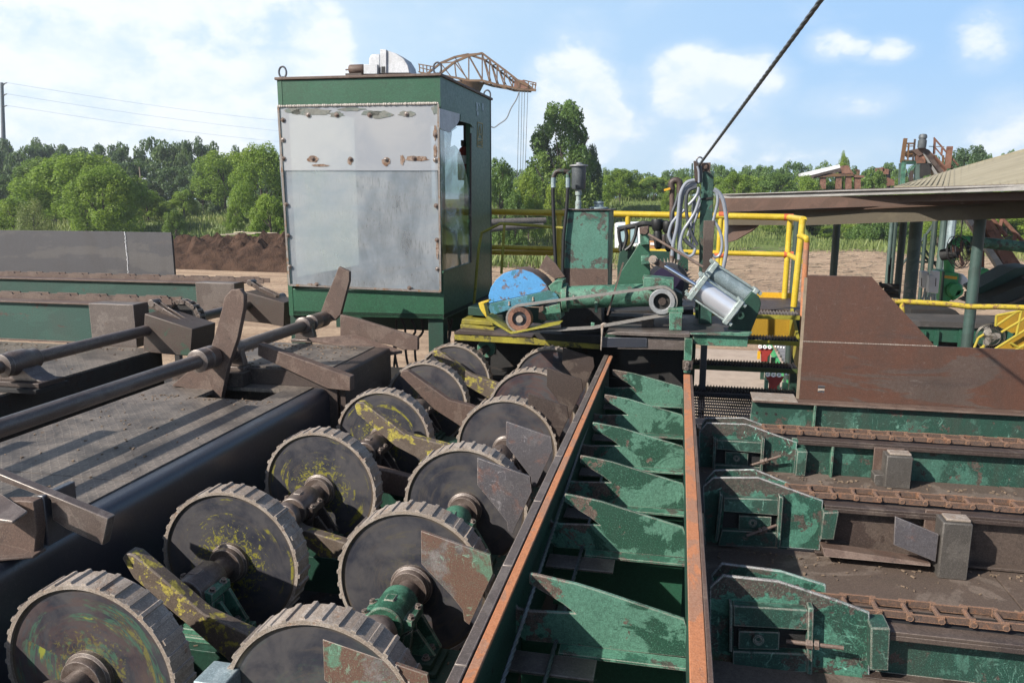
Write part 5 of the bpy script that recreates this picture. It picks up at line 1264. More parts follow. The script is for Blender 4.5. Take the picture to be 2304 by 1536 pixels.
# side pane: cracked clear sheet with a hole broken out of it
def S8(l, o=.004): return [S_(980 + x/9.04, 230 + y/9.04, o) for x, y in l]
MB().prism(S8([(85,130),(480,240),(490,350),(470,400),(410,500),(440,520),(335,590),(330,660),(300,920),(390,875),(440,920),(500,1020),(550,1160),(600,1340),(650,1560)] ) + [S_(1058,440,.004), S_(1057,590,.004), S_(1048,596,.004), S_(996,612,.004)], -sn * .004).build('broken_pane', M['clear'], cab)
p = S8([(80,128),(490,240),(500,350),(470,400),(410,500),(330,560),(300,620),(130,560),(85,520)], .010)
MB().prism(p, -sn*.002).build('masking_film', M['offwhite'], cab)
MB().prism(S8([(490,255),(760,350),(765,520),(725,500),(700,450),(540,400),(480,390)], .006), sn*.012).build('window_gasket', M['cab'], cab)
MB().bar(S_(1059,300,.01), S_(1059,590,.01), .02, .02, up=(0,1,0)).build('window_frame', M['beambrown'], cab)
MB().bar(S_(996,612,.01), S_(1059,592,.01), .02, .02).build('window_frame', M['cab'], cab)
# maker's plate: gold outlined box with a tapering A and letters
mb = MB()
def strip(a, b, w=.006): mb.bar(S8([a], .004)[0], S8([b], .004)[0], .003, w, up=tuple(sn.cross(Vector((0,0,1)))) if abs(a[0]-b[0]) < 40 else (0,0,1))
for a, b in (((860,410),(960,440)),((860,410),(850,905)),((960,440),(955,925)),((850,905),(955,925)),((852,742),(958,762)),((905,480),(870,720)),((905,480),(945,730)),((880,650),(935,658))): strip(a, b, .010)
for x0 in (868, 905, 935):
    strip((x0,785),(x0-2,875),.008)
strip((868,830),(893,834),.008); strip((893,787),(891,878),.008); strip((905,790),(918,830),.008); strip((918,830),(930,794),.008); strip((930,794),(928,880),.008); strip((940,795),(957,798),.008); strip((938,876),(955,880),.008)
mb.build('maker_plate', M['goldpaint'], cab, smooth=0)
mb = MB()
for l in ([(820,0),(850,10),(865,60),(845,190),(825,180),(830,90)], [(835,200),(865,190),(875,250),(850,290),(835,260)], [(945,20),(970,30),(975,150),(955,200),(945,120)], [(860,20),(885,10),(905,70),(885,80)]): mb.prism(S8(l, .002), sn*.002)
mb.build('bare_patch', M['alu'], cab, smooth=0)
# things on and in the cab
def eye(px, py, Yd, lab, r=.042):
    p = P(px, py, Y=Yd); o = MB(); n = 20
    o.path([p + Vector((math.cos(a)*r, 0, math.sin(a)*r*1.35)) for a in [6.2832*i/n for i in range(n+1)]], .010, 8, 1)
    o.tube((p.x, p.y, CZ1+.03), (p.x, p.y, p.z - r), .016, n=8); tag(o.build('lifting_eye', M['navy']), lab, 'lifting eye', 'lifting eyes on the cab roof')
eye(636, 163, cA.y+.10, 'lifting eye on the left front corner of the cab roof'); eye(984, 154, cB.y+.12, 'lifting eye on the right front corner of the cab roof, below the crane'); eye(1096, 214, cC.y-.12, 'lifting eye on the rear right corner of the cab roof')
bl = thing('roof_blower', 'white snail-shaped blower with a rusty motor on the cab roof', 'blower', P(850, 165, Y=8.5))
yb_ = 8.45
f = [(856,165),(856,112),(866,112),(890,120),(908,132),(918,148),(922,165)]
MB().prism(PY(yb_, f), (0, .26, 0)).build('blower_housing', M['offwhite'], bl, bevel=.008)
MB().prism(PY(yb_-.02, [(855,165),(855,111),(869,112),(869,165)]), (0, .30, 0)).build('outlet_flange', M['offwhite'], bl, bevel=.004)
MB().prism(PY(yb_-.024, [(858,164),(858,150),(866,150),(866,164)]), (0, .003, 0)).build('outlet_opening', M['black'], bl)
MB().prism(PY(yb_+.3, [(829,165),(829,132),(834,122),(856,121),(856,165)]), (0, .2, 0)).build('inlet_cone', M['offwhite'], bl, bevel=.02)
MB().prism(PY(yb_-.05, [(818,167),(818,145),(849,145),(849,167)]), (0, .2, 0)).build('switch_box', M['offwhite'], bl, bevel=.005)
a = P(787,157,Y=yb_+.02); b = P(819,157,Y=yb_+.02)
mb = MB().lathe(a, (1,0,0), [(.0,0),(.045,0),(.052,.01),(.052,(b-a).length-.01),(.045,(b-a).length)], 20); mb.tube(a - Vector((.05,0,0)), a, .008, n=8); mb.build('motor', M['rust'], bl)
MB().box(a.x-.02, b.x, yb_-.06, yb_+.1, CZ1+.03, a.z-.052).build('motor_foot', M['beambrown'], bl)
MB().box(P(735,172,Y=yb_).x, P(945,172,Y=yb_).x, yb_-.3, yb_+.5, CZ1+.030, CZ1+.045).build('mounting_plate', M['rust'], bl, bevel=.003)
ft = P(1052, 372, Y=9.1)
q = thing('fire_extinguisher', 'red fire extinguisher with a white label inside the dark cab', 'fire extinguisher', (ft.x-.1, 9.2, ft.z-.2))
X_ = ft.x-.09; MB().lathe((X_, 9.25, ft.z-.17), (0,0,1), [(.0,0),(.07,0),(.075,.02),(.075,.30),(.05,.37),(.02,.40),(.0,.40)], 20).build('cylinder', M['red'], q)
MB().lathe((X_, 9.25, ft.z+.02), (0,0,1), [(.0765,0),(.0765,.10)], 20).build('label', M['white'], q)
MB().box(X_-.02, X_+.02, 9.20, 9.30, ft.z+.23, ft.z+.30).build('valve', M['black'], q, bevel=.004)
# seat and control column inside the cab, dim behind the plastic
q = thing('driver_chair', 'dark operator seat seen dimly through the hazed window', 'seat', (cB.x-.85, cB.y+1.0, CZ0+.05))
MB().box(cB.x-1.1, cB.x-.6, cB.y+.75, cB.y+1.25, CZ0+.45, CZ0+.58).build('seat_cushion', M['black'], q, bevel=.04)
MB().box(cB.x-1.1, cB.x-.6, cB.y+1.2, cB.y+1.32, CZ0+.58, CZ0+1.25).build('backrest', M['black'], q, bevel=.04)
MB().tube((cB.x-.85, cB.y+1, CZ0+.05), (cB.x-.85, cB.y+1, CZ0+.45), .06).build('pedestal', M['black'], q)
# legs and hoses below
for x, y in ((975, 0), (665, 0)):
    a = F_(x-12, 716, -.05)
    tag(MB().box(a.x, a.x+.17, a.y, a.y+.16, 1.6, CZ0+.0).build('cab_leg', M['green_dark'], bevel=.006), 'square green leg under the %s front corner of the cab' % ('right' if x > 900 else 'left'), 'support leg', 'legs under the cab')
rr = random.Random(9)
for i, (x, lb) in enumerate(((892,'black hose hanging below the cab, leftmost'),(903,'second black hose hanging below the cab'),(925,'third black hose hanging below the cab'),(948,'black hose sagging between the cab and the wedge'),(1008,'thin black hose right of the green cab leg'),(1018,'black hose slanting down from the cab corner'))):
    p = P(x, 718, Y=8.3); pts = [p, p + Vector((rr.uniform(-.06,.06),0,-.15)), p + Vector((rr.uniform(-.08,.14),-.05,-.32)), p + Vector((rr.uniform(-.1,.2),-.1,-.9))]
    tag(MB().path(pts, .014, 8, 4).build('hydraulic_hose', M['rubber']), lb, 'hose', 'hoses under the cab')
# ================================================================== saw machine, tank, mast
def c4(px, py): return (1340 + px/3.072, 340 + py/3.072)
def c4s(l): return [c4(*p) for p in l]
def c6(px, py): return (1340 + px/6.063, 680 + py/6.063)
def c6s(l): return [c6(*p) for p in l]
def c7(px, py): return (900 + px/4.8, 640 + py/4.8)
def c7s(l): return [c7(*p) for p in l]
def c2a(px, py): return (1000 + px/3.491, 340 + py/3.491)
def c2as(l): return [c2a(*p) for p in l]
# yellow base frame
t = thing('base_frame', 'oily yellow base frame with stacked plates below the saw', 'base frame', P(1180, 770, Y=7.5))
def pz(pts, Y, dep, name, mat, bevel=.004, par=None): return MB().prism(PY(Y, pts), (0, dep, 0)).build(name, M[mat], par or t, bevel=bevel)
pz(c7s([(585,535),(1430,572),(1510,600),(2160,650),(2160,700),(1510,655),(590,600)]), 7.45, .03, 'front_beam', 'olive_dark')
pz(c7s([(600,505),(640,490),(1430,560),(1430,575),(585,536)]), 7.44, .8, 'top_plate', 'beambrown')
pz(c7s([(650,430),(1010,470),(1020,497),(655,480)]), 7.6, .5, 'lower_step', 'olive_dark')
pz(c7s([(670,372),(990,400),(1010,445),(660,420)]), 7.66, .5, 'upper_step', 'olive_dark')
pz(c7s([(735,240),(950,262),(960,345),(735,330)]), 7.8, .4, 'green_block', 'green_dark')
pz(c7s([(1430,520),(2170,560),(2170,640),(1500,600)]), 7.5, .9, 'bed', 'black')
pz([(1022,742),(1360,762),(1420,775),(1420,990),(1022,960)], 8.12, .05, 'shade_backing', 'black')  # black backing added so the frame underside reads as shade
pz([(1262,688),(1352,684),(1356,748),(1262,752)], 7.62, .4, 'shade_block', 'black')  # black box standing in for the shade between the saw parts
pz([(1352,700),(1560,696),(1560,745),(1352,748)], 7.9, .3, 'rear_shade_block', 'black')  # black fill in place of the shade behind the saw beam
MB().box(P(1180,760,Y=7.6).x-1.0, P(1360,760,Y=7.6).x, 7.5, 8.1, P(1180,800,Y=7.6).z-.25, P(1180,800,Y=7.6).z-.23).build('pan', M['black'], t)
a, b = P(1080,795,Y=7.62), P(1100,790,Y=8.0)
m_ = thing('end_bearing', 'small round green flange with a stub shaft below the yellow frame', 'bearing', a)
c = P(*c7(930,690), Y=7.75); MB().lathe(c, (0,1,0), [(.10,0),(.10,.05),(.05,.05)], 24).build('flange', M['green'], m_, bevel=.004)
MB().tube(c - Vector((0,.3,0)), c, .04).build('stub_shaft', M['shaft'], m_)
# machine table
t = thing('machine_table', 'steel machine table with a dark beam front and a green right wing', 'table', P(1500, 790, Y=6.7))
Yt = 6.55
pz(c6s([(90,475),(700,488),(700,612),(90,615)]), Yt-.012, .012, 'front_plate', 'navy')
pz(c6s([(690,488),(1225,495),(1205,655),(300,635),(300,615),(700,613)]), Yt, .012, 'beam_web', 'violet')
pz(c6s([(160,420),(310,402),(1285,430),(1285,478),(1210,486),(160,440)]), Yt-.03, .14, 'beam_flange', 'violet')
zt_ = P(*c6(1285,432), Y=Yt).z
x0 = P(*c6(150,420), Y=Yt).x; x1 = P(*c6(2120,430), Y=Yt).x
MB().box(x0, x1, Yt+.02, Yt+1.15, zt_-.02, zt_-.004).build('table_top', M['tabletop'], t, bevel=.004)
pz(c6s([(1285,432),(2140,410),(2100,460),(2040,465),(1330,440)]), Yt-.045, .06, 'wing_edge', 'green_mint')
pz(c6s([(1330,442),(2060,462),(2085,480),(2070,610),(1440,588),(1330,560)]), Yt-.01, .014, 'wing_web', 'green')
pz(c6s([(1215,490),(1325,500),(1320,700),(1295,965),(1200,960)]), Yt-.06, .10, 'front_leg', 'green')
pz(c6s([(1190,790),(1330,800),(1325,925),(1185,920)]), Yt-.075, .015, 'leg_plate', 'beambrown')
for x, y in ((1250,838),(1240,900)): MB().hexbolt(P(*c6(x,y), Y=Yt-.076), (0,-1,0), .016, .014).build('bolt', M['shaft'], t)
pz(c6s([(70,300),(110,280),(150,290),(110,330),(95,470),(80,665),(65,650),(75,450)]), Yt-.05, .03, 'welded_edge_strip', 'rim')
pz(c6s([(1005,140),(1185,140),(1175,385),(1005,380)]), Yt+.10, .12, 'green_block', 'green_mint')
pz(c6s([(985,90),(1200,90),(1200,140),(985,140)]), Yt+.10, .14, 'block_cap', 'green')
pz(c6s([(640,210),(790,215),(780,390),(620,385)]), Yt+.30, .2, 'rust_block', 'beambrown')
pz(c6s([(180,190),(640,210),(620,400),(180,390)]), Yt+.6, .3, 'table_shade_block', 'black')  # black box added as the dark occlusion behind the table parts
MB().box(x0+.02, x1-.35, Yt+.05, Yt+1.1, 2.0, 2.02).build('lower_pan', M['black'], t)
MB().box(x0+.06, XS1-.02, Yt+.95, Yt+.97, 2.02, zt_-.05).build('back_panel', M['black'], t)
o = MB().prism([P(*c6(1805,375),Y=6.75), P(*c6(2120,400),Y=6.75), P(*c6(2245,90),Y=6.75), P(*c4(1145,1050),Y=6.75), P(*c4(1130,1005),Y=6.75), P(*c4(1080,970),Y=6.75), P(*c4(985,1080),Y=6.75)], (0, .05, 0)).build('cylinder_bracket', M['green_dark'], t, bevel=.006)
# air cylinders
def air_cyl(a, b, r, fr, Y, lab, body, name='air_cylinder'):
    p, q = P(*a, Y=Y), P(*b, Y=Y+.02); d = (q-p).normalized(); t = thing(name, lab, 'air cylinder', (p+q)/2, 'air cylinders of the saw')
    MB().tube(p, q, r, n=36).build('barrel', M[body], t)
    u = Vector((0,1,0)); s = d.cross(u).normalized()
    for c, nm in ((p, 'end_cap'), (q, 'end_cap')):
        k = MB().prism([c + u*i*fr + s*j*fr for i, j in ((-1,-1),(1,-1),(1,1),(-1,1))], d*.045 if c is p else -d*.045); k.build(nm, M['aluframe'], t, bevel=.006)
    for i, j in ((-1,-1),(1,-1),(1,1),(-1,1)):
        o = u*i*fr*.8 + s*j*fr*.8; mb = MB().tube(p+o-d*.02, q+o+d*.02, .008, n=8); mb.tube(p+o-d*.03, p+o-d*.005, .016, n=6); mb.tube(q+o+d*.005, q+o+d*.03, .016, n=6); mb.build('tie_rod', M['aluframe'], t)
    return t, p, q, d
t, p, q, d = air_cyl(c4(690,925), c4(962,1112), .098, .118, 6.55, 'front air cylinder with a polished silver barrel, tilted down to the right', 'silver')
pr = P(*c4(470,790), Y=6.6); MB().tube(pr, p, .019, n=16).build('piston_rod', M['chrome'], t)
MB().prism(PY(6.58, c4s([(410,735),(430,745),(490,785),(470,815),(420,790),(380,770),(378,735)])), (0,.05,0)).build('rod_clevis', M['beambrown'], t, bevel=.004)
MB().hexbolt(P(*c4(397,750), Y=6.575), (0,-1,0), .028, .02).build('clevis_pin', M['rim'], t)
MB().lathe(P(*c4(1000,1133), Y=6.5), (0,-1,0), [(.012,0),(.032,0),(.032,.02),(.018,.02)], 20, closed=True).build('tail_eye', M['green_dark'], t)
air_cyl(c4(780,815), c4(1085,1015), .075, .088, 6.9, 'rear air cylinder with a dull grey-green barrel behind the silver one', 'alu')
# saw blade guard
t = thing('blade_guard', 'half-round saw guard with peeling sky-blue paint and a brown drum behind', 'saw guard', P(1180, 680, Y=7.1))
Yb = 6.95
gd = c2as([(350,1195),(347,1130),(365,1070),(405,1010),(465,960),(540,935),(610,930),(690,955),(755,1000),(800,1050),(822,1092)])
MB().prism(PY(Yb, gd), (0, .012, 0)).build('guard_face', M['blue'], t, bevel=.003)
MB().prism(PY(Yb+.014, [(x+1, y-1) for x, y in gd]), (0, .30, 0)).build('guard_drum', M['rust'], t, bevel=.01)
pz(c2as([(355,1200),(820,1094),(880,1120),(905,1165),(890,1180),(500,1250),(370,1290),(352,1240)]), Yb-.02, .03, 'guard_lower_band', 'blue_green')
MB().prism(PY(Yb+.4, c2as([(745,915),(800,815),(870,880),(945,985),(860,1000)])), (0,.02,0)).build('guard_flap', M['rust'], t)
for x, y in ((510,1200),(697,1165),(1015,1155)): MB().hexbolt(P(*c2a(x,y+10), Y=Yb-.02), (0,0,1), .010, .03).build('bolt', M['rim'], t)
# saw arm: gearbox, tube, motor mount
t = thing('saw_beam', 'chipped green saw beam made of a tube and a gear housing behind the belt', 'saw beam', P(1350, 680, Y=7.2))
pz(c2as([(815,1060),(865,1020),(930,1015),(925,1060),(905,1170),(920,1310),(895,1330),(760,1335),(745,1300),(775,1230),(890,1200)]), Yb, .22, 'gear_housing', 'green')
pz(c2as([(735,1320),(745,1225),(775,1215),(780,1250),(760,1265),(790,1290),(800,1330)]), Yb-.025, .02, 'bracket_plate', 'rust')
a = P(*c2a(930,1150), Y=Yb+.10); b = P(1500, 662, Y=Yb+.10)
MB().tube(a, b, .105, n=32).build('arm_tube', M['green_mint'], t)
mb = MB().lathe(a, (b-a), [(.105,.0),(.135,.0),(.135,.05),(.105,.05)], 28, closed=True); mb.build('tube_flange', M['green'], t, bevel=.003)
pz(c4s([(325,870),(540,890),(540,985),(520,1000),(400,960),(330,935)]), Yb-.03, .25, 'pulley_mount', 'green_mint')
pz(c4s([(500,1000),(545,960),(600,990),(600,1100),(545,1110)]), Yb+.05, .2, 'end_block', 'green_dark')
for l in ([(1180,1180),(1205,1185),(1200,1270),(1178,1265)], [(1150,1345),(1180,1350),(1175,1400),(1150,1400)]): pz(c2as(l), Yb-.04, .03, 'strap', 'green_mint')
for l in (((1410,870),(1275,1285)),): 
    MB().bar(P(*c2a(1405,875),Y=Yb-.10), P(*c2a(1280,1285),Y=Yb-.10), .014, .03, up=(0,1,0)).build('lever', M['rust'], t)
a_, b_ = P(*c4(365,575), Y=6.9), P(*c4(742,800), Y=6.75)
tag(MB().tube(a_, b_, .012, n=8).build('push_rod', M['rust']), 'long thin brown rod slanting from the A-frame top to the cylinders', 'rod')
# belt and pulleys
t = thing('belt_drive', 'worn grey belt running over a small brown pulley and a galvanised pulley', 'belt drive', P(1330, 700, Y=Yb-.15))
c1, c2_ = P(*c7(1302,365), Y=Yb-.16), P(*c4(460,1035), Y=Yb-.16)
r1, r2 = .108, .112
MB().lathe(c1-Vector((0,.05,0)), (0,1,0), [(r1*.62,0),(r1,0),(r1,.10),(r1*.62,.10)], 36, closed=True).build('pulley', M['redrust'], t, bevel=.003)
MB().lathe(c1-Vector((0,.02,0)), (0,1,0), [(.0,0),(r1*.63,0),(r1*.63,.06)], 30).build('pulley_web', M['navy'], t)
MB().lathe(c1-Vector((0,.055,0)), (0,1,0), [(.0,-.0),(r1*.30,0),(r1*.30,.05)], 24).build('pulley_hub', M['rim'], t)
MB().lathe(c2_-Vector((0,.06,0)), (0,1,0), [(r2*.64,.0),(r2,.0),(r2,.11),(r2*.64,.11)], 40, closed=True).build('pulley', M['pulley'], t, bevel=.004)
mb = MB().lathe(c2_-Vector((0,.01,0)), (0,1,0), [(.0,0),(r2*.65,0),(r2*.65,.05)], 30)
mb.build('pulley_web', M['black'], t)
MB().lathe(c2_-Vector((0,.03,0)), (0,1,0), [(.0,0),(.034,0),(.034,.03)], 20).build('pulley_hub', M['beambrown'], t)
d = (c2_-c1); up_ = Vector((-d.z,0,d.x)).normalized(); dn = d.normalized()
loop = []
for i in range(13): a = R(90 + 180*i/12); loop.append(c1 + (dn*math.cos(a) + up_*math.sin(a))*(r1+.004))
loop.append((c1+c2_)/2 - up_*(r1+.045))
for i in range(13): a = R(-90 + 180*i/12); loop.append(c2_ + (dn*math.cos(a) + up_*math.sin(a))*(r2+.004))
n = len(loop); vs = []; 
for p in loop:
    c = c1 if (p-c1).length < (p-c2_).length else c2_
    nrm = (p - c).normalized() if abs((p-c).dot(dn)) < .13 else -up_
    vs += [p + Vector((0,-.045,0)), p + Vector((0,.045,0)), p + nrm*.017 + Vector((0,.045,0)), p + nrm*.017 + Vector((0,-.045,0))]
fs = []
for i in range(n):
    j = (i+1) % n
    for k in range(4): k2 = (k+1) % 4; fs.append((i*4+k, j*4+k, j*4+k2, i*4+k2))
MB().add(vs, fs).build('belt', M['belt'], t)
# yellow belt guard rail
yg = [(845,200),(880,190),(950,170),(960,190),(935,215),(945,320),(1000,370),(1200,515),(1700,425),(1730,432),(1205,535),(1170,520),(960,380),(905,350),(895,280),(860,250)]
o = thing('belt_guard', 'bright yellow bent guard plate round the small pulley', 'guard', P(1120, 720, Y=6.7))
for l, nm in (([(845,200),(880,190),(950,168),(965,185),(905,205),(940,345),(925,350),(885,300),(860,255)], 'mounting_tab'), ([(920,345),(950,340),(1200,515),(1728,422),(1728,434),(1205,537),(1175,522),(945,385)], 'guard_plate')):
    MB().prism(PY(6.70, c7s(l)), (0, .20 if nm == 'guard_plate' else .10, 0)).build(nm, M['yellow'] if nm == 'mounting_tab' else M['olive'], o, bevel=.003)
# A-frame
t = thing('a_frame', 'dark green A-frame bracket rising beside the tank', 'bracket', P(1440, 640, Y=7.25))
MB().prism(PY(7.2, c4s([(300,640),(372,610),(378,880),(330,880),(325,940),(125,940),(165,850)])), (0,.03,0)).build('side_plate', M['green_af'], t, bevel=.004)
MB().prism(PY(7.5, c4s([(165,700),(215,655),(280,660),(230,790),(150,940),(150,800)])), (0,.03,0)).build('rear_plate', M['green_dark'], t, bevel=.004)
MB().prism(PY(7.1, c4s([(305,575),(368,572),(370,645),(308,652)])), (0,.12,0)).build('top_block', M['green_mint'], t, bevel=.005)
MB().prism(PY(7.08, c4s([(302,528),(365,520),(368,571),(305,574)])), (0,.14,0)).build('rust_cap', M['rust'], t, bevel=.005)
MB().lathe(P(*c4(338,552), Y=7.07), (0,-1,0), [(.0,0),(.03,0),(.028,.02),(.0,.02)], 18).build('pivot_pin', M['rust'], t)
MB().prism(PY(7.08, c4s([(313,725),(372,722),(376,780),(316,785)])), (0,.12,0)).build('pivot_block', M['green_mint'], t, bevel=.006)
MB().prism(PY(7.9, c4s([(370,690),(530,695),(640,700),(640,830),(560,820),(370,760)])), (0,.04,0)).build('back_sheet', M['green_dark'], t)
# saw blade edge behind the rod
t = thing('saw_blade', 'dark curved saw blade rim with pale teeth behind the chromed rod', 'saw blade', P(1500, 640, Y=7.6))
cc_ = P(*c4(495,915), Y=7.6); rb = .60*0.9/1.0*.42
MB().lathe(cc_, (0,1,0), [(rb-.10,0),(rb-.02,0),(rb-.02,.02),(rb-.10,.02)], 48, closed=True).build('blade', M['navy'], t)
mb = MB()
for i in range(44):
    a = R(i*360/44); u = Vector((math.cos(a),0,math.sin(a))); s = Vector((-math.sin(a),0,math.cos(a)))
    mb.prism([cc_+u*(rb-.022)-s*.008, cc_+u*(rb-.022)+s*.010, cc_+u*(rb+.026)+s*.006], (0,.018,0))
mb.build('teeth', M['rim'], t)
MB().lathe(cc_+Vector((0,-.02,0)), (0,1,0), [(.0,0),(.16,0),(.16,.1),(.0,.1)], 32).build('drum', M['purple'], t)
MB().lathe(cc_+Vector((0,.03,0)), (0,1,0), [(rb+.03,0),(rb+.055,0),(rb+.055,.06),(rb+.03,.06)], 40, 0, 180).build('blade_cover', M['black'], t) if False else None
# tank
t = thing('oil_tank', 'tall oil tank with peeling pale green paint over brown steel', 'tank', P(1320, 655, Y=8.1))
Yk = 7.95; f = PY(Yk, [(1270,478),(1371,474),(1366,652),(1266,650)]); 
x0, x1 = f[0].x, f[1].x; z1 = f[1].z; z0 = f[2].z - .3; zm = P(1318, 604, Y=Yk).z
MB().box(x0, x1, Yk, Yk+.55, z0, z1).build('tank_body', M['tank'], t, bevel=.010)
MB().box(x0+.001, x1-.001, Yk-.002, Yk+.02, z0, zm).build('bare_band', M['rust'], t)
MB().box(x0-.02, x1+.02, Yk-.02, Yk+.57, z1+.001, z1+.014).build('tank_lid', M['beambrown'], t, bevel=.003)
c = P(1347, 463, Y=Yk+.25)
MB().lathe((c.x, Yk+.25, z1+.015), (0,0,1), [(.10,0),(.10,.015),(.05,.02),(.045,.05),(.055,.055),(.055,.075),(.0,.08)], 20).build('filler_cap', M['alu'], t, bevel=.002)
# filter canister on its stem, with pipes and hoses
c0 = P(1301, 470, Y=Yk+.12); Yc = Yk+.12
t = thing('filter_canister', 'grey filter can with a lid, standing on a pipe stem above the tank', 'canister', c0)
zt0, zt1 = P(1301,424,Y=Yc).z, P(1301,374,Y=Yc).z
MB().lathe((c0.x,Yc,zt0), (0,0,1), [(.0,-.01),(.06,-.01),(.074,.01),(.074,zt1-zt0)], 28).build('can', M['canister'], t)
MB().lathe((c0.x,Yc,zt1), (0,0,1), [(.095,0),(.095,.012),(.03,.02),(.03,.035),(.0,.04)], 28).build('lid', M['pulley'], t)
MB().lathe((c0.x,Yc,z1), (0,0,1), [(.032,0),(.032,.09),(.024,.1),(.024,.15),(.034,.155),(.034,zt0-z1-.01)], 16).build('stem', M['aluframe'], t)
mb = MB().path([P(1284,388,Y=Yc), P(1262,385,Y=Yc-.02), P(1250,388,Y=Yc-.02), P(1245,400,Y=Yc-.02)], .026, 12, 4); mb.path([P(1278,388,Y=Yc-.01), P(1278,402,Y=Yc-.02)], .024, 10, 1); mb.build('pipe_elbow', M['pipe_gr'], t)
for pts, lb in (([(1245,400),(1244,430),(1246,500),(1249,570),(1252,635)], 'left one of the two black hoses dropping from the pipe elbow'), ([(1278,400),(1277,430),(1274,480),(1268,540),(1266,640)], 'right one of the two black hoses, running down the tank edge')):
    o = thing('black_hose', lb, 'hose', P(*pts[0], Y=Yc), 'black hoses beside the tank')
    MB().path([P(x, y, Y=Yc-.16) for x, y in pts], .019, 12, 5).build('hose', M['rubber'], o); MB().path([P(x, y, Y=Yc-.16) for x, y in (pts[0], ((pts[0][0]), pts[0][1]+22))], .024, 10, 1).build('ferrule', M['alu'], o)
# air regulators and manifold
t = thing('air_manifold', 'black air manifold with two regulators between tank and hoses', 'manifold', P(1450, 500, Y=7.4))
MB().path([P(*c4(150,545),Y=7.5), P(*c4(200,530),Y=7.5), P(*c4(280,515),Y=7.45), P(*c4(330,500),Y=7.4), P(*c4(400,505),Y=7.4), P(*c4(500,495),Y=7.4)], .026, 10, 4).build('manifold_pipe', M['rubber'], t)
for x, y0, y1 in ((425,470,585),(500,485,600)):
    a, b = P(*c4(x,y0),Y=7.38), P(*c4(x+5,y1),Y=7.38)
    MB().lathe(a, (b-a), [(.0,0),(.05,0),(.055,.02),(.05,.09),(.035,.11),(.04,.13),(.036,.26),(.02,.28),(.0,.28)], 18).build('regulator', M['rubber'], t)
for pts in ([(160,545),(165,600),(175,650),(170,690)], [(205,530),(215,580),(205,640),(190,680)], [(285,515),(275,580),(245,650),(205,685)]):
    MB().path([P(*c4(x,y),Y=7.42) for x, y in pts], .017, 8, 4).build('short_hose', M['rubber'], t)
# brown vent pipe
t = thing('vent_pipe', 'brown bent vent pipe with an elbow beside the hanging hoses', 'pipe', P(1513, 560, Y=7.9))
MB().path([P(1512,600,Y=7.9), P(1512,500,Y=7.9), P(1512,425,Y=7.9)], .026, 12, 2).build('pipe', M['rust'], t)
MB().path([P(1512,428,Y=7.9), P(1511,412,Y=7.9), P(1520,406,Y=7.9), P(1529,412,Y=7.9), P(1529,436,Y=7.9)], .033, 14, 5).build('elbow', M['beambrown'], t)
MB().bar(P(1494,428,Y=7.85), P(1508,424,Y=7.85), .012, .02).build('valve_handle', M['amber'], t)
# mast
Ym = 7.15
t = thing('mast', 'green square mast with a brown channel and an eye bolt, holding the cable', 'mast', P(1590, 740, Y=Ym))
def c8(px, py): return (1480 + px/5.91, 340 + py/5.91)
def c8s(l): return [c8(*p) for p in l]
MB().prism(PY(Ym, c8s([(590,270),(745,265),(740,600),(730,900),(725,1500),(720,2300),(545,2300),(560,900)])), (0,.14,0)).build('post', M['mastgreen'], t, bevel=.006)
MB().prism(PY(Ym-.05, c8s([(612,925),(760,925),(715,1560),(705,1700),(590,1700),(600,1400)])), (0,.05,0)).build('channel', M['beambrown'], t, bevel=.004)
MB().prism(PY(Ym-.01, c8s([(578,625),(745,610),(745,600),(742,630),(640,650),(578,655)])), (0,.17,0)).build('strap', M['black'], t)
MB().prism(PY(Ym+.03, c8s([(570,155),(705,152),(700,268),(572,268)])), (0,.08,0)).build('top_bracket', M['rust'], t, bevel=.004)
MB().prism(PY(Ym+.02, c8s([(450,165),(470,160),(462,440),(445,440)])), (0,.10,0)).build('side_angle', M['mastgreen'], t, bevel=.003)
MB().prism(PY(Ym-.0, c8s([(475,130),(520,130),(525,170),(560,180),(560,430),(500,430),(485,300)])), (0,.06,0)).build('chain_hanger', M['beambrown'], t, bevel=.004)
p = P(*c8(557,125), Y=Ym-.02); MB().path([p + Vector((math.cos(a)*.026, 0, math.sin(a)*.028)) for a in [6.2832*i/18 for i in range(19)]], .007, 8, 1).build('eye_bolt', M['navy'], t)
MB().prism(PY(Ym+.35, c4s([(690,900),(770,900),(770,1190),(690,1185)])), (0,.1,0)).build('rear_post', M['green_dark'], t, bevel=.005)
# guy cable
a = P(*c8(545,195), Y=Ym-.03); b = P(1852, -6, Y=3.55); b = a + (b-a)*1.25; mb = MB(); d = (b-a); Lc = d.length; dn = d.normalized(); u = dn.orthogonal().normalized(); w = dn.cross(u)
n = int(Lc/.022)
for k in range(3): mb.path([a + dn*(Lc*j/n) + (u*math.cos(j*.6+k*2.09)+w*math.sin(j*.6+k*2.09))*.0040 for j in range(n+1)], .0078, 8, 1)
tag(mb.build('guy_cable', M['wire']), 'thick steel cable rising from the green mast to the upper right', 'cable')
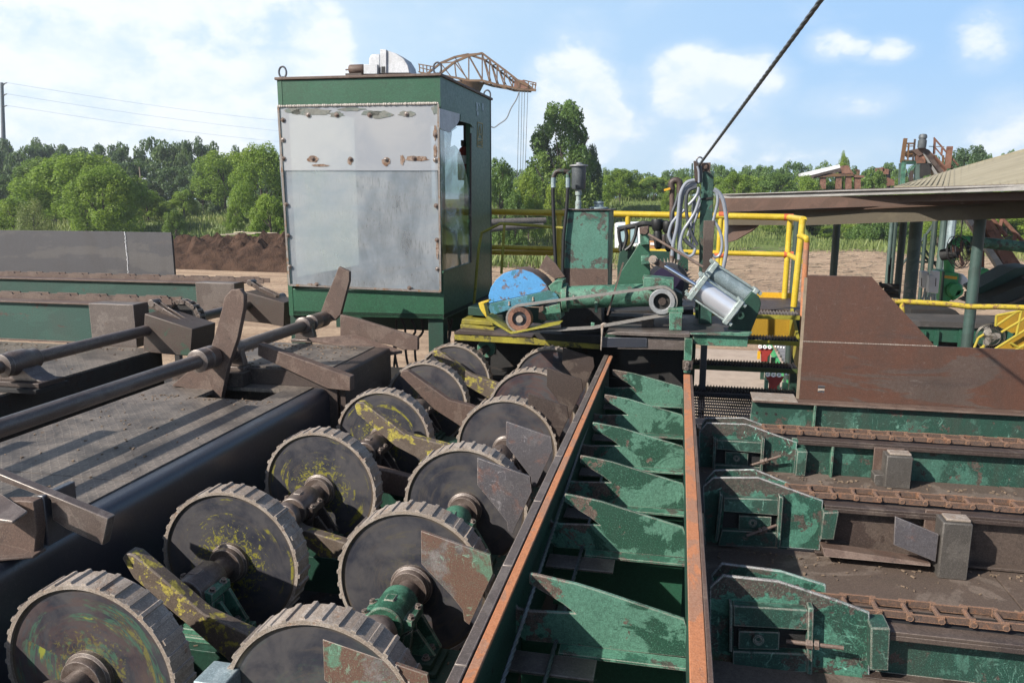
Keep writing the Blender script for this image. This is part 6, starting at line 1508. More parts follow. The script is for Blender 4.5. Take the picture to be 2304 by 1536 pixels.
# hoses hung on the mast
H = [([(490,385),(400,410),(345,470),(300,580),(280,760),(255,1000),(205,1230),(190,1390)], 'greyhose', .016, 0),
     ([(520,440),(430,460),(370,520),(320,620),(300,800),(290,1000),(285,1200),(280,1440)], 'greyhose', .018, .03),
     ([(500,400),(420,430),(350,520),(330,640),(295,800),(270,950)], 'greyhose', .013, .05),
     ([(520,480),(420,520),(380,620),(380,800),(410,980),(460,1120),(530,1250)], 'darkhose', .015, .0),
     ([(545,480),(530,560),(480,640),(410,715)], 'greyhose', .013, -.03),
     ([(355,780),(260,870),(190,960),(155,1060),(150,1140),(190,1230)], 'greyhose', .014, .02),
     ([(560,620),(500,800),(430,920),(340,1060),(305,1200),(320,1330),(400,1400),(470,1370),(500,1290)], 'greyhose', .014, -.02),
     ([(540,560),(560,700),(520,860),(470,980),(420,1060),(395,1130)], 'greyhose', .011, .05),
     ([(460,620),(465,800),(440,1000),(425,1220)], 'greyhose', .010, .08),
     ([(490,640),(500,800),(480,1000),(465,1250)], 'greyhose', .010, .10),
     ([(350,1160),(400,1220),(470,1275),(510,1275)], 'darkhose', .018, .0),
     ([(280,560),(240,700),(195,820),(185,960)], 'darkhose', .015, .12),
     ([(525,200),(545,280),(548,420)], 'greyhose', .010, -.03),
     ([(560,190),(575,260),(575,420)], 'darkhose', .012, .0)]
HL = ['outermost light grey hose arching from the hook to the lower left','thick light grey hose hanging almost straight below the hook','light grey hose hugging the inside of the outermost arch','dark hose curving down the middle of the bundle to the mast','short stub of grey hose pointing down left from the hook','grey hose bowing out farthest to the left at half height','grey hose ending in a round loop at the bottom of the bundle','thin grey hose winding down next to the mast','left one of the two thin straight grey hoses inside the bundle','right one of the two thin straight grey hoses inside the bundle','stout dark hose end lying across the bottom of the bundle','dark hose hanging left of the bundle beside the bent pipe','thin grey line running up from the hook to the eye bolt','dark line beside the eye bolt at the mast top']
for k, (pts, mt, r, dy) in enumerate(H):
    o = MB().path([P(*c8(x,y), Y=Ym-.03+dy) for x, y in pts], r, 10, 5).build('hanging_hose', M[mt]); tag(o, HL[k], 'hose', 'hoses hung on the mast')
for pts, mt, r, lb in (([(745,505),(800,540),(850,610),(880,700),(905,850),(915,1000),(910,1150),(915,1300),(895,1430),(870,1560)], 'greyhose', .017, 'long light grey hose hanging clear on the right of the mast'),
                      ([(740,520),(790,570),(795,680),(765,820),(735,940)], 'greyhose', .013, 'short grey hose curving from the mast back to its brown channel'),
                      ([(745,930),(800,1010),(845,1130),(855,1260),(830,1370),(770,1410),(725,1370)], 'greyhose', .013, 'grey hose loop hanging low at the right side of the mast')):
    tag(MB().path([P(*c8(x,y), Y=Ym-.03) for x, y in pts], r, 10, 5).build('hanging_hose', M[mt]), lb, 'hose', 'hoses hung on the mast')
# ================================================================== platform, stairs and rails
Yr = 10.0
t = thing('yellow_handrail', 'bright yellow pipe handrail of the far platform with a red-jointed corner', 'handrail', P(1450, 680, Y=Yr))
def rl(a, b, r=.034, nm='rail', Ya=Yr, Yb_=Yr, m='yellow'): MB().tube(P(*a, Y=Ya), P(*b, Y=Yb_), r, n=16).build(nm, M[m], t)
rl((985,474),(1775,489), .040); rl((985,553),(1775,573), .032); rl((985,566),(1270,570), .032, Ya=Yr+.1, Yb_=Yr+.1)
rl((1775,489),(1808,494), .036, Ya=Yr, Yb_=9.0); rl((1775,573),(1802,588), .030, Ya=Yr, Yb_=9.1)
for x in (1258, 1413): rl((x,478),(x-2,690), .034, 'post')
rl((1622,484),(1612,640), .030, 'post'); rl((1634,486),(1618,640), .030, 'post')
rl((1778,490),(1764,680), .034, 'post'); rl((1806,493),(1786,690), .036, 'post', 9.0, 9.0)
for p_ in ((1775,489),(1775,573),(1628,484),(1618,574)):
    c = P(*p_, Y=Yr); MB().tube(c - Vector((.06,0,0)), c + Vector((.05,0,0)), .042, n=16).build('red_joint', M['redjoint'], t)
t = thing('rusty_grab_post', 'orange rusty pipe post with a yellow top bend beside the stair', 'post', P(1805, 700, Y=8.7))
MB().path([P(*c4(1410,585),Y=8.9), P(*c4(1455,600),Y=8.7), P(*c4(1460,625),Y=8.7)], .030, 12, 4).build('top_bend', M['yellow'], t)
MB().path([P(*c4(1460,615),Y=8.7), P(*c4(1450,800),Y=8.7), P(*c4(1440,960),Y=8.7), P(1803,800,Y=8.6)], .030, 12, 2).build('pipe', M['orange'], t)
Yo = 8.6
t = thing('olive_handrail', 'thin olive handrail with a bent end between the cab and the tank', 'handrail', P(1130, 690, Y=Yo))
MB().path([P(1066,690,Y=Yo), P(1070,640,Y=Yo), P(1077,560,Y=Yo), P(1084,524,Y=Yo), P(1126,503,Y=Yo), P(1200,507,Y=Yo), P(1275,514,Y=Yo)], .017, 10, 1).build('rail', M['olive'], t)
MB().tube(P(1135,505,Y=Yo), P(1128,616,Y=Yo), .016).build('post', M['olive'], t)
t = thing('far_platform', 'steel platform behind the saw with an amber kick plate', 'platform', P(1500, 700, Y=9.5))
zP = 2.98
MB().box(-4.2, 1.45, 8.95, 10.02, zP-.05, zP).build('deck', M['beambrown'], t)
MB().box(-2.2, 1.40, 10.03, 10.06, zP, P(1740,658,Y=10.05).z).build('kick_plate', M['amber'], t)
MB().box(.25, 1.30, 8.93, 8.95, 2.60, zP-.055).build('fascia', M['amber_dark'], t)
MB().box(-4.2, .0, 8.93, 8.95, 2.60, zP-.055).build('fascia', M['green_dark'], t)
for x in (-4, -2.2, .2, 1.38): MB().box(x-.05, x+.05, 9.2, 9.3, 0, zP-.05).build('leg', M['green_dark'], t)
stair = thing('steel_stair', 'short steel stair with serrated grating treads and olive fronts beside the big brown plate', 'stair', P(1700, 800, Y=8.2))
TRD = [((1690,700),(1800,710),3.0,'olive','grate'),((1690,758),(1798,768),2.80,'olive','grate_dark'),((1588,812),(1795,830),2.60,'olive_t','grate_dark'),((1583,872),(1795,892),2.40,'navy','grate_dark')]
for (a, b, z, mt, gm) in TRD:
    q0 = P(*b, Z=z); y = q0.y; x1 = q0.x; x0 = .18
    s_ = MB().box(x0, x1, y-.012, y, z-.045, z).build('tread', M[mt], stair, bevel=.002)
    mb = MB(); n = 34
    for k in range(9): mb.box(x0, x1, y+.01+k*.028, y+.014+k*.028, z-.02, z)
    for i in range(n):
        x = x0 + (x1-x0)*(i+.5)/n; mb.box(x-.003, x+.003, y, y+.24, z-.018, z-.002); mb.prism([(x-.012,y+.001,z),(x,y+.001,z+.022),(x+.012,y+.001,z)], (0,.22,0))
    mb.build('grating', M[gm], s_, smooth=0)
x = P(1583,800,Y=7.4).x
MB().box(x-.03, x+.03, 7.35, 7.42, 1.6, 3.0).build('stair_post', M['navy'], stair, bevel=.004)
xr = P(1797,780,Y=8.2).x
MB().prism([(xr,8.95,2.7),(xr,8.95,3.0),(xr,7.2,2.3),(xr,7.2,2.0)], (.03,0,0)).build('stringer', M['olive'], stair)
z = 2.38
t = thing('grated_landing', 'dark grated landing at the foot of the short stair', 'landing', (.45, 6.9, z))
mb = MB()
for i in range(30): xx = .19 + i*.020; mb.box(xx, xx+.004, 6.45, 7.45, z-.03, z)
for i in range(11): mb.box(.19, .78, 6.45+i*.1, 6.455+i*.1, z-.02, z-.003)
mb.build('grating', M['grate_dark'], t, smooth=0); MB().box(.18, .79, 6.44, 6.45, z-.05, z).build('edge', M['navy'], t)
# ================================================================== far crane, sheds and conveyors
def c9(px, py): return (760 + px/4.8, 90 + py/4.8)
Yc0, Yc1 = 74.0, 76.2
t = thing('crane_boom', 'rusty yellow lattice crane boom with railed platforms above the cab roof', 'crane', P(1062, 447, Y=75))
def cb(a, b, w=.16, Ya=Yc0, Yb_=Yc0, mbx=None): mbx.bar(P(*c9(*a), Y=Ya), P(*c9(*b), Y=Yb_), w, w)
TOP = [(1100,370),(1260,240),(1415,175),(1560,145),(1640,205),(1720,265),(1800,325),(1890,395),(1960,450),(2060,500)]
BOT = [(1110,385),(1280,410),(1415,440),(1560,440),(1640,460),(1720,485),(1800,500),(1890,515),(1960,535),(2140,545)]
off = (-8, -30)
for Yq_, o in ((Yc0, (0,0)), (Yc1, (-150,0))):
    for L_ in (TOP, BOT):
        ch = MB()
        pts = [(x + (o[0] if i < 4 else o[0]*.35), y + (12 if o[0] else 0)) for i, (x, y) in enumerate(L_)]
        for a, b in zip(pts, pts[1:]): cb(a, b, .19, Yq_, Yq_, ch)
        ch.build('chord', M['crane'], t, smooth=0)
lt = MB()
for i in range(9):
    cb(TOP[i], BOT[i], .10, Yc0, Yc0, lt); cb(TOP[i], BOT[i+1], .10, Yc0, Yc0, lt)
    a = TOP[i]; cb(a, (a[0]-(150 if i < 4 else 52), a[1]+12), .10, Yc0, Yc1, lt); a = BOT[i]; cb(a, (a[0]-(150 if i < 4 else 52), a[1]+12), .11, Yc0, Yc1, lt)
    b = BOT[i+1]; cb(BOT[i], (b[0]-52, b[1]+12), .09, Yc0, Yc1, lt)
    if i < 8: cb((TOP[i][0]-(150 if i < 4 else 52), TOP[i][1]+12), (BOT[i+1][0]-(150 if i < 3 else 52), BOT[i+1][1]+12), .09, Yc1, Yc1, lt)
lt.build('lattice', M['crane'], t, smooth=0)
mb = MB().prism([P(*c9(x,y),Y=Yc0) for x,y in ((1900,510),(1915,420),(2010,440),(2070,490),(2070,520),(1990,530))], (0,2,0)); mb.build('machinery_housing', M['redrust'], t)
mb = MB()
for a, b in (((2000,435),(2145,468)),((2080,475),(2145,490)),((2140,468),(2130,535)),((2110,462),(2100,530)),((2060,450),(2055,515)),((2000,435),(1995,505)),
             ((870,262),(1030,290)),((880,300),(1010,330)),((880,262),(885,350)),((920,268),(925,352)),((960,275),(962,352)),((1000,283),(1000,355)),((1040,290),(1040,360)),((870,345),(1030,375))): cb(a, b, .09, Yc0+.2, Yc0+.2, mb)
mb.build('platform_rail', M['crane'], t, smooth=0)
MB().prism([P(*c9(x,y),Y=Yc0) for x,y in ((870,345),(1100,380),(1100,392),(880,355))], (0,2,0)).build('platform_floor', M['crane'], t)
a = P(*c9(1440,470), Y=75); mb = MB().lathe((a.x,75,0), (0,0,1), [(.5,0),(.5,a.z-1.5),(1.3,a.z)], 10); mb.build('mast', M['crane'], t)
for x, x2, lb in ((1960,1938,'leftmost of the thin crane cables hanging beside the tallest tree'),(1990,1970,'second thin crane cable hanging beside the tallest tree'),(2018,1995,'third thin crane cable hanging beside the tallest tree'),(2052,2020,'rightmost thin crane cable hanging beside the tallest tree')):
    q0, q1 = P(*c9(x,545), Y=Yc0), P(*c9(x2,1500), Y=Yc0); tag(MB().tube(q0, q1, .03, n=5).build('crane_cable', M['pole']), lb, 'cable', 'cables hanging from the crane')
tag(MB().path([P(*c9(x,y), Y=Yc0) for x,y in ((1960,555),(1930,640),(1870,740),(1820,850),(1740,910),(1690,945),(1650,935))], .06, 5, 4).build('crane_cable', M['pole']), 'loose looping cable sagging from the crane tip to behind the cab', 'cable', 'cables hanging from the crane')

# --- low shed roof at the right
t = thing('shed', 'open shed at the right with a long grey eave and a tan upper roof', 'shed', P(2000, 447, Y=14), None)
Ye = 12.0
# eave line recedes from the right towards the left
A = P(2420, 411, Y=9.5); B = P(1700, 434.3, Y=18.6); C_ = P(1612, 437, Y=20.5)
A2 = P(2420, 425, Y=9.5); B2 = P(1700, 446.5, Y=18.6); C2_ = P(1612, 448, Y=20.5)
MB().prism([A, B, C_, C2_, B2, A2], (.10, .03, 0)).build('eave_flashing', M['fascia'], t)
A3 = P(2420, 447, Y=9.5); C3 = P(1640, 462, Y=20.0)
MB().prism([A2+Vector((.14,.06,-.006)), B2+Vector((.14,.06,-.006)), C2_+Vector((.14,.06,-.006)), C3+Vector((.14,.06,0)), A3+Vector((.14,.06,0))], (.10, .03, 0)).build('eave_angle', M['soffit'], t)
# soffit / roof sheet going away to the right and up slightly
dirR = Vector((9.0, 3.0, .35))
MB().add([A+Vector((.02,0,-.02)), C_+Vector((.02,0,-.02)), C_+dirR*.30, A+dirR*.30], [(0,1,2,3)]).build('roof_sheet', M['soffit'], t)
# rafter beam
q = [P(1618,478,Y=17), P(1808,472,Y=14.5), P(2420,444,Y=11.2), P(2420,487,Y=11.2), P(1811,507,Y=14.5), P(1618,506,Y=17)]
MB().prism(q, (.12, .25, 0)).build('rafter', M['rafter'], t)
MB().prism([P(1616,446,Y=18.2), P(2420,436,Y=10.6), P(2420,452,Y=11.4), P(1812,478,Y=14.9), P(1618,484,Y=17.4)], (.1,.02,0)).build('soffit_board', M['soffit'], t)
MB().prism([P(1640,500,Y=17.3), P(1712,500,Y=16), P(1690,520,Y=16), P(1655,540,Y=16.6), P(1636,546,Y=17.2)], (.04,.05,0)).build('hanging_net', M['soffit'], t)
mb = MB()
for k in range(6):
    f_ = k/5; a = A3.lerp(C3, f_); mb.bar(a + Vector((.2,.1,.02)), a + Vector((.2,.1,.02)) + dirR*.28, .08, .12)
mb.build('purlins', M['soffit'], t)
# tan upper roof
R0 = [P(2012,420,Y=19), P(2150,419,Y=15.5), P(2420,409,Y=12.5), P(2420,312,Y=19), P(2304,335,Y=20), P(2150,379,Y=21.5), P(2050,410,Y=21)]
MB().prism(R0, (0,0,-.03)).build('upper_roof', M['tanroof'], t)
mb = MB(); n = 26
for i in range(n):
    f_ = i/(n-1)
    a = (R0[0].lerp(R0[1], f_*2.2) if f_ < .45 else R0[1].lerp(R0[2], (f_-.45)/.55)); b = (R0[6].lerp(R0[5], f_*2.2) if f_ < .45 else R0[5].lerp(R0[3], (f_-.45)/.55))
    mb.bar(a + Vector((0,-.03,.002)), b + Vector((0,0,.004)), .03, .012)
mb.build('roof_ribs', M['tanroof'], t, smooth=0)
# columns
COLS = [((1889,500),(1868,640),20.0,.17,'column_dark','dark green shed column nearest the yellow rail corner, standing in the open yard'),
        ((1797,505),(1779,690),14.2,.12,'column_dark','slim black column just inside the yellow rail corner'),
        ((2033,505),(2016,680),17.5,.14,'column_dark','black column left of the thick grey-green one'),
        ((2063,500),(2040,725),15.5,.22,'column','thick grey-green column with peeling paint, pale at its foot'),
        ((2208,480),(2172,800),12.6,.155,'column_rg','column at the right, brown above and green below, in front of the conveyors')]
for (a, b, y, w, mt, lb) in COLS:
    x = (P(*a, Y=y).x + P(*b, Y=y).x)/2; z = P(*a, Y=y).z + .1
    tag(MB().tube((x, y, 0), (x, y, z), w/2, n=20).build('shed_column', M[mt]), lb, 'column', 'columns of the shed')
# hanging black cage fan
def cA_(px, py): return (1980 + px/6.4, 480 + py/6.4)
def cAs(l): return [cA_(*p) for p in l]
Yf = 13.2
t = thing('cage_fan', 'dark oval cage fan hanging under the shed roof', 'fan', P(*cA_(1150,560), Y=Yf))
c = P(*cA_(1140,555), Y=Yf); ax = Vector((.75,-.65,.25)).normalized(); u = ax.cross(Vector((0,0,1))).normalized(); w = u.cross(ax); Rf = .26
mb = MB()
for k, (r, h) in enumerate(((Rf,0),(Rf*.98,.06),(Rf*.98,-.06),(Rf*.6,.12),(Rf*.6,-.12),(Rf*.25,.14))):
    mb.path([c + ax*h + (u*math.cos(a)+w*math.sin(a))*r for a in [6.2832*i/28 for i in range(29)]], .006, 5, 1)
for i in range(26):
    a = 6.2832*i/26; e = u*math.cos(a)+w*math.sin(a); mb.path([c+ax*.14, c+ax*.12+e*Rf*.6, c+e*Rf, c-ax*.12+e*Rf*.6, c-ax*.14], .004, 4, 1)
mb.build('cage', M['rubber'], t)
MB().tube(c-ax*.02, c-ax*.26, .09, n=16).build('motor', M['black'], t)
mb = MB()
for i in range(3):
    a = 2.094*i; e = u*math.cos(a)+w*math.sin(a); s = u*math.cos(a+1.1)+w*math.sin(a+1.1); mb.prism([c, c+e*Rf*.85, c+(e+s)*Rf*.55, c+s*Rf*.3], ax*.01)
mb.build('blade', M['redrust'], t)
MB().tube(c+Vector((0,0,.2)), c+Vector((0,0,.9)), .008, n=6).build('hanger', M['wire'], t)
# white fan with three blades
def cB_(px, py): return (2120 + px/6.4, 560 + py/6.4)
def cBs(l): return [cB_(*p) for p in l]
Yw_ = 12.0; c = P(*cB_(685,1260), Y=Yw_); Rf = .185
t = thing('pedestal_fan', 'round fan with three pale petal blades in a wire cage at the right', 'fan', c)
ax = Vector((0,-1,0)); mb = MB()
for r, h in ((Rf,0),(Rf*1.0,.04),(Rf*.66,.055),(Rf*.33,.06)): mb.path([c+ax*h+Vector((math.cos(a)*r,0,math.sin(a)*r)) for a in [6.2832*i/28 for i in range(29)]], .0035, 5, 1)
for i in range(36): e = Vector((math.cos(6.2832*i/36),0,math.sin(6.2832*i/36))); mb.path([c+ax*.06, c+ax*.055+e*Rf*.6, c+e*Rf], .0016, 4, 1)
mb.build('cage', M['cagewire'], t)
for i, a0 in enumerate((115, 5, 250)):
    pts = []
    for k in range(14):
        q_ = 6.2832*k/14; lx = Rf*.42 + math.cos(q_)*Rf*.36; ly = math.sin(q_)*Rf*.26
        pts.append(c + Vector((lx*math.cos(R(a0))-ly*math.sin(R(a0)), 0, lx*math.sin(R(a0))+ly*math.cos(R(a0)))))
    MB().prism(pts, (0,.006,0)).build('blade', M['fanblade'], t)
MB().tube(c+Vector((0,.03,0)), c+Vector((0,.16,0)), .05, n=14).build('motor', M['black'], t)
MB().tube(c+Vector((0,.08,0)), c+Vector((0,.08,-1.3)), .014, n=8).build('stand', M['black'], t)
# yellow bent rail above the plate
t = thing('yellow_guard_rail', 'bent yellow pipe rail with rust running across behind the big brown plate', 'handrail', P(2200, 690, Y=9.5))
MB().path([P(x,y,Y=9.2) for x,y in ((2000,677),(2080,681),(2140,685),(2185,690),(2240,690),(2304,692),(2420,696))], .030, 12, 4).build('rail', M['yellow_rust'], t)
for x in (2420, 2030): MB().tube(P(x,(680 if x<2100 else 696),Y=9.2), P(x,900,Y=9.2), .028, n=10).build('post', M['yellow_rust'], t)
# electrical boxes on a stand
Yx = 16.5
for l, lb, k in (([(597,836),(706,842),(700,1080),(590,1070)], 'left of the two white electrical boxes on conduits', 0), ([(762,828),(865,834),(860,930),(838,1155),(696,1140),(705,890),(762,892)], 'right of the two white electrical boxes on conduits, larger with a long handle slot', 1)):
    t = thing('electrical_box', lb, 'electrical box', P(*cA_(*l[3]), Y=Yx-k*.15), 'white electrical boxes')
    MB().prism(PY(Yx-k*.15, cAs(l)), (0,.18,0)).build('enclosure', M['white'], t, bevel=.01)
    MB().prism(PY(Yx-k*.15-.012, cAs([(l[0][0]+12,l[0][1]+22),(l[1][0]-14,l[1][1]+22),(l[1][0]-18,l[1][1]+170),(l[0][0]+8,l[0][1]+168)] if not k else [(722,905),(815,910),(808,1100),(716,1092)])), (0,.011,0)).build('door', M['white'], t, bevel=.004)
    MB().bar(P(*cA_(806 if k else 600,930),Y=Yx-.2), P(*cA_(800 if k else 596,1050),Y=Yx-.2), .012, .012).build('handle', M['black'], t)
t = thing('conduit_bundle', 'grey conduits dropping from the white electrical boxes', 'conduits', P(*cA_(700,1270), Y=Yx))
for pts in ([(650,1080),(640,1160),(600,1270)],[(665,1080),(665,1200),(660,1275)],[(740,1150),(700,1220),(665,1280)],[(755,1155),(755,1280),(755,1400)],[(790,1155),(790,1290),(790,1400)]):
    MB().path([P(*cA_(*p), Y=Yx+.05) for p in pts], .022, 8, 3).build('conduit', M['alu'], t)
# green dust machine with duct
Yd = 18.0
t = thing('dust_collector', 'bright green fan unit with duct pipe, white dome and a flared green hood', 'dust collector', P(*cA_(1080,1250), Y=Yd))
MB().path([P(*cA_(x,y),Y=Yd) for x,y in ((990,880),(995,760),(1000,640),(1025,530),(1085,440),(1180,395),(1290,400))], .105, 18, 4).build('duct', M['green_bright'], t)
MB().tube(P(*cA_(960,680),Y=Yd), P(*cA_(1060,690),Y=Yd), .28, n=18).build('duct_band', M['rust'], t) if False else None
MB().path([P(*cA_(x,y),Y=Yd) for x,y in ((1270,400),(1500,425),(1800,455),(2200,500))], .115, 18, 2).build('mint_pipe', M['green_mint'], t)
MB().prism(PY(Yd-.25, cAs([(920,840),(1140,860),(1110,1200),(960,1290),(890,1270),(900,950)])), (0,.8,0)).build('housing', M['green_bright'], t, bevel=.02)
MB().prism(PY(Yd-.262, cAs([(925,892),(1112,912),(1108,952),(922,932)])), (0,.010,0)).build('yellow_band', M['amber'], t)
MB().prism(PY(Yd-.3, cAs([(915,840),(935,842),(900,1270),(870,1265)])), (0,.1,0)).build('corner_leg', M['green_dark'], t)
c = P(*cA_(1075,1100), Y=Yd-.3); MB().lathe(c, (0,-1,0), [(.0,.05),(.12,.05),(.16,0),(.16,-.1)], 18).build('inlet_cover', M['green_bright'], t)
MB().prism(PY(Yd-.1, cAs([(1145,865),(1210,880),(1290,960),(1290,1075),(1130,1060)])), (0,.6,0)).build('white_dome', M['white'], t, bevel=.08)
MB().prism(PY(Yd+.2, cAs([(1390,830),(1540,790),(1590,820),(1570,900),(1500,1010),(1400,1080),(1380,960)])), (0,.5,0)).build('flared_hood', M['green_bright'], t, bevel=.02)
MB().prism(PY(Yd-.35, cAs([(1110,1110),(1215,1095),(1190,1170),(1110,1230),(1050,1260)])), (0,.3,0)).build('chute', M['green_bright'], t, bevel=.01)
# dark inclined conveyors under the shed
def band(Y, a, b, c_, d, mt, name, lab, dep=1.0, grp='dark conveyors under the shed'):
    o = MB().prism(PY(Y, cBs([a, b, c_, d])), (0, dep, 0)).build(name, M[mt]); tag(o, lab, 'conveyor', grp); return o
t = thing('incline_conveyor', 'dark green inclined belt conveyor climbing to the right under the shed', 'conveyor', P(*cB_(700,700), Y=15), 'dark conveyors under the shed')
for l, mt, nm in (([(500,575),(1050,280),(1300,250),(1300,330),(560,660)], 'green_dark', 'side_frame'), ([(520,690),(1300,335),(1300,375),(540,715)], 'beltrib', 'belt'), ([(420,790),(1300,395),(1300,440),(480,800)], 'beltrib', 'return_belt'), ([(520,720),(1300,385),(1300,395),(520,735)], 'black', 'rail')):
    MB().prism(PY(14.6 if nm == 'side_frame' else 14.5, cBs(l)), (0,.7,0)).build(nm, M[mt], t)
t = thing('incline_conveyor', 'second dark inclined conveyor, lower and nearly black, right of the column', 'conveyor', P(*cB_(900,800), Y=14), 'dark conveyors under the shed')
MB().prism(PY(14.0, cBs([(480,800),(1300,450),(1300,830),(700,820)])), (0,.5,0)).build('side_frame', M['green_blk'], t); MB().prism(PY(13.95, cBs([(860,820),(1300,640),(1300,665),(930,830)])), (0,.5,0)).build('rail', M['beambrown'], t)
t = thing('floor_conveyor', 'long dark green floor conveyor running left to right behind the big plate', 'conveyor', P(2150, 760, Y=13.2), 'dark conveyors under the shed')
MB().prism(PY(13.2, [(2050,735),(2420,745),(2420,785),(2050,765)]), (0,.04,0)).build('side_frame', M['green_dark2'], t)
MB().prism(PY(13.15, [(2050,722),(2420,732),(2420,745),(2050,734)]), (0,.9,0)).build('belt', M['beltrib'], t)
MB().prism(PY(14.4, [(2050,695),(2150,698),(2165,712),(2050,712)]), (0,.6,0)).build('rear_frame', M['black'], t)
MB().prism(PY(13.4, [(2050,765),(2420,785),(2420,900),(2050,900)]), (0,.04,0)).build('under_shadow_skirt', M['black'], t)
for x in (2076, 2105, 2160, 2215, 2270): MB().box(P(x,770,Y=13.18).x-.03, P(x,770,Y=13.18).x+.03, 13.14, 13.19, .0, P(x,742,Y=13.18).z).build('leg', M['green_dark2'], t)
# yellow stair with rails at the right edge
t = thing('yellow_stair', 'yellow panelled stair with thin yellow rails at the right frame edge, behind the white fan', 'stair', P(2260, 780, Y=11.2))
Ys = 11.0
MB().prism(PY(Ys+.3, cBs([(800,965),(1300,870),(1300,1190),(1100,1200),(1000,1210),(800,1110)])), (0,.03,0)).build('upper_panel', M['amber_dark'], t)
MB().prism(PY(Ys+.2, cBs([(760,1440),(1300,1130),(1300,1700),(760,1600)])), (0,.03,0)).build('lower_panel', M['amber_dark'], t)
for a, b in (((760,1440),(1300,1100)),((770,1110),(1080,900)),((850,1200),(1300,930)),((780,960),(770,1110)),((780,960),(1300,860)),((1140,895),(1070,1230)),((520,1280),(440,1470)),((520,1280),(600,1230)),((600,1380),(580,1480)),((500,1460),(600,1400)),((980,1350),(1100,1420)),((1100,1420),(1300,1320)),((960,1500),(1200,1380))):
    MB().tube(P(*cB_(*a),Y=Ys), P(*cB_(*b),Y=Ys), .016, n=8).build('rail', M['olive_y'], t)
# thin structure posts of the tower seen below the roof
Yt_ = 26.0
for i, (a, b, w, mt) in enumerate((((170,120),(120,740),.10,'column'),((225,120),(180,830),.11,'column_dark'),((795,110),(720,830),.14,'column_dark'),((920,100),(850,830),.16,'column'),((1040,90),(960,640),.22,'alu'),((640,440),(620,800),.10,'column_dark'))):
    tag(MB().tube(P(*cA_(*a),Y=Yt_)+Vector((0,0,.3)), P(*cA_(*b),Y=Yt_)-Vector((0,0,3)), w/2*1.15, n=10).build('trestle_post', M[mt]),
        ['thin green trestle post left of the black column','thin dark trestle post just left of the black column','dark trestle post between the thick column and the pale one','pale grey trestle post left of the green duct','broad pale trestle post rising out of the green duct','short thin trestle post behind the electrical boxes'][i], 'post', 'trestle posts behind the shed')
t = thing('trestle_brace', 'thin crossing braces between the trestle posts', 'brace', P(*cA_(600,600), Y=Yt_))
for a, b in (((820,120),(290,770)),((570,560),(720,700)),((560,400),(820,770)),((560,450),(800,110)),((560,700),(900,700))): MB().tube(P(*cA_(*a),Y=Yt_+.1), P(*cA_(*b),Y=Yt_+.1), .035, n=6).build('brace', M['column_dark'], t)
t = thing('hoist_frame', 'small black hoist frame hanging in front of the black column', 'hoist', P(*cA_(120,1050), Y=17))
for a, b, r in (((130,740),(120,1020),.015),((160,640),(130,1020),.015),((15,1040),(270,1050),.05),((60,1110),(250,1130),.06),((0,990),(30,1080),.03),((40,1180),(270,1190),.04)): MB().tube(P(*cA_(*a),Y=17), P(*cA_(*b),Y=17), r, n=8).build('bar', M['black'], t)
# conveyor tower on the skyline
def cC_(px, py): return (1780 + px/6.063, 300 + py/6.063)
Yv = 32.0
t = thing('conveyor_tower', 'rusty conveyor tower with green legs, yellow railings and a motor on top', 'tower', P(2060, 447, Y=Yv))
def cbar(a, b, w, mt, nm, Y=Yv, dy=0): return MB().bar(P(*cC_(*a),Y=Y), P(*cC_(*b),Y=Y+dy), w*.5, w*.5).build(nm, M[mt], t)
for a, b, w, mt, nm in (((1495,410),(1485,700),.22,'column','leg'),((1530,400),(1510,700),.34,'green_mint','leg'),((1745,400),(1735,640),.5,'column','leg'),((1765,220),(1755,410),.6,'redrust','leg'),((1640,510),(1635,660),.25,'beambrown','leg'),((1700,420),(1590,540),.16,'green_mint','brace'),((1590,540),(1520,620),.12,'column','brace'),((1500,400),(1900,400),.25,'green_dark','floor_beam'),
        ((1560,70),(1510,400),.24,'crane','railing_post'),((1690,80),(1660,385),.12,'beambrown','railing_post'),((1605,140),(1590,390),.10,'crane','railing_post'),((1555,140),(1680,140),.12,'crane','railing'),((1535,180),(1680,175),.07,'crane','railing'),((1530,285),(1700,280),.08,'crane','railing'),
        ((1545,370),(1680,380),.12,'crane','railing'),((1960,80),(1950,285),.14,'redrust','railing_post'),((1945,60),(2280,440),.10,'redrust','railing'),((1960,190),(2200,470),.08,'redrust','railing'),((2060,200),(2050,300),.12,'redrust','railing_post'),((1880,180),(2090,185),.05,'crane','railing'),
        ((2165,180),(2130,480),.35,'redrust','end_post'),((2075,300),(2070,400),.12,'crane','railing_post')): cbar(a, b, w, mt, nm)
for l, mt, nm, dep in (([(1650,235),(1740,205),(1850,200),(1790,290),(1740,310)], 'rust', 'head_box', 1.5), ([(1780,245),(1860,215),(2120,500),(2160,560),(2050,560)], 'beambrown', 'trough', 1.2), ([(1850,215),(1880,225),(2130,490),(2090,530)], 'redrust', 'side_plate', .2), ([(1785,250),(1810,262),(2010,560),(1960,560)], 'galv', 'side_truss', .2), ([(1925,290),(1960,290),(2130,470),(2110,495)], 'redrust', 'cover_plate', .3),
        ([(1765,420),(1930,400),(1900,560),(1760,600)], 'black', 'chute', .8)):
    MB().prism([P(*cC_(*p),Y=Yv-.2) for p in l], (0,dep,0)).build(nm, M[mt], t)
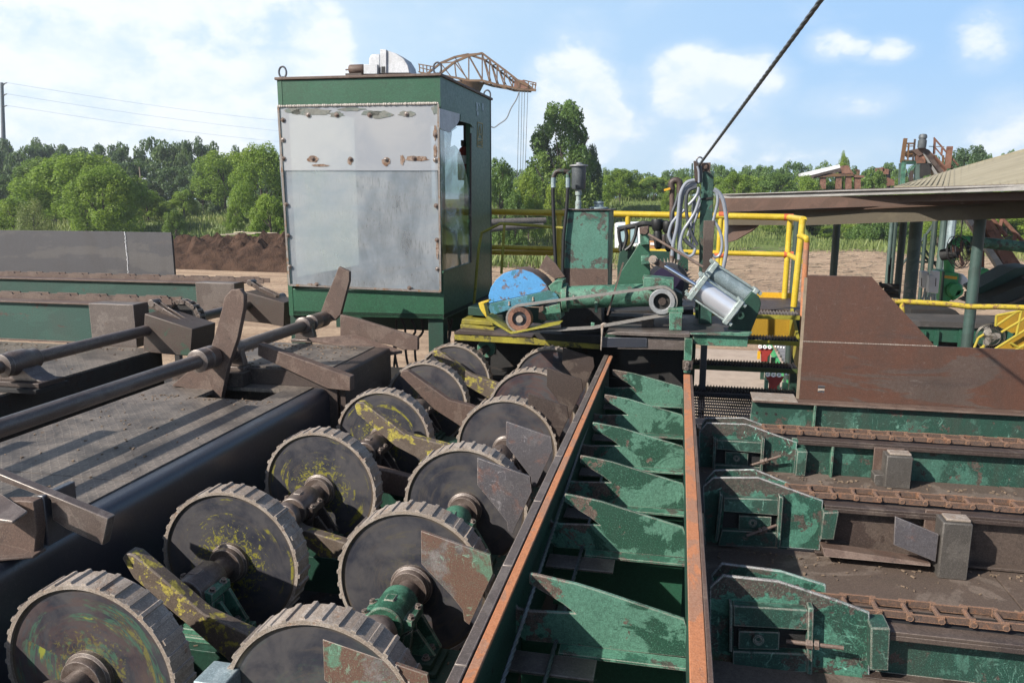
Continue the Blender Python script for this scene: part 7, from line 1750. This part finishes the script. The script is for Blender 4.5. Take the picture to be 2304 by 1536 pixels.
m0 = P(*cC_(1780,205),Y=Yv-.3); MB().lathe(m0, (.02,0,1), [(.75,0),(.85,.2),(.85,1.3),(.7,1.4),(.7,1.6),(.8,1.65),(.8,2.0),(.6,2.3),(.0,2.35)], 16).build('drive_motor', M['column_dark'], t) if False else MB().lathe(m0, (.02,0,1), [(.13,0),(.15,.05),(.15,.28),(.12,.30),(.12,.34),(.145,.36),(.145,.44),(.11,.50),(.0,.52)], 16).build('drive_motor', M['canister'], t)
t = thing('incline_conveyor', 'rusty inclined trough conveyor coming down behind the right shed column', 'conveyor', P(*cA_(1700,500), Y=22), None)
for l, mt, nm in (([(1250,90),(1330,85),(1860,860),(1770,890)], 'galv', 'side_truss'), ([(1470,100),(1540,90),(2000,760),(1900,840),(1840,850)], 'redrust', 'trough_side'), ([(1540,90),(1600,95),(2020,720),(1990,770)], 'redrust', 'outer_side'), ([(1335,90),(1470,95),(1860,850),(1850,860)], 'beambrown', 'trough_bottom')):
    MB().prism(PY({'side_truss':22.0,'trough_side':22.1,'outer_side':22.6,'trough_bottom':22.3}[nm], cAs(l)), (0,.25,0)).build(nm, M[mt], t)
for a, b in (((1620,80),(1820,330)),((1760,80),(2070,420)),((1760,80),(1700,330)),((1950,300),(1930,420)),((1480,200),(1470,800))): MB().tube(P(*cA_(*a),Y=22.8), P(*cA_(*b),Y=22.8), .05, n=6).build('railing', M['redrust'], t)
# white covered conveyor, far
Yz = 96
t = thing('covered_conveyor', 'far rusty conveyor with a sloping white sheet cover among the trees', 'conveyor', P(1870, 400, Y=Yz))
for l, mt, nm, dep in (([(130,548),(660,425),(672,470),(200,590),(140,585)], 'white', 'sheet_cover', 2.0), ([(200,592),(672,472),(690,520),(300,620)], 'beambrown', 'truss', 1.5), ([(300,600),(520,545),(860,555),(870,580),(400,600),(310,615)], 'crane', 'walkway', 1.5), ([(670,470),(720,440),(780,440),(820,500),(860,560),(700,560)], 'redrust', 'head_house', 2.0), ([(850,560),(1000,580),(1000,605),(860,600)], 'redrust', 'tail_frame', 1.5)):
    MB().prism([P(*cC_(*p),Y=Yz) for p in l], (0,dep,0)).build(nm, M[mt], t)
for x in (430, 645, 780, 905): MB().bar(P(*cC_(x,580),Y=Yz+.5), P(*cC_(x,760),Y=Yz+.5), .6, .6).build('leg', M['redrust'], t)
for a, b in (((870,500),(930,505)),((900,500),(905,560)),((930,505),(925,560))): MB().bar(P(*cC_(*a),Y=Yz), P(*cC_(*b),Y=Yz), .15, .15).build('railing', M['crane'], t)
t = thing('rusty_machine', 'small dark rusty machine on legs between the covered conveyor and the tower', 'machine', P(1990, 400, Y=80))
for l in ([(1195,470),(1270,465),(1275,520),(1200,520)], [(1250,480),(1330,490),(1330,560),(1260,560)], [(1310,600),(1410,640),(1410,710),(1320,720)]): MB().prism([P(*cC_(*p),Y=80) for p in l], (0,1.5,0)).build('frame', M['redrust'], t)
for x in (1255, 1325): MB().bar(P(*cC_(x,500),Y=80.5), P(*cC_(x,800),Y=80.5), .3, .3).build('leg', M['beambrown'], t)
# small truck behind the tank
Yk_ = 60; 
t = thing('parked_truck', 'partly hidden truck with a pale cab window and an orange-brown body behind the tank', 'truck', P(1450, 565, Y=Yk_))
for l, mt, nm, dep in (([(1383,502),(1440,500),(1446,520),(1448,556),(1383,560)], 'white', 'cab', 2.2), ([(1448,540),(1516,546),(1518,566),(1448,562)], 'orangebox', 'body', 2.2), ([(1458,530),(1500,530),(1512,546),(1456,541)], 'beambrown', 'load', 2.0)):
    MB().prism([P(*p,Y=Yk_) for p in l], (0,dep,0)).build(nm, M[mt], t, bevel=.08)
MB().prism([P(*p,Y=Yk_-.06) for p in ((1390,507),(1432,506),(1434,545),(1392,548))], (0,.05,0)).build('window', M['glasscar'], t)
MB().prism([P(*p,Y=Yk_-.06) for p in ((1463,546),(1486,547),(1485,552),(1463,551))], (0,.05,0)).build('stripe', M['white'], t)
for x in (1405, 1500): c = P(x,566,Y=Yk_+.2); MB().lathe((c.x,Yk_-.1,.48), (0,1,0), [(.0,0),(.48,0),(.48,.3),(.0,.3)], 20).build('wheel', M['rubber'], t)
# --- roller conveyor with red brackets below the stair
def cD_(px, py): return (1660 + px/7.68, 700 + py/7.68)
t = thing('roller_conveyor', 'light green roller conveyor with grey rollers, seen below the stair treads', 'conveyor', P(*cD_(760,800), Z=1.0))
zr = 1.0
s0, s1 = P(*cD_(420,470),Z=zr), P(*cD_(760,1230),Z=zr); e0 = P(*cD_(840,500),Z=zr); e1 = P(*cD_(1080,900),Z=zr)
XW = .85
for k in range(13):
    f_ = k/12; a = s0.lerp(s1, f_); a = Vector((a.x+.22, a.y, zr)); MB().tube(a, a+Vector((XW,0,0)), .065, n=16).build('roller', M['rollergrey'], t); MB().tube(a+Vector((XW-.35,0,0)), a+Vector((XW+.02,0,0)), .068, n=16).build('roller_sleeve', M['green_bright'], t) if k % 2 else None
MB().bar(s0+Vector((.12,0,-.06)), s1+Vector((.12,0,-.06)), .05, .14).build('side_rail', M['green_bright'], t); MB().bar(s0+Vector((XW+.32,0,-.02)), s1+Vector((XW+.32,0,-.02)), .05, .14).build('side_rail', M['green_bright'], t)
for k in range(5):
    a = s0.lerp(s1, k/4); MB().bar(a+Vector((.05,0,0)), Vector((a.x+.05,a.y,0)), .08, .08).build('leg', M['green_dark'], t)
for j, (px, py) in enumerate(((420,610),(560,1090))):
    r_ = thing('chain_transfer', ['upper red chain transfer with white sprocket rollers beside the green conveyor','lower red chain transfer with white sprocket rollers beside the green conveyor'][j], 'chain transfer', P(px/7.68+1660, py/7.68+700, Z=1.1), 'red chain transfers')
    c = P(*cD_(px,py), Z=1.25); q = lambda x, y, z: c + Vector((x, y, z))*.42
    MB().prism([q(-.18,0,-.08), q(.55,0,-.08), q(.45,0,-.30), q(.30,0,-.5), q(.30,0,-.75), q(-.0,0,-.75), q(-.02,0,-.4)], (0,.06,0)).build('red_bracket', M['red'], r_, bevel=.01)
    for i in range(3): MB().lathe(q(-.1+i*.22,-.1,0), (0,1,0), [(.015,0),(.038,0),(.038,.03),(.015,.03)], 16, closed=True).build('white_roller', M['white'], r_)
    mb = MB()
    for i in range(15): mb.ball(q(.62+i*.13, .02, .02-.012*i), .020, 8, 5)
    mb.build('white_chain', M['white'], r_)
    MB().box(c.x-.08, c.x-.025, c.y-.02, c.y+.04, c.z-.26, c.z-.10).build('yellow_tag', M['amber' if j == 0 else 'green_mint'], r_)
# concrete slab and timber decking under the stair
o = MB().prism([Vector((-.5,10.5,.03)), Vector((3.6,10.5,.03)), Vector((3.6,22,.03)), Vector((-.5,22,.03))], (0,0,-.2)).build('pavement', M['concrete']); o['kind'] = 'structure'
t = thing('timber_decking', 'pale timber planks lying left of the green roller conveyor', 'planks', P(1700, 860, Z=.3))
for k in range(5): y = 14.4 + k*.42; MB().box(-.4, 2.5 - k*.10, y, y+.36, .12, .22 + .01*(k % 2)).build('plank', M['wood_pale'], t, bevel=.01)
# ================================================================== unseen bars added to cast stripes of shade on the lower deck
t = thing('shade_bars', 'unseen flat bars added beside and above the left deck to cast its shade stripes', 'handrail', (-5.0, 1.0, 2.7))
for k, (px, w) in enumerate(((40, .10), (165, .12), (300, .05), (385, .10))):
    x = P(px, 1000, Z=2.73).x - 1.31
    MB().box(x-w/2, x+w/2, -2.5, (2.6, 2.9, 3.7, 3.65)[k], 3.99, 4.01).build('rail', M['yellow'], t)
for y in (-2.4, .2): MB().box(-5.9, -4.0, y, y+.06, 3.95, 3.989).build('cross_bar', M['yellow'], t)
# ================================================================== bark crumbs and sawdust lying on the machines
def crumbs(name, lab, boxes, n, seed):
    rng = random.Random(seed); mb = MB()
    for i in range(n):
        x0, x1, y0, y1, z = rng.choice(boxes); x = rng.uniform(x0, x1); y = rng.uniform(y0, y1)
        if rng.random() < .55: y = y1 - abs(rng.gauss(0, .05)) if rng.random() < .5 else y; x = x
        s = rng.choice((.0025, .0035, .005, .0075, .010)); a = rng.random()*6.28; L = s*rng.uniform(1, 2.6)
        d = Vector((math.cos(a)*L, math.sin(a)*L, rng.uniform(-.2, .2)*s)); mb.bar(Vector((x, y, z+s*.35)), Vector((x, y, z+s*.35))+d, s*rng.uniform(.6, 1.3), s*.6)
    o = mb.build(name, M['rubble'], smooth=0); tag(o, lab, 'debris', kind='stuff')
zf = Z1F
crumbs('bark_debris', 'bark crumbs and splinters on the floor plates at the right', [(.2,2.6,3.32,4.18,zf+.003),(.2,3.0,4.5,5.2,Z2F+.003),(.3,3,5.6,6.18,BE[2][3]+.003)], 900, 1)
crumbs('bark_debris', 'bark crumbs scattered on the left steel decks', [(XI+.05,XL-.2,2.2,5.0,DZ+.009),(-3.9,X2-.25,5.55,6.4,DZ2+.009),(-6.5,E1.x-.05,3.5,6.2,2.801)], 900, 2)
crumbs('bark_debris', 'bark crumbs fallen into the trough and the pit between the rolls', [(XR1+.02,XS0-.02,1.6,6.2,2.001),(-2.5,-.8,1.5,7,1.622)]+[(XL+.1,-.8,(RY_L[i]+RY_R[i])/2-.36,(RY_L[i]+RY_R[i])/2-.15,ZS-.225) for i in range(4)], 1600, 3)
# ================================================================== the air
hz_m = bpy.data.materials.new('summer_air'); hz_m.use_nodes = True; _n = hz_m.node_tree
for nd in list(_n.nodes): _n.nodes.remove(nd)
_v = _n.nodes.new('ShaderNodeVolumePrincipled'); _o = _n.nodes.new('ShaderNodeOutputMaterial'); _n.links.new(_v.outputs[0], _o.inputs['Volume'])
_v.inputs['Color'].default_value = (.88, .94, 1.0, 1); _v.inputs['Density'].default_value = .0005; _v.inputs['Anisotropy'].default_value = .3
hz_o = MB().box(-320, 320, -70, 330, -2.5, 34).build('haze', hz_m, smooth=0); hz_o['kind'] = 'stuff'
hz_o['label'] = 'thin summer haze over the yard'
sc.cycles.volume_bounces = 0
